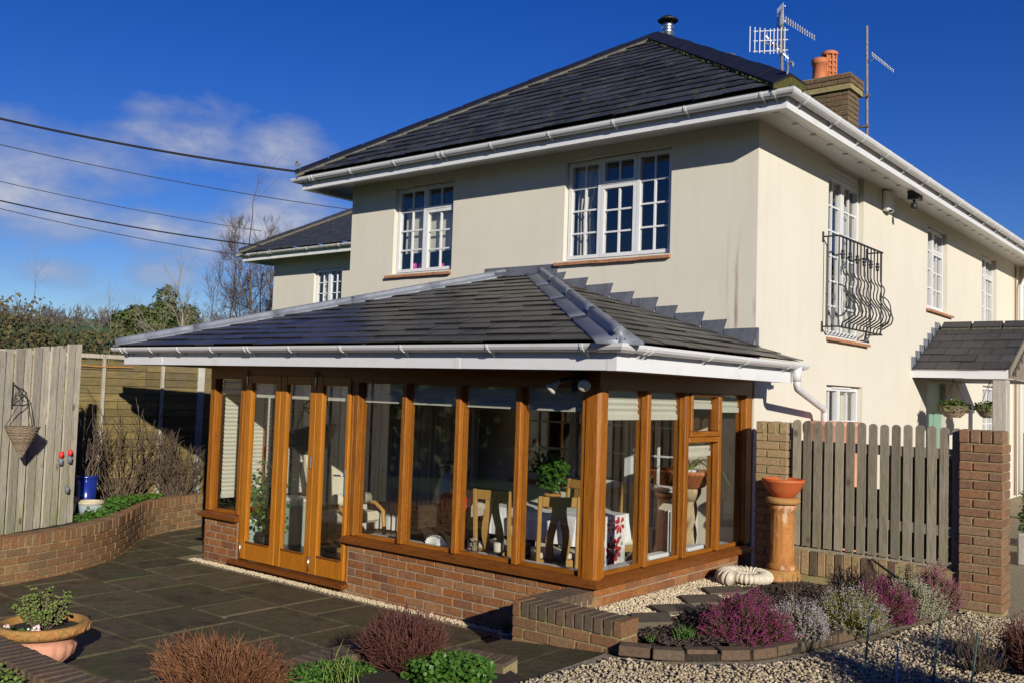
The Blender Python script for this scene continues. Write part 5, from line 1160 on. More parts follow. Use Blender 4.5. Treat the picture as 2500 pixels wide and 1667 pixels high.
# ammonite
v = []; f = []; NT, NR = 380, 14; AC = Vector((.375, 1.86, .33))
for i in range(NT + 1):
    t = i / NT; a = t * 2.3 * 2 * math.pi; R0 = .045 + .165 * (t ** 1.35); r0 = .014 + .074 * (t ** 1.2)
    rib = 1 + .10 * math.cos(t * 2.3 * 26 * 2 * math.pi) if t > .25 else 1
    for k in range(NR):
        b = 2 * math.pi * k / NR; rr = r0 * rib * (1.0 if math.cos(b) < 0 else 1.0)
        v.append((AC.x + (R0 + rr * math.cos(b)) * math.cos(a + 2.6), AC.y + (R0 + rr * math.cos(b)) * math.sin(a + 2.6), AC.z + .055 + rr * .8 * math.sin(b)))
for i in range(NT):
    for k in range(NR): f.append((i * NR + k, i * NR + (k + 1) % NR, (i + 1) * NR + (k + 1) % NR, (i + 1) * NR + k))
f += [tuple(range(NR - 1, -1, -1)), tuple(NT * NR + k for k in range(NR))]
tag(link_mesh('fossil_ornament', v, f, 'stone', None, True), 'pale stone ribbed spiral fossil ornament lying on the gravel', 'ornament')
# water butt
wb = thing('water_butt', 'terracotta coloured ribbed water butt behind the picket fence', 'water butt', (.30, 4.1, .3))
MB().lathe([(.24, .0), (.255, .03), (.285, .9), (.28, 1.36), (.30, 1.37), (.305, 1.41), (.28, 1.42), (.27, 1.39), (.02, 1.385)], 60, (.30, 4.1, .32), mod=lambda a, z: 1 - .03 * max(0, math.cos(a * 14)) if .05 < z < 1.33 else 1).build('barrel', 'terracotta_pink', wb, True)
MB().tube([(.33, 3.80, .65), (.33, 3.74, .65), (.33, 3.73, .62)], .018, 8).build('tap', 'black', wb)
# terracotta urn with succulent in the lower left corner
UX, UY = -2.30, -3.06
ur = thing('terracotta_urn', 'wide rimmed terracotta urn with gadrooned body on the patio', 'urn', (UX, UY, 0))
gad = lambda a, z: 1 + .05 * abs(math.sin(a * 8)) if .05 < z < .19 else 1
MB().lathe([(.11, 0), (.12, .02), (.10, .04), (.13, .06), (.19, .12), (.205, .18), (.19, .20), (.215, .24), (.235, .262)], 96, (UX, UY, 0), mod=gad).build('urn_body', 'terracotta_pink', ur, True)
rim = MB().lathe([(.235, .255), (.262, .256), (.288, .285), (.285, .318), (.268, .33), (.245, .328), (.235, .30), (.23, .27)], 72, (UX, UY, 0), cap=False).build('urn_rim', 'terracotta_mossy', ur, True)
for k in range(20):
    a = 2 * math.pi * k / 20; c_, s_ = math.cos(a), math.sin(a); ring = []
    for j in range(9):
        q = -.2 + 3.54 * j / 8; ring.append((UX + c_ * (.286 + .002) + -s_ * .033 * math.cos(q), UY + s_ * (.286 + .002) + c_ * .033 * math.cos(q), .283 + .024 * math.sin(q)))
    MB().tube(ring, .006, 5).build('rim_scallop', 'terracotta_mossy', rim, True)
MB().lathe([(.0, .283), (.236, .285)], 30, (UX, UY, 0), cap=False).build('potting_soil', 'soil', ur)
# glazed pots behind the wall
MT['blue_glaze'] = mat('blue_glaze', [(.010, .02, .16), (.015, .035, .24)], sc=5, rough=.18, fine=.1, spec=.6, coat=.5)
MT['grey_glaze'] = mat('pale_blue_glaze', [(.22, .27, .30), (.32, .36, .37)], sc=12, rough=.35, fine=.2)
MT['rim_buff'] = mat('buff_rim', [(.42, .36, .24), (.5, .44, .3)], sc=12, rough=.6, fine=.2)
def pot(label, x, y, z, r, h, m, mr, name='plant_pot'):
    t = thing(name, label, 'plant pot', (x, y, z))
    MB().lathe([(r * .72, 0), (r * .75, .01), (r * .96, h - .035)], 28, (x, y, z)).build('pot_body', m, t, True); MB().lathe([(r * .95, h - .036), (r * 1.06, h - .03), (r * 1.06, h - .004), (r, h), (r * .9, h - .006), (r * .88, h - .05)], 28, (x, y, z), cap=False).build('pot_rim', mr, t, True)
    MB().lathe([(.0, h - .045), (r * .89, h - .04)], 20, (x, y, z), cap=False).build('potting_soil', 'soil', t); return t
pot('tall dark blue glazed pot in the shade behind the board fence', -6.98, -.42, .395, .125, .40, 'blue_glaze', 'blue_glaze')
pot('wide pale grey glazed pot with buff rim behind the curved wall', -6.48, -.62, .395, .14, .16, 'grey_glaze', 'rim_buff')
pot('pale grey glazed pot half hidden behind the board fence', -6.55, -.88, .395, .13, .21, 'grey_glaze', 'rim_buff')
pot('small pale pot with dead plant in the shadow of the L shaped wall', -.60, -.30, .0, .055, .10, 'rim_buff', 'rim_buff')
# outdoor taps with red levers on the board fence
MT['red'] = mat('red_plastic', [(.60, .03, .03)], rough=.35, fine=0)
MT['tap_grey'] = mat('grey_plastic', [(.11, .13, .15), (.15, .17, .19)], sc=9, rough=.5, fine=.1)
def gatept(s, z, o=.0): p = G0 + gdv * s + gn * o; return Vector((p.x, p.y, z))
for s, z, red, lb in ((tot - .27, 1.10, 1, 'red topped hose clip on the board fence, left of the pair'), (tot - .135, 1.115, 1, 'red topped hose clip nearest the end of the board fence'), (tot - .15, .80, 0, 'plain grey hose clip low on the end of the board fence')):
    c = gatept(s, z, .012); t = thing('hose_clip', lb, 'hose clip', tuple(c - Vector((0, 0, .05))), 'clips on the board fence')
    MB().tube([c + Vector((0, 0, -.01)), c + Vector((gn.x * .02, gn.y * .02, -.03)), c + Vector((gn.x * .02, gn.y * .02, -.075))], [.024, .026, .02], 10).build('clip_body', 'tap_grey', t, True)
    if red: MB().tube([c + Vector((gn.x * .012, gn.y * .012, .0)), c + Vector((gn.x * .02, gn.y * .02, .03)), c + Vector((gn.x * .016, gn.y * .016, .065))], [.018, .026, .022], 10).build('red_lever', 'red', t, True)
# cone shaped wicker hanging basket on a scroll bracket
MT['wicker'] = mat('grey_wicker', [(.17, .12, .08), (.30, .23, .16)], sc=40, rough=.9, src='island', pal=[(.15, .105, .07), (.30, .23, .16), (.22, .165, .115)], fine=.2)
def wick(root, C, prof, nm='basket_weave'):
    mb = MB(); n = 34
    zs = np.linspace(prof[0][1], prof[-1][1], max(8, int(abs(prof[-1][1] - prof[0][1]) / .011)))
    for i, z in enumerate(zs):
        r = np.interp(z, [p[1] for p in prof], [p[0] for p in prof]); ph = RND.uniform(0, 6)
        mb.tube([(C[0] + (r + .005 * math.sin(k * 2 * math.pi / n * 9 + (i % 2) * math.pi)) * math.cos(2 * math.pi * k / n), C[1] + (r + .005 * math.sin(k * 2 * math.pi / n * 9 + (i % 2) * math.pi)) * math.sin(2 * math.pi * k / n), C[2] + z + RND.uniform(-.002, .002)) for k in range(n)], .0062, 5, closed=True)
    o = mb.build(nm, 'wicker', root); o['kind'] = 'stuff'
    MB().lathe([(max(.002, p[0] - .012), p[1]) for p in prof], 20, C, cap=False).build('basket_lining', 'soil', root); return o
bc = gatept(.17, 1.16, .165)
hb = thing('hanging_basket', 'cone shaped grey wicker hanging basket on the board fence', 'basket', tuple(bc))
wick(hb, bc, [(.008, 0), (.03, .04), (.155, .29)])
bk = gatept(.19, 1.62, .012); tip = gatept(.19, 1.78, .17)
mb = MB().box(bk.x - .006, bk.x + .006, bk.y - .006, bk.y + .006, bk.z, bk.z + .26).tube([bk + Vector((0, 0, .24)), tip], .006, 6).tube([bk + Vector((0, 0, .03)), bk.lerp(tip, .5) + Vector((0, 0, .0)), tip], .005, 6)
for q in (.35, .65):
    c = bk.lerp(tip, q) + Vector((0, 0, .08 - q * .02)); mb.tube([c + Vector((gn.x * .03 * math.cos(a), gn.y * .03 * math.cos(a), .03 * math.sin(a))) for a in [j * .7 for j in range(8)]], .004, 5)
mb.build('scroll_bracket', 'iron', hb)
mb = MB()
for a in (0, 2.1, 4.2): mb.tube([tip, (bc.x + .15 * math.cos(a), bc.y + .15 * math.sin(a), bc.z + .29)], .004, 5)
mb.build('hanging_chains', 'iron', hb)
# stakes in the gravel on the right
for (x0, y0, x1, y1, zt, m, lb) in ((2.13, -.33, 2.02, .10, .60, 'st', 'dark green stake leaning in the gravel, leftmost of the four'), (2.28, -.19, 2.24, -.05, .50, 'wh', 'pale thin stake in the gravel beside the green stakes'), (2.40, .10, 2.35, .45, .60, 'st', 'dark green stake behind the others, third from the left'), (2.60, .15, 2.60, .32, .56, 'st', 'dark green stake beside the brown stemmed shrub on the right')):
    if 'st' not in MT: MT['st'] = mat('green_stake', [(.03, .06, .045)], rough=.5, fine=.2); MT['wh'] = mat('pale_stake', [(.36, .38, .36)], rough=.5, fine=.2)
    tag(MB().tube([(x0 + (x1 - x0) * t, y0 + (y1 - y0) * t, .25 + (zt - .25) * t) for t in [k / 10 for k in range(11)]], [.0075 if k % 2 else .0065 for k in range(11)], 6).build('plant_stake', m), lb, 'stake', 'stakes in the gravel')
# planter box and post at the far right
tag(MB().cbox(1.80, 2.5, 5.45, 6.0, .25, .60, .02).build('wooden_planter', 'post_grey'), 'grey timber planter box at the right edge behind the brick pillar', 'planter')
tag(MB().cbox(1.56, 2.5, 7.0, 7.06, .25, 1.66, .01).build('board_screen', 'picket'), 'grey boarded screen at the right edge beyond the porch post', 'screen')
# porch hanging baskets
MT['ivy'] = mat('ivy_leaf', [(.05, .10, .02), (.09, .15, .03)], sc=10, rough=.5, src='island', pal=[(.04, .09, .018), (.10, .16, .03), (.30, .32, .10), (.06, .12, .02)], fine=.15, trans=.2)
def leafcloud(name, m, P, Nrm, s0, s1, parent=None, asp=.55, bend=.25, jit=.6):
    """folded leaf blades (4 triangles each) at P, facing roughly along Nrm"""
    n = len(P); t = np.array([(0, 0, 0), (.5, asp, bend * .5), (1, 0, bend * -.2), (.5, -asp, bend * .5), (.55, 0, 0)], float); f = np.array([(0, 1, 4), (1, 2, 4), (2, 3, 4), (3, 0, 4)])
    Z = Nrm + rng.normal(0, jit, (n, 3)); Z /= np.linalg.norm(Z, axis=1)[:, None] + 1e-9
    X = np.cross(Z, rng.normal(size=(n, 3))); X /= np.linalg.norm(X, axis=1)[:, None] + 1e-9; Y = np.cross(Z, X); M = np.stack([X, Y, Z], -1)
    V = np.einsum('nij,vj->nvi', M, t) * rng.uniform(s0, s1, n)[:, None, None] + P[:, None, :]
    return np_mesh(name, V.reshape(-1, 3), (f[None] + (np.arange(n) * 5)[:, None, None]).reshape(-1, 3), m, parent)
for (bx_, by_, lb) in ((.50, 8.0, 'wicker hanging basket of ivy under the porch, in front of the door'), (.66, 9.35, 'wicker hanging basket of ivy half hidden by the porch post')):
    t = thing('hanging_basket', lb, 'basket', (bx_, by_, 1.80), 'porch hanging baskets')
    wick(t, (bx_, by_, 1.80), [(.09, 0), (.12, .02), (.17, .09), (.19, .15)])
    a = rng.uniform(0, 6.28, 420); r = .21 * np.sqrt(rng.uniform(0, 1, 420)); z = 1.95 + .06 * (1 - (r / .22) ** 2) + rng.uniform(-.04, .03, 420) - np.where(r > .17, rng.uniform(0, .06, 420), 0)
    leafcloud('ivy_leaves', 'ivy', np.column_stack([bx_ + r * np.cos(a), by_ + r * np.sin(a), z]), np.tile([0, 0, 1.], (420, 1)), .025, .05, t)['kind'] = 'stuff'
    mb = MB()
    for q in (0.5, 2.6, 4.7): mb.tube([(bx_, by_, 2.33), (bx_ + .18 * math.cos(q), by_ + .18 * math.sin(q), 1.95)], .004, 5)
    mb.build('hanging_chains', 'iron', t)
# overhead cables
def cable(label, A, B, r, sag):
    A, B = Vector(A), Vector(B); tag(MB().tube([A + (B - A) * t - Vector((0, 0, sag * 4 * t * (1 - t))) for t in [-1.6 + 2.6 * k / 40 for k in range(41)]], r, 6).build('overhead_cable', 'cable'), label, 'cable', 'overhead cables')
cable('thick black cable running from the upper left to the corner of the main roof', (-10.05, -1.054, 5.572), (-6.552, 2.18, 4.90), .016, .07)
cable('thin upper cable passing behind the corner of the main roof', (-17.66, 1.69, 6.99), (-12.68, 8.40, 6.03), .010, .12)
cable('thin middle cable ending among the bare branches', (-22.0, 3.30, 7.07), (-17.6, 9.55, 6.11), .010, .1)
cable('medium black cable running to the roof of the rear wing', (-17.67, 1.76, 5.81), (-13.05, 6.30, 4.91), .015, .1)
cable('lowest thin cable under the cable to the rear wing', (-22.0, 3.34, 6.40), (-17.3, 8.55, 5.31), .010, .1)

# ================================================================== PLANTS
def tubes_np(name, m, P0, P1, R0, R1, n=4, parent=None):
    P0, P1, R0, R1 = map(np.asarray, (P0, P1, R0, R1)); k = len(P0); t = P1 - P0; t = t / (np.linalg.norm(t, axis=1)[:, None] + 1e-9)
    h = np.where(np.abs(t[:, 2:3]) > .9, np.array([[1., 0, 0]]), np.array([[0, 0, 1.]])); u = np.cross(t, h); u /= np.linalg.norm(u, axis=1)[:, None] + 1e-9; w = np.cross(t, u)
    a = 2 * math.pi * np.arange(n) / n; ring = u[:, None, :] * np.cos(a)[None, :, None] + w[:, None, :] * np.sin(a)[None, :, None]
    V = np.concatenate([P0[:, None, :] + ring * R0[:, None, None], P1[:, None, :] + ring * R1[:, None, None]], 1)
    f = np.array([(j, (j + 1) % n, n + (j + 1) % n, n + j) for j in range(n)]); F = (f[None] + (np.arange(k) * 2 * n)[:, None, None]).reshape(-1, 4)
    return np_mesh(name, V.reshape(-1, 3), F, m, parent)
class Seg:
    def __init__(s): s.a = []; s.b = []; s.r = []; s.q = []; s.tips = []
    def add(s, a, b, r, q): s.a.append(tuple(a)); s.b.append(tuple(b)); s.r.append(r); s.q.append(q)
    def build(s, name, m, parent=None, n=4): return tubes_np(name, m, np.array(s.a), np.array(s.b), np.array(s.r), np.array(s.q), n, parent)
def rv(s=1): return Vector((RND.gauss(0, s), RND.gauss(0, s), RND.gauss(0, s)))
def limb(S, p, d, L, r, depth, up=.15, wob=.18, kids=(2, 4), spread=.7, shrink=.62, nseg=4, minr=.002):
    pts = [Vector(p)]; d = Vector(d).normalized()
    for k in range(nseg):
        d = (d + rv(wob) + Vector((0, 0, up))).normalized(); q = pts[-1] + d * (L / nseg); ra = r * (1 - .55 * k / nseg); rb = r * (1 - .55 * (k + 1) / nseg)
        S.add(pts[-1], q, max(ra, minr), max(rb, minr)); pts.append(q)
        if depth > 0 and k > 0:
            for _ in range(RND.randint(*kids) if k > 1 else RND.randint(0, kids[1] - 1)):
                s = rv(1); s = (s - d * s.dot(d)).normalized(); limb(S, q, d + s * spread, L * shrink * RND.uniform(.6, 1.1), rb * .6, depth - 1, up, wob, kids, spread, shrink, nseg, minr)
    S.tips.append(pts[-1])
MT['bark_pale'] = mat('pale_bark', [(.22, .19, .13), (.34, .31, .24)], sc=6, rough=.9, fine=.3)
MT['bark_brown'] = mat('brown_twig', [(.11, .075, .055), (.18, .13, .095)], sc=5, rough=.9, fine=.3)
MT['bark_dark'] = mat('dark_twig', [(.045, .03, .03), (.085, .055, .05)], sc=6, rough=.9, fine=.3)
MT['twig_red'] = mat('russet_twig', [(.11, .04, .016), (.18, .07, .03)], sc=9, rough=.75, src='island', pal=[(.07, .026, .013), (.18, .068, .026), (.11, .042, .018), (.30, .16, .065)], fine=.2)
MT['twig_dark_red'] = mat('dark_red_twig', [(.075, .025, .02), (.13, .045, .032)], sc=9, rough=.75, src='island', pal=[(.06, .022, .018), (.14, .05, .035), (.09, .032, .025)], fine=.2)
MT['twig_grey'] = mat('shrub_stem', [(.06, .042, .028), (.11, .08, .055)], sc=9, rough=.85, src='island', pal=[(.045, .03, .022), (.12, .085, .055), (.075, .05, .035)], fine=.2)

def tree(name, label, base, h, r, m, depth=3, lean=(0, 0), first=.25, nlimb=9, group=None, up=.12, spread=.75, L=.45, cat='tree'):
    t = thing(name, label, cat, base, group); S = Seg(); T = Seg(); p = Vector(base); d = Vector((lean[0], lean[1], 1)).normalized(); n = 8
    for k in range(n):
        d = (d + rv(.05) + Vector((0, 0, .1))).normalized(); q = p + d * h * .8 / n; T.add(p, q, r * (1 - .85 * k / n), r * (1 - .85 * (k + 1) / n)); p = q
        if k / n >= first:
            for _ in range(max(1, nlimb // (n - int(first * n)))):
                s = rv(1); s.z = 0; s = s.normalized(); limb(S, p, d * .75 + s * spread, h * L * (1.15 - k / n) * RND.uniform(.8, 1.15), r * .5 * (1.1 - k / n), depth, up=up)
    limb(S, p, d, h * .3, r * .2, 1)
    T.build('trunk', m, t, 7); S.build('crown', m, t, 3); return t
tree('bare_tree', 'pale slender bare tree standing beyond the fence, left of the evergreens', (-17.26, 7.48, .0), 4.6, .10, 'bark_pale', depth=2, first=.3, nlimb=14, up=.22, spread=.6, L=.40, group='bare trees beyond the fence')
tree('bare_tree', 'tall bare tree rising beside the rear wing of the house', (-18.73, 10.09, .0), 6.9, .10, 'bark_brown', depth=3, first=.25, nlimb=12, up=.16, L=.36, group='bare trees beyond the fence')
tree('bare_tree', 'tangled dark bare tree against the wall of the rear wing', (-15.75, 8.62, .0), 5.2, .07, 'bark_dark', depth=3, first=.2, nlimb=10, up=.04, spread=1.0, L=.34, group='bare trees beyond the fence')
tree('bare_tree', 'bare brown tree between the dark evergreens and the rear wing', (-19.5, 9.5, .0), 5.6, .08, 'bark_brown', depth=3, first=.25, nlimb=10, up=.15, L=.34, group='bare trees beyond the fence')
tree('bare_tree', 'low spreading bare sapling at the far left above the board fence', (-20.4, 4.9, .0), 4.1, .045, 'bark_brown', depth=2, first=.5, nlimb=5, up=.08, spread=1.0, L=.42, group='bare trees beyond the fence')
tree('bare_tree', 'thin bare sapling between the left edge and the pale slender tree', (-18.99, 6.05, .0), 4.0, .04, 'bark_pale', depth=2, first=.45, nlimb=5, up=.15, L=.36, group='bare trees beyond the fence')
# evergreens clad in ivy
MT['evergreen'] = mat('evergreen_leaf', [(.035, .055, .012), (.07, .09, .02)], sc=3, rough=.6, src='island', pal=[(.025, .045, .010), (.065, .085, .018), (.10, .115, .028)], palmix=.6, fine=.2)
def evergreen(label, base, lumps, n):
    t = thing('evergreen_tree', label, 'tree', base, 'evergreen trees beyond the fence'); B = Vector(base); T = Seg()
    zt = max(l[2] + l[4] for l in lumps); T.add(B, B + Vector((0, 0, zt * .8)), .16, .05); T.build('trunk', 'bark_brown', t, 7)
    P = []; N_ = []
    tw = sum(l[3] * l[3] for l in lumps)
    for (x, y, z, rx, rzv) in lumps:
        k = int(n * rx * rx / tw); q = rng.normal(size=(k, 3)); q /= np.linalg.norm(q, axis=1)[:, None]; rr = rng.uniform(.55, 1.05, (k, 1)) * (1 + .18 * np.sin(q[:, 0:1] * 7 + z) * np.cos(q[:, 2:3] * 6))
        P.append(q * rr * np.array([rx, rx, rzv]) + np.array([B.x + x, B.y + y, B.z + z])); N_.append(q + np.array([0, 0, .4]))
    c = leafcloud('crown', 'evergreen', np.vstack(P), np.vstack(N_), .10, .24, t, asp=.4, jit=.5); c['kind'] = 'stuff'
evergreen('large dark evergreen with a tall rounded top and a limb reaching left', (-42.3, 20.5, 1.3), [(0, 0, 2.0, 1.3, 1.7), (.3, .3, 3.4, 1.05, 1.0), (.65, .6, 4.9, .62, .8), (.5, .5, 4.1, .85, .7), (-.9, -.75, 3.9, .7, .35), (-.4, -.3, 4.2, .7, .35), (-1.2, -1.0, 3.5, .5, .3), (-.8, -.6, 2.8, .8, .7), (.8, .7, 2.6, .8, 1.0)], 9000)
evergreen('smaller rounded dark evergreen right of the large one', (-40.6, 21.95, 1.2), [(0, 0, 1.8, 1.0, 1.4), (.1, .1, 3.2, .95, .8), (-.1, -.1, 4.2, .6, .6), (.5, .5, 2.2, .8, .8)], 5000)
# hedge bank beyond the fence: one mass
MT['hedge'] = mat('winter_hedge', [(.07, .07, .022), (.12, .10, .035)], sc=.5, rough=.9, src='island', pal=[(.03, .038, .010), (.075, .07, .02), (.12, .08, .04), (.045, .06, .014), (.09, .06, .03)], palmix=.75, fine=.2)
S = Seg(); P = []
for k in range(420):
    t = RND.random(); x, y = -24.2 + 8.5 * t + RND.uniform(-1, 1) * 1.0, -1.5 + 14 * t; hh = 3.0 + .22 * math.sin(t * 19) + .18 * math.sin(t * 47 + 1) + (.35 if t < .42 else 0); p = Vector((x, y, -.1))
    for _ in range(3):
        limb(S, p + Vector((RND.uniform(-.4, .4), RND.uniform(-.4, .4), RND.uniform(.2, hh * .5))), Vector((RND.gauss(0, .5), RND.gauss(0, .5), 1)), hh * RND.uniform(.25, .48), .014, 1, up=.05, wob=.25, kids=(1, 2), spread=1.0, nseg=3, minr=.007)
    for _ in range(150): P.append((x + RND.gauss(0, .5), y + RND.gauss(0, .5), hh * min(1.03, abs(RND.gauss(.6, .28)))))
hg = thing('hedge', 'brown and green winter hedge of brambles beyond the left fence', 'hedge', (-22, 4, 0))
S.build('hedge_twigs', 'twig_grey', hg, 3)['kind'] = 'stuff'
leafcloud('hedge_leaves', 'hedge', np.array(P), np.tile([.5, -.3, .6], (len(P), 1)), .04, .11, hg, jit=.7)['kind'] = 'stuff'
# far woodland on the skyline
S = Seg()
for k in range(900):
    a = RND.uniform(1.95, 3.75); d = RND.uniform(150, 185); x, y = -3 + d * math.cos(a), 3 + d * math.sin(a); h0 = (d - 22) * .07 * (1 + .12 * math.sin(3 * a + 1)) - .6; hh = RND.uniform(2.6, 4.8); p = Vector((x, y, h0)); S.add(p, p + Vector((0, 0, hh * .6)), .14, .07)
    for _ in range(26):
        q = p + Vector((RND.gauss(0, .7), RND.gauss(0, .7), hh * RND.uniform(.2, .8))); S.add(q, q + Vector((RND.gauss(0, .6), RND.gauss(0, .6), RND.uniform(.4, 1.4))) * hh * .2, .07, .03)
MT['far_wood'] = mat('far_wood', [(.10, .085, .085), (.14, .12, .11)], sc=.1, rough=1, fine=.1)
tag(S.build('distant_woodland', 'far_wood', None, 3), 'line of bare woodland on the far skyline', 'woodland', kind='stuff')

# twiggy clipped shrubs
def twig_shrub(name, label, base, rx, h, n, m, dome=.5, r0=.0035, group=None, side=4, fan=1.0, seglen=4, cut=False, tilt=(0, 0), ry=None):
    t = thing(name, label, 'shrub', base, group); S = Seg(); B = Vector(base); ry = ry or rx
    for k in range(n):
        a = RND.uniform(0, 6.283); rr = math.sqrt(RND.random()); ex, ey = rr * math.cos(a) * rx, rr * math.sin(a) * ry
        ht = h * (1 - dome * rr * rr) * (1 + .16 * math.sin(a * 3 + base[0] * 5) * rr + .1 * math.sin(a * 7 + base[1])) * RND.uniform(.55, 1.08); E = B + Vector((ex * fan + tilt[0], ey * fan + tilt[1], ht)); s0 = B + Vector((ex * .35, ey * .35, 0)); pts = [s0]
        for j in range(1, seglen + 1):
            q = s0.lerp(E, j / seglen); q = q + Vector((ex * .12 * math.sin(j / seglen * 3.1), ey * .12 * math.sin(j / seglen * 3.1), 0)) + rv(.008 + .012 * j / seglen) * h * 1.6; pts.append(q)
        for j in range(seglen): S.add(pts[j], pts[j + 1], r0 * (1.3 - .7 * j / seglen), r0 * (1.3 - .7 * (j + 1) / seglen))
        for _ in range(side):
            j = RND.randint(max(1, seglen // 3), seglen - 1); p = pts[j].lerp(pts[j + 1], RND.random()) if j < seglen else pts[j]; d = (E - s0).normalized() + rv(.42); q = p + d.normalized() * h * RND.uniform(.10, .30); S.add(p, q, r0 * .75, r0 * .4)
    S.build('twigs', m, t, 4)['kind'] = 'stuff'; return t
twig_shrub('clipped_shrub', 'rust brown twiggy clipped shrub in the foreground planter, left of the other', (-.42, -2.98, .27), .47, .26, 520, 'twig_red', dome=.35, r0=.0033, side=6, ry=.30)
twig_shrub('clipped_shrub', 'dark red brown dense twiggy shrub in the foreground planter, right of the other', (-.02, -1.98, .27), .25, .34, 560, 'twig_dark_red', dome=.45, r0=.0026, side=7)
twig_shrub('stem_shrub', 'russet upright stemmed shrub at the lower right edge', (2.86, .72, .26), .22, .34, 420, 'twig_dark_red', dome=.2, r0=.0032, side=3)
twig_shrub('stem_shrub', 'sparse pale arching stems left of the russet shrub at the lower right', (2.55, .55, .26), .20, .30, 70, 'twig_grey', dome=.2, r0=.0025, side=3)
twig_shrub('bare_shrub', 'tall many stemmed bare shrub in the bed against the left fence', (-7.42, .25, .39), .72, 1.38, 48, 'twig_grey', dome=.35, r0=.0065, side=3, seglen=6)
twig_shrub('bare_shrub', 'dense bare shrub against the left fence beside the conservatory', (-7.42, 1.05, .39), .34, 1.02, 75, 'twig_grey', dome=.45, r0=.0045, side=4, seglen=5)
twig_shrub('bare_shrub', 'thin bare plant growing in the blue pot', (-6.98, -.42, .72), .20, .85, 12, 'twig_grey', dome=.3, r0=.007, side=7, seglen=6)
twig_shrub('dead_plant', 'shrivelled dead plant in the small pot by the L shaped wall', (-.60, -.30, .09), .05, .10, 26, 'bark_brown' if 0 else 'twig_grey', r0=.003, side=2)
twig_shrub('rose_stems', 'bare pruned stems standing in the mulch in front of the pedestal', (.92, 1.55, .33), .10, .20, 9, 'twig_grey', dome=.2, r0=.003, side=3)
twig_shrub('rose_stems', 'second clump of bare stems in the mulch near the middle of the bed', (1.20, 1.65, .33), .12, .18, 12, 'twig_grey', dome=.2, r0=.0028, side=3)
twig_shrub('dried_plant', 'brown dried plant at the foot of the picket fence', (1.32, 2.22, .33), .09, .30, 36, 'twig_grey', dome=.4, r0=.0025, side=7)
twig_shrub('dry_tuft', 'dry straw coloured tuft in the gravel at the bottom edge', (1.45, -1.75, .27), .20, .10, 120, 'twig_red', dome=.3, r0=.0018, side=3)

# heathers
OCT_V = np.array([(0, 0, 1.), (.5, 0, .25), (0, .5, .25), (-.5, 0, .25), (0, -.5, .25), (0, 0, -.6)]); OCT_F = np.array([(0, 1, 2), (0, 2, 3), (0, 3, 4), (0, 4, 1), (5, 2, 1), (5, 3, 2), (5, 4, 3), (5, 1, 4)])
MT['heath_leaf'] = mat('heather_leaf', [(.05, .065, .015), (.10, .10, .025)], sc=12, rough=.8, src='island', pal=[(.04, .055, .012), (.10, .095, .02), (.13, .075, .03)], fine=.15)
MT['heath_lime'] = mat('lime_heather_leaf', [(.12, .13, .02), (.22, .20, .03)], sc=12, rough=.8, src='island', pal=[(.10, .12, .018), (.24, .21, .03), (.16, .16, .025)], fine=.15)
def flower_mat(nm, pal): MT[nm] = mat(nm, [pal[0], pal[1]], sc=15, rough=.7, src='island', pal=pal, palmix=.9, fine=.1, trans=.15)
flower_mat('fl_magenta', [(.16, .018, .075), (.26, .03, .12), (.34, .06, .18), (.11, .018, .05), (.18, .06, .04)])
flower_mat('fl_white', [(.50, .47, .45), (.38, .33, .34), (.27, .19, .20), (.55, .52, .46), (.14, .12, .05)])
flower_mat('fl_lilac', [(.42, .36, .41), (.50, .46, .47), (.20, .19, .05), (.16, .17, .03)])
flower_mat('fl_ivory', [(.48, .46, .34), (.36, .34, .20), (.52, .50, .38), (.16, .17, .06)])
flower_mat('fl_pink', [(.34, .12, .16), (.42, .20, .23), (.25, .08, .11), (.26, .13, .09)])
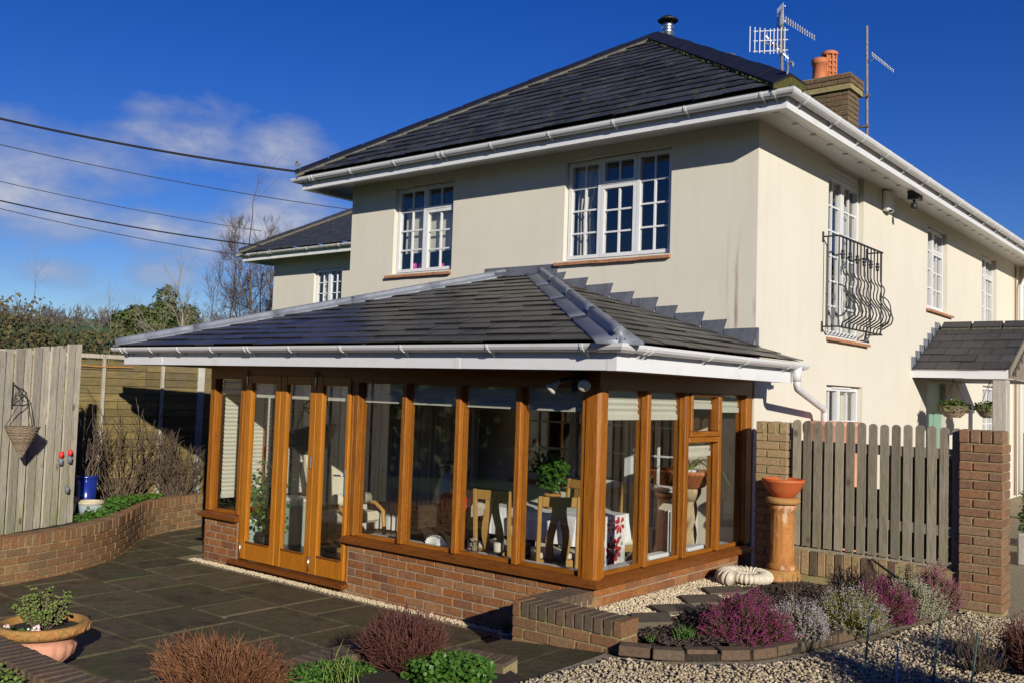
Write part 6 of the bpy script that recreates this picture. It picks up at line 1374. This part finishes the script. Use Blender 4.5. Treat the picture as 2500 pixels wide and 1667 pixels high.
def heather(label, base, w, h, n, fl, leaf, per=8, fs=.0072):
    n = int(n * 1.25); h *= .72
    t = thing('heather', label, 'heather', base, 'heathers in the bed'); B = np.array(base)
    u = rng.uniform(0, 1, n); ph = rng.uniform(0, 6.283, n); th = np.arccos(1 - u * 1.02)
    lump = 1 + .2 * np.sin(ph * 3 + base[0] * 9) * np.sin(th * 4) + .12 * np.sin(ph * 5 + base[1] * 7) + rng.normal(0, .09, n)
    D_ = np.column_stack([np.sin(th) * np.cos(ph), np.sin(th) * np.sin(ph), np.cos(th)])
    E = D_ * np.array([w / 2, w / 2, h]) * lump[:, None]; E[:, 2] = np.maximum(E[:, 2], .01 + rng.uniform(0, .03, n)); st = E * .35; st[:, 2] *= .5
    up = E - st; up /= np.linalg.norm(up, axis=1)[:, None]; up = up + np.array([0, 0, .55]) + rng.normal(0, .12, (n, 3)); up /= np.linalg.norm(up, axis=1)[:, None]
    Tp = E + up * .03
    tubes_np('stems', leaf, B + st, B + E, np.full(n, .002), np.full(n, .0014), 3, t)['kind'] = 'stuff'
    # small leaves along the lower stems
    k = n * 3; i = rng.integers(0, n, k); s = rng.uniform(.55, 1.0, k)[:, None]; LP_ = B + st[i] + (E[i] - st[i]) * s + rng.normal(0, .006, (k, 3))
    leafcloud('leaves', leaf, LP_, up[i], .010, .02, t, asp=.2, jit=.7)['kind'] = 'stuff'
    k = n * per; i = np.repeat(np.arange(n), per); s = np.tile(np.linspace(-.022, .034, per), n)[:, None]
    FP_ = B + E[i] + up[i] * s + rng.normal(0, .0045, (k, 3)); ax = up[i] + rng.normal(0, .8, (k, 3)); ax /= np.linalg.norm(ax, axis=1)[:, None]
    X = np.cross(ax, rng.normal(size=(k, 3))); X /= np.linalg.norm(X, axis=1)[:, None]; Y = np.cross(ax, X); M = np.stack([X, Y, ax], -1)
    V = np.einsum('nij,vj->nvi', M, OCT_V) * rng.uniform(fs * .7, fs * 1.25, k)[:, None, None] + FP_[:, None, :]
    np_mesh('flowers', V.reshape(-1, 3), (OCT_F[None] + (np.arange(k) * 6)[:, None, None]).reshape(-1, 3), fl, t)['kind'] = 'stuff'
heather('deep magenta heather at the front left of the bed, largest of the six', (1.20, .06, .32), .50, .33, 850, 'fl_magenta', 'heath_leaf')
heather('white flowered heather right beside the deep magenta one', (1.42, .40, .32), .40, .26, 560, 'fl_white', 'heath_leaf')
heather('lime leaved heather with pale lilac flower spikes in the middle of the row', (1.60, .92, .32), .48, .32, 560, 'fl_lilac', 'heath_lime', per=6)
heather('dark pink heather behind the lime leaved one', (1.70, 1.35, .32), .42, .34, 640, 'fl_magenta', 'heath_leaf')
heather('ivory flowered heather second from the right end of the row', (1.80, 1.72, .32), .40, .32, 600, 'fl_ivory', 'heath_leaf')
heather('soft pink heather against the red brick pillar', (1.86, 2.12, .32), .36, .38, 560, 'fl_pink', 'heath_leaf')

# leafy ground cover and small plants
MT['leaf_green'] = mat('fresh_leaf', [(.05, .13, .015), (.10, .20, .03)], sc=10, rough=.45, src='island', pal=[(.035, .10, .012), (.09, .19, .025), (.06, .14, .02)], fine=.1, trans=.2)
MT['leaf_lime'] = mat('lime_leaf', [(.12, .19, .03), (.20, .27, .05)], sc=10, rough=.45, src='island', pal=[(.09, .16, .025), (.22, .28, .06), (.15, .21, .035)], fine=.1, trans=.15)
def cover(name, label, poly, z, n, s0, s1, hgt, m, cat='ground cover'):
    P = poly_area_pts(poly, n); C = P.mean(0); R_ = np.abs(P - C).max(); zz = z + hgt * rng.uniform(.1, 1, n) * (1 - .6 * (np.linalg.norm(P - C, axis=1) / (R_ * 1.3)) ** 2)
    return tag(leafcloud(name, m, np.column_stack([P, zz]), np.tile([.1, -.2, 1.], (n, 1)), s0, s1, None, jit=.45), label, cat, kind='stuff')
cover('ground_cover', 'bright green leafy ground cover behind the curved wall', [(-6.02, -.66), (-6.38, -.28), (-6.70, .02), (-7.02, .35), (-7.3, .75), (-7.55, .9), (-7.45, .3), (-7.0, -.15), (-6.6, -.45), (-6.1, -1.0), (-5.75, -1.05)], .40, 2600, .02, .05, .10, 'leaf_green')
cover('green_plant', 'bright green leafy plant at the end of the foreground planter wall', [(.10, -1.86), (.46, -1.72), (.62, -1.95), (.45, -2.25), (.12, -2.15)], .27, 2200, .018, .036, .16, 'leaf_green', 'plant')
cover('green_weeds', 'low green weeds left of the dark red shrub in the foreground', [(-.32, -2.62), (-.24, -2.2), (-.08, -2.15), (-.02, -2.5), (-.05, -2.9), (-.25, -2.9)], .27, 1500, .014, .03, .09, 'leaf_green', 'plant')
cover('green_weeds', 'pale green weeds below the mossy wall at the lower left corner', [(-2.2, -3.66), (-1.2, -3.66), (-.9, -3.8), (-1.2, -4.1), (-2.2, -4.1)], .27, 1500, .015, .035, .08, 'leaf_lime', 'plant')
cover('box_shrub_leaves', 'green leafy bush at the right edge behind the brick pillar', [(1.82, 5.5), (2.45, 5.5), (2.45, 5.95), (1.82, 5.95)], .55, 1800, .03, .06, .75, 'leaf_green', 'shrub')
def blades(name, label, base, n, h, r, m, cat='plant'):
    t = thing(name, label, cat, base); S = Seg()
    for k in range(n):
        a = RND.uniform(0, 6.28); p = Vector(base) + Vector((RND.gauss(0, r), RND.gauss(0, r), 0)); d = Vector((math.cos(a) * .35, math.sin(a) * .35, 1)).normalized(); hh = h * RND.uniform(.5, 1.1); q = p + d * hh * .6; e = q + (d + Vector((math.cos(a), math.sin(a), -.1)) * .4).normalized() * hh * .45; S.add(p, q, .0045, .004); S.add(q, e, .004, .0008)
    S.build('blades', m, t, 3)['kind'] = 'stuff'
blades('bulb_shoots', 'tuft of bright green bulb shoots between the slabs and the magenta heather', (.93, -.30, .32), 40, .11, .035, 'leaf_green'); blades('bulb_shoots', 'small pair of green shoots by the end of the L shaped wall', (.80, -.50, .32), 8, .06, .012, 'leaf_green')
blades('grass_tuft', 'thin grass blades beside the dark red shrub in the foreground', (-.06, -2.45, .27), 30, .20, .06, 'leaf_lime')
# succulent with rosettes in the urn, primroses round it
su = thing('succulent', 'fleshy green succulent growing in the terracotta urn', 'plant', (UX, UY, .285)); S = Seg(); P = []; N_ = []; LR = []
MT['succ'] = mat('succulent_leaf', [(.10, .16, .03), (.20, .26, .06)], sc=10, rough=.4, src='island', pal=[(.07, .12, .02), (.22, .28, .07), (.14, .20, .04), (.17, .16, .05)], fine=.1, trans=.1)
for k in range(46):
    a = RND.uniform(0, 6.28); rr = .15 * math.sqrt(RND.random()); E = Vector((UX + rr * 1.15 * math.cos(a), UY + rr * 1.15 * math.sin(a), .285 + RND.uniform(.10, .26) * (1 - rr * 1.6))); b = Vector((UX + rr * .3 * math.cos(a), UY + rr * .3 * math.sin(a), .28)); S.add(b, E, .006, .005); ax = (E - b).normalized()
    for j in range(5):
        c = b.lerp(E, .45 + .55 * j / 4)
        for q in range(6 if j < 4 else 8):
            s = rv(1); s = (s - ax * s.dot(ax)).normalized(); P.append(c + ax * .004 * j); LR.append(tuple((s + ax * (.35 + .1 * j)).normalized()))
S.build('stems', 'bark_brown', su, 4)
n = len(P); t5 = np.array([(0, 0, 0), (.55, .30, .08), (1, 0, .12), (.55, -.30, .08), (.5, 0, -.02), (.5, 0, .16)]); f5 = np.array([(0, 1, 5), (1, 2, 5), (2, 3, 5), (3, 0, 5), (1, 0, 4), (2, 1, 4), (3, 2, 4), (0, 3, 4)])
X = np.array(LR); Z = np.cross(X, rng.normal(size=(n, 3))); Z /= np.linalg.norm(Z, axis=1)[:, None]; Z = np.where(Z[:, 2:3] < 0, -Z, Z); Y = np.cross(Z, X); M = np.stack([X, Y, Z], -1)
V = np.einsum('nij,vj->nvi', M, t5) * rng.uniform(.022, .036, n)[:, None, None] + np.array([tuple(p) for p in P])[:, None, :]
np_mesh('rosette_leaves', V.reshape(-1, 3), (f5[None] + (np.arange(n) * 6)[:, None, None]).reshape(-1, 3), 'succ', su)['kind'] = 'stuff'
MT['petal'] = mat('primrose_petal', [(.70, .55, .30), (.62, .45, .55)], sc=30, rough=.6, src='island', pal=[(.72, .70, .62), (.55, .35, .55), (.75, .60, .20)], fine=.05)
for i, (dx, dy, lb) in enumerate(((.16, -.10, 'cluster of purple and cream primroses at the front of the urn'), (-.04, -.20, 'white primrose at the left of the urn'))):
    pm = thing('primrose', lb, 'flower', (UX + dx, UY + dy, .285)); C = np.array([UX + dx, UY + dy, .30])
    q = np.array([C + np.array([.05 * math.cos(a), .05 * math.sin(a), 0]) for a in np.linspace(0, 6, 10)]); leafcloud('leaves', 'leaf_green', q, np.tile([0, 0, 1.], (10, 1)), .05, .075, pm, asp=.35, jit=.3)
    k = 40 if i == 0 else 8; leafcloud('petals', 'petal', C + np.array([0, -.02, .02]) + rng.normal(0, .018 if i == 0 else .006, (k, 3)), np.tile([.5, -.8, .5], (k, 1)), .014, .02, pm, asp=.5, jit=.3)['kind'] = 'stuff'
# shrub just outside the frame on the right that throws its shade across the gravel
twig_shrub('bare_shrub', 'bushy shrub just beyond the right edge of the gravel', (3.75, -1.0, .26), .45, .75, 420, 'twig_dark_red', dome=.35, r0=.008, side=7)

# unseen hedge added behind the viewer to block low sky light and darken reflections
P = []; N_ = []
for k in range(9000):
    a = RND.uniform(-2.75, .35); r = 15.5 + RND.gauss(0, .5); z = abs(RND.gauss(0, 1)) if RND.random() < .1 else RND.uniform(0, 1); h = 3.3 + .35 * math.sin(a * 9) + .2 * math.sin(a * 23)
    P.append((.5 + r * math.cos(a), -1 + r * math.sin(a), min(1.08, z) * h)); N_.append((-math.cos(a), -math.sin(a), .5))
hd = tag(leafcloud('added_hedge', 'evergreen', np.array(P), np.array(N_), .25, .55, None, asp=.45, jit=.5), 'unseen evergreen hedge added behind the viewer to block low sky light, mirrored in the windows', 'hedge', kind='stuff')
# ================================================================== INSIDE THE CONSERVATORY
FZ = .12
MT['linen'] = mat('white_linen', [(.66, .66, .66), (.74, .74, .74)], sc=5, rough=.9, fine=.04, bump=(20, .2, .01))
MT['sheer'] = mat('grey_sheer_curtain', [(.42, .40, .39), (.54, .52, .50)], sc=4, stretch=(8, 8, .5), rough=.95, fine=.1)
MT['pale_blue'] = mat('duck_egg_paint', [(.30, .40, .37), (.33, .43, .40)], sc=3, rough=.6, fine=.03)
MT['cream_fabric'] = mat('cream_fabric', [(.55, .50, .38), (.62, .57, .45)], sc=10, rough=.95, fine=.08)
c1 = wavy(-5.0, -3.35, 2.45, .15, 2.0, n=170, amp=.028, per=.10, m='sheer'); c1.name = 'sheer_curtain'; tag(c1, 'grey sheer curtain along the back wall inside the conservatory', 'curtain')
c2 = wavy(1.42, 2.45, -4.98, .15, 2.0, n=110, amp=.028, per=.10, axis='y', m='sheer'); c2.name = 'sheer_curtain'; tag(c2, 'grey sheer curtain along the left side seen through the folding doors', 'curtain')
# dining table with cloth and flowered runner
TX0, TX1, TY0, TY1 = -1.80, -.60, .80, 1.42; TZ = .87
tb = thing('dining_table', 'oak dining table under a white cloth inside the conservatory', 'table', (-1.17, 1.22, FZ))
MB().box(TX0 + .03, TX1 - .03, TY0 + .03, TY1 - .03, TZ - .045, TZ - .006).build('table_top', 'oak_in', tb)
for x in (TX0 + .1, TX1 - .1):
    for y in (TY0 + .1, TY1 - .1): MB().cbox(x - .04, x + .04, y - .04, y + .04, FZ, TZ - .046, .005).build('leg', 'oak_in', tb)
# cloth with a fluted hem
v = []; f = []; per = []
N_ = 96
for k in range(N_):
    t = 4 * k / N_; s = int(t); u = t - s
    x, y = [(TX0 + (TX1 - TX0) * u, TY0), (TX1, TY0 + (TY1 - TY0) * u), (TX1 - (TX1 - TX0) * u, TY1), (TX0, TY1 - (TY1 - TY0) * u)][s]; per.append((x, y, s))
for (dz, fl) in ((0, 0), (-.015, .006), (-.12, .02), (-.25, .035)):
    for k, (x, y, s) in enumerate(per):
        o = fl * (1 + .6 * math.sin(k * 1.9)); nx, ny = ((0, -1), (1, 0), (0, 1), (-1, 0))[s]; v.append((x + nx * o, y + ny * o, TZ + dz))
for j in range(3):
    for k in range(N_): f.append((j * N_ + k, j * N_ + (k + 1) % N_, (j + 1) * N_ + (k + 1) % N_, (j + 1) * N_ + k))
f.append(tuple(range(N_)))
tag(link_mesh('tablecloth', v, f, 'linen'), 'white tablecloth draped over the dining table', 'tablecloth')
MT['runner'] = mat('runner_cloth', [(.72, .71, .69)], rough=.9, fine=.03)
rn = thing('table_runner', 'white table runner printed with red flowers hanging off the table end', 'table runner', (TX1 + .05, 1.05, .4))
MB().box(TX0 + .1, TX1 + .044, .97, 1.29, TZ + .004, TZ + .008).box(TX1 + .044, TX1 + .049, .97, 1.29, .42, TZ + .008).build('cloth', 'runner', rn)
MT['print_red'] = mat('red_print', [(.45, .008, .025), (.36, .005, .02)], sc=9, rough=.9, fine=.1); MT['print_grey'] = mat('grey_print', [(.25, .25, .27)], rough=.9, fine=0)
def petals(C, R_, n, a0, wd, m, nm):
    for k in range(n):
        a = a0 + 2 * math.pi * k / n + RND.uniform(-.12, .12); r = R_ * RND.uniform(.75, 1.1); d = (math.cos(a), math.sin(a)); e = (-d[1], d[0])
        pts = [(.12 * r * d[0], .12 * r * d[1])] + [(q * r * d[0] + w * wd * e[0], q * r * d[1] + w * wd * e[1]) for q, w in ((.5, .7), (.8, 1), (.95, .6), (1.05, 0), (.95, -.6), (.8, -1), (.5, -.7))]
        q = [(C[0] + a_, C[1] + b_) for a_, b_ in pts]
        if all(.972 < y < 1.288 and .425 < z < TZ + .005 for y, z in q): MB().prism([(TX1 + .0492, y, z) for y, z in q], (.0012, 0, 0)).build(nm, m, rn)
petals((1.10, .57), .14, 11, .2, .024, 'print_red', 'red_petal'); petals((1.11, .58), .08, 8, .5, .016, 'print_red', 'red_petal'); petals((1.20, .80), .09, 9, .1, .02, 'print_red', 'red_petal'); petals((1.05, .79), .075, 7, .1, .014, 'print_red', 'red_petal'); petals((1.24, .66), .06, 3, .4, .018, 'print_grey', 'grey_leaf')
# chairs
def chair(label, x, y, rot):
    t = thing('dining_chair', label, 'chair', (x, y, FZ), 'oak dining chairs in the conservatory'); c, s = math.cos(rot), math.sin(rot)
    def B(nm, x0, x1, y0, y1, z0, z1, m='oak_in', lean=0, cc=.006):
        mb = MB().cbox(x0, x1, y0, y1, z0, z1, cc); mb.v = [(x + a * c - (b + lean * max(0, z - .45)) * s, y + a * s + (b + lean * max(0, z - .45)) * c, FZ + z) for a, b, z in mb.v]; mb.build(nm, m, t)
    for sx in (-1, 1):
        B('leg', sx * .17 - .018, sx * .17 + .018, -.21, -.175, 0, .42); B('back_post', sx * .165 - .018, sx * .165 + .018, .17, .205, 0, .96, lean=.16)
    B('seat_frame', -.185, .185, -.2, .19, .36, .42); B('seat_pad', -.19, .19, -.21, .165, .422, .47, 'cream_fabric', cc=.02)
    B('top_rail', -.147, .147, .175, .2, .87, .955, lean=.16)
    for k in (-1, 1):
        v = []; w = .034
        for j in range(13):
            z = .42 + .45 * j / 12; cx_ = k * (.05 + .022 * math.sin(j / 12 * math.pi * 1.6)); yy = .187 + .16 * max(0, z - .45) + .02 * math.sin(j / 12 * math.pi)
            for (a, b) in ((-w, -.008), (w, -.008), (w, .008), (-w, .008)): v.append((x + (cx_ + a) * c - (yy + b) * s, y + (cx_ + a) * s + (yy + b) * c, FZ + z))
        link_mesh('back_slat', v, [(j * 4 + i, j * 4 + (i + 1) % 4, j * 4 + 4 + (i + 1) % 4, j * 4 + 4 + i) for j in range(12) for i in range(4)], 'oak_in', t)
chair('oak dining chair with its back to the front windows, left of the potted plant', -1.40, .60, math.pi + .25)
chair('oak dining chair nearest the corner post, with a cream seat showing', -.84, .62, math.pi + .75)
chair('oak dining chair on the far side of the table behind the potted plant', -1.52, 1.62, -.2)
chair('oak dining chair on the far side of the table near the house window', -.92, 1.62, -.35)
# leafy plant on the table
tp = thing('table_plant', 'bushy green basil like plant in a pot on the dining table', 'plant', (-1.20, 1.05, TZ + .01))
MB().lathe([(.055, 0), (.06, .01), (.08, .12), (.085, .12), (.085, .14), (.07, .14)], 20, (-1.20, 1.05, TZ + .01)).build('pot', 'terracotta_worn', tp, True)
MT['basil'] = mat('glossy_leaf', [(.035, .10, .015), (.07, .16, .025)], sc=10, rough=.3, src='island', pal=[(.03, .085, .012), (.08, .18, .03)], fine=.1, trans=.15)
q = rng.normal(size=(420, 3)); q /= np.linalg.norm(q, axis=1)[:, None]; q = q * rng.uniform(.5, 1, (420, 1)) * np.array([.15, .15, .19]) + np.array([-1.20, 1.05, TZ + .34])
leafcloud('leaves', 'basil', q, np.tile([.2, -.4, 1.], (420, 1)), .03, .055, tp)['kind'] = 'stuff'
S = Seg()
for k in range(12): S.add((-1.20, 1.05, TZ + .12), tuple(q[k * 30]), .004, .002)
S.build('stems', 'leaf_green', tp, 4)
# radiator, twisted column with bowl and spider plant
rd = thing('radiator', 'white column radiator below the house window inside the conservatory', 'radiator', (-.55, 2.6, .2))
for k in range(12): MB().cbox(-1.25 + k * .06, -1.21 + k * .06, 2.58, 2.66, .25, .78, .015).build('radiator_column', 'white', rd)
KC = (-.36, 2.12)
tc_ = thing('twisted_pedestal', 'twisted stone barley sugar pedestal inside the conservatory', 'pedestal', (KC[0], KC[1], FZ))
v = []; f = []; n1, n2 = 48, 24
for i in range(n1 + 1):
    z = .12 + .72 * i / n1
    for k in range(n2):
        a = 2 * math.pi * k / n2; r = .062 + .014 * math.cos(3 * (a - z * 9)); v.append((KC[0] + r * math.cos(a), KC[1] + r * math.sin(a), FZ + z))
for i in range(n1):
    for k in range(n2): f.append((i * n2 + k, i * n2 + (k + 1) % n2, (i + 1) * n2 + (k + 1) % n2, (i + 1) * n2 + k))
MT['stone_buff'] = mat('buff_stone', [(.42, .31, .18), (.50, .38, .23)], sc=9, rough=.9, fine=.15)
link_mesh('twisted_shaft', v, f, 'stone_buff', tc_, True); MB().lathe([(.12, 0), (.12, .05), (.09, .09), (.07, .12)], 24, (KC[0], KC[1], FZ)).build('base', 'stone_buff', tc_, True); MB().lathe([(.065, .84), (.10, .90), (.11, .93), (.11, .96)], 24, (KC[0], KC[1], FZ)).build('capital', 'stone_buff', tc_, True)
tag(MB().lathe([(.10, 0), (.14, .02), (.22, .13), (.235, .14), (.235, .17), (.21, .165), (.08, .05)], 32, (KC[0], KC[1], FZ + .961)).build('shallow_bowl', 'terracotta', None, True), 'shallow terracotta bowl on the twisted pedestal', 'bowl')
sp = thing('spider_plant', 'spider plant with arching pale leaves on the twisted pedestal', 'plant', (KC[0], KC[1], FZ + 1.05)); S = Seg()
MB().lathe([(.06, 0), (.08, .12), (.07, .12)], 16, (KC[0], KC[1], FZ + 1.02)).build('white_pot', 'white', sp, True)
for k in range(34):
    a = RND.uniform(0, 6.28); L = RND.uniform(.22, .42); p = Vector((KC[0], KC[1], FZ + 1.12)); 
    for j in range(6):
        t0, t1 = j / 6, (j + 1) / 6; F_ = lambda t: p + Vector((math.cos(a) * L * t, math.sin(a) * L * t, L * (1.5 * t - 1.75 * t * t))); S.add(F_(t0), F_(t1), .006 * (1 - t0 * .8), .006 * (1 - t1 * .8))
S.build('leaves', 'leaf_lime', sp, 3)
# armchair, low painted units, floor plant, milk churn, glass dome, sill ornaments
ac = thing('armchair', 'bentwood armchair with cream cushion seen through the folding doors', 'armchair', (-4.3, 1.25, FZ)); AX, AY = -4.28, 1.25
for s in (-1, 1): MB().tube([(AX + .35, AY + s * .28, FZ + .02), (AX + .30, AY + s * .28, FZ + .015), (AX - .25, AY + s * .28, FZ + .02), (AX + .30, AY + s * .28, FZ + .04), (AX + .36, AY + s * .28, FZ + .18), (AX + .33, AY + s * .28, FZ + .42), (AX + .2, AY + s * .28, FZ + .50), (AX - .3, AY + s * .28, FZ + .50)], .025, 8).build('bent_frame', 'oak_in', ac, True)
MB().cbox(AX - .25, AX + .32, AY - .26, AY + .26, FZ + .30, FZ + .42, .05).build('seat_cushion', 'cream_fabric', ac)
mb = MB().cbox(-.06, .06, -.26, .26, 0, .62, .05); mb.v = [(AX - .25 - z * .35 + a, AY + b, FZ + .40 + z) for a, b, z in mb.v]; mb.build('back_cushion', 'cream_fabric', ac)
MB().tube([(AX + .1, AY - .25, FZ + .55), (AX + .1, AY + .25, FZ + .55)], .07, 12).build('bolster', 'cream_fabric', ac, True)
for x0, x1, y0, y1, zt, lb in ((-5.05, -4.86, .35, .75, .44, 'low duck egg blue painted unit just inside the left folding door'), (-5.05, -4.62, .85, 1.1, .65, 'taller duck egg blue painted unit behind the middle folding door')):
    t = thing('painted_unit', lb, 'cabinet', ((x0 + x1) / 2, (y0 + y1) / 2, FZ)); MB().box(x0, x1, y0, y1, FZ, zt - .04).build('carcass', 'pale_blue', t); MB().cbox(x0 - .015, x1 + .015, y0 - .015, y1 + .015, zt - .04, zt, .008).build('worktop', 'white', t)
fp = thing('floor_plant', 'dark leafy plant standing inside the left folding door', 'plant', (-4.62, .42, FZ)); q = rng.normal(size=(260, 3)) * np.array([.10, .10, .22]) + np.array([-4.62, .42, .62])
leafcloud('leaves', 'basil', q, np.tile([.3, -.5, .8], (260, 1)), .05, .10, fp, asp=.3)['kind'] = 'stuff'; MB().lathe([(.09, 0), (.12, .2), (.11, .2)], 16, (-4.62, .42, FZ)).build('pot', 'black', fp, True)
tag(MB().lathe([(.15, 0), (.16, .02), (.16, .62), (.15, .70), (.09, .82), (.085, .92), (.10, .93), (.10, .98), (.05, 1.0)], 28, (-3.55, 2.15, FZ)).build('milk_churn', 'alu', None, True), 'tall metal milk churn in front of the grey curtains', 'milk churn')
gb_ = thing('wicker_sofa', 'dark wicker sofa inside the conservatory below the front windows', 'sofa', (-2.4, 1.1, FZ))
MT['dark_wicker'] = mat('dark_wicker', [(.03, .018, .012), (.06, .035, .022)], sc=60, rough=.7, fine=.3)
MB().cbox(-2.95, -2.05, .9, 1.6, FZ, .50, .05).build('seat_base', 'dark_wicker', gb_); MB().cbox(-2.95, -2.05, 1.5, 1.7, .50, .92, .06).build('backrest', 'dark_wicker', gb_)
for x in (-3.0, -2.05): MB().cbox(x - .06, x + .06, .9, 1.65, .45, .72, .05).build('armrest', 'dark_wicker', gb_)
tag(MB().cbox(-2.9, -2.6, 1.32, 1.48, .52, .86, .06).build('cushion', 'red'), 'red cushion at the left end of the dark wicker sofa', 'cushion')
tag(MB().cbox(-2.45, -2.12, 1.30, 1.46, .52, .80, .06).build('cushion', 'cream_fabric'), 'pale cushion at the right end of the dark wicker sofa', 'cushion')
MB().box(-2.72, -.16, .10, .26, ZS + .03, ZS + .068).build('window_board', 'white', cons); MB().box(-.26, -.121, .26, 2.55, ZS + .03, ZS + .0681).build('window_board', 'white', cons)
WZ = ZS + .068
cn = thing('candle_holder', 'cream pillar candle on a scrolled iron holder on the window ledge', 'candle', (-1.10, .17, WZ)); MB().lathe([(.038, .045), (.04, .05), (.04, .12), (.03, .122)], 20, (-1.10, .17, WZ)).build('candle', 'cream_fabric', cn, True)
mb = MB().lathe([(.045, .038), (.05, .045), (.01, .046)], 16, (-1.10, .17, WZ))
for a in (0, 2.1, 4.2): mb.tube([(-1.10 + r * math.cos(a), .17 + r * math.sin(a), WZ + z) for r, z in ((.03, .04), (.045, .025), (.03, .012), (.045, .004), (.055, .012))], .003, 5)
mb.build('iron_stand', 'iron', cn)
jr = thing('shell_jar', 'glass jar of shells in a wire holder on the window ledge', 'jar', (-1.38, .17, WZ)); stones('shells', 'gravel', np.array([(-1.38 + RND.gauss(0, .018), .17 + RND.gauss(0, .018), WZ + RND.uniform(.03, .12)) for _ in range(40)]), .010, .018, None, None, parent=jr); MB().lathe([(.04, .015), (.05, .03), (.052, .10), (.045, .11)], 20, (-1.38, .17, WZ), cap=False).build('jar_glass', 'glass', jr, True)
mb = MB()
for z in (.02, .105): mb.tube([(-1.38 + .056 * math.cos(a), .17 + .056 * math.sin(a), WZ + z) for a in [k * .4488 for k in range(14)]], .003, 5, closed=True)
for a in (0, 1.57, 3.14, 4.71): mb.tube([(-1.38 + .056 * math.cos(a), .17 + .056 * math.sin(a), WZ), (-1.38 + .056 * math.cos(a), .17 + .056 * math.sin(a), WZ + .105)], .003, 5)
mb.build('wire_holder', 'iron', jr)
v = []; f = []; ns, nt_ = 24, 9
for i in range(nt_):
    for k in range(ns + 1):
        a = math.pi * k / ns; t = i / (nt_ - 1); r = .12 * math.sin(t * 1.5) * (1 + .05 * math.cos(k * math.pi)); v.append((-1.83 + r * math.cos(a) * 1.1, .19 - .02 * t + .03 * math.sin(t * 3), WZ + .004 + r * math.sin(a) * .75))
for i in range(nt_ - 1):
    for k in range(ns): f.append((i * (ns + 1) + k, i * (ns + 1) + k + 1, (i + 1) * (ns + 1) + k + 1, (i + 1) * (ns + 1) + k))
tag(link_mesh('scallop_shell', v, f, 'white_old'), 'large pale scallop shell on the window ledge', 'shell')
tag(MB().lathe([(.04, 0), (.05, .01), (.02, .03), (.05, .06), (.10, .12), (.105, .13), (.095, .125), (.03, .05)], 14, (-.19, .66, WZ)).build('crystal_bowl', 'glass'), 'cut glass bowl on the right hand window ledge', 'bowl')
for y, lb in ((1.05, 'folded white cloth on the right hand window ledge beside the glass bowl'), (1.72, 'folded white cloth on the ledge under the opening light')): tag(MB().cbox(-.24, -.14, y, y + .32, WZ + .001, WZ + .035, .012).build('folded_cloth', 'linen'), lb, 'cloth')
for o in bpy.data.objects:
    if o.type == 'MESH' and '_col' in o: del o['_col']
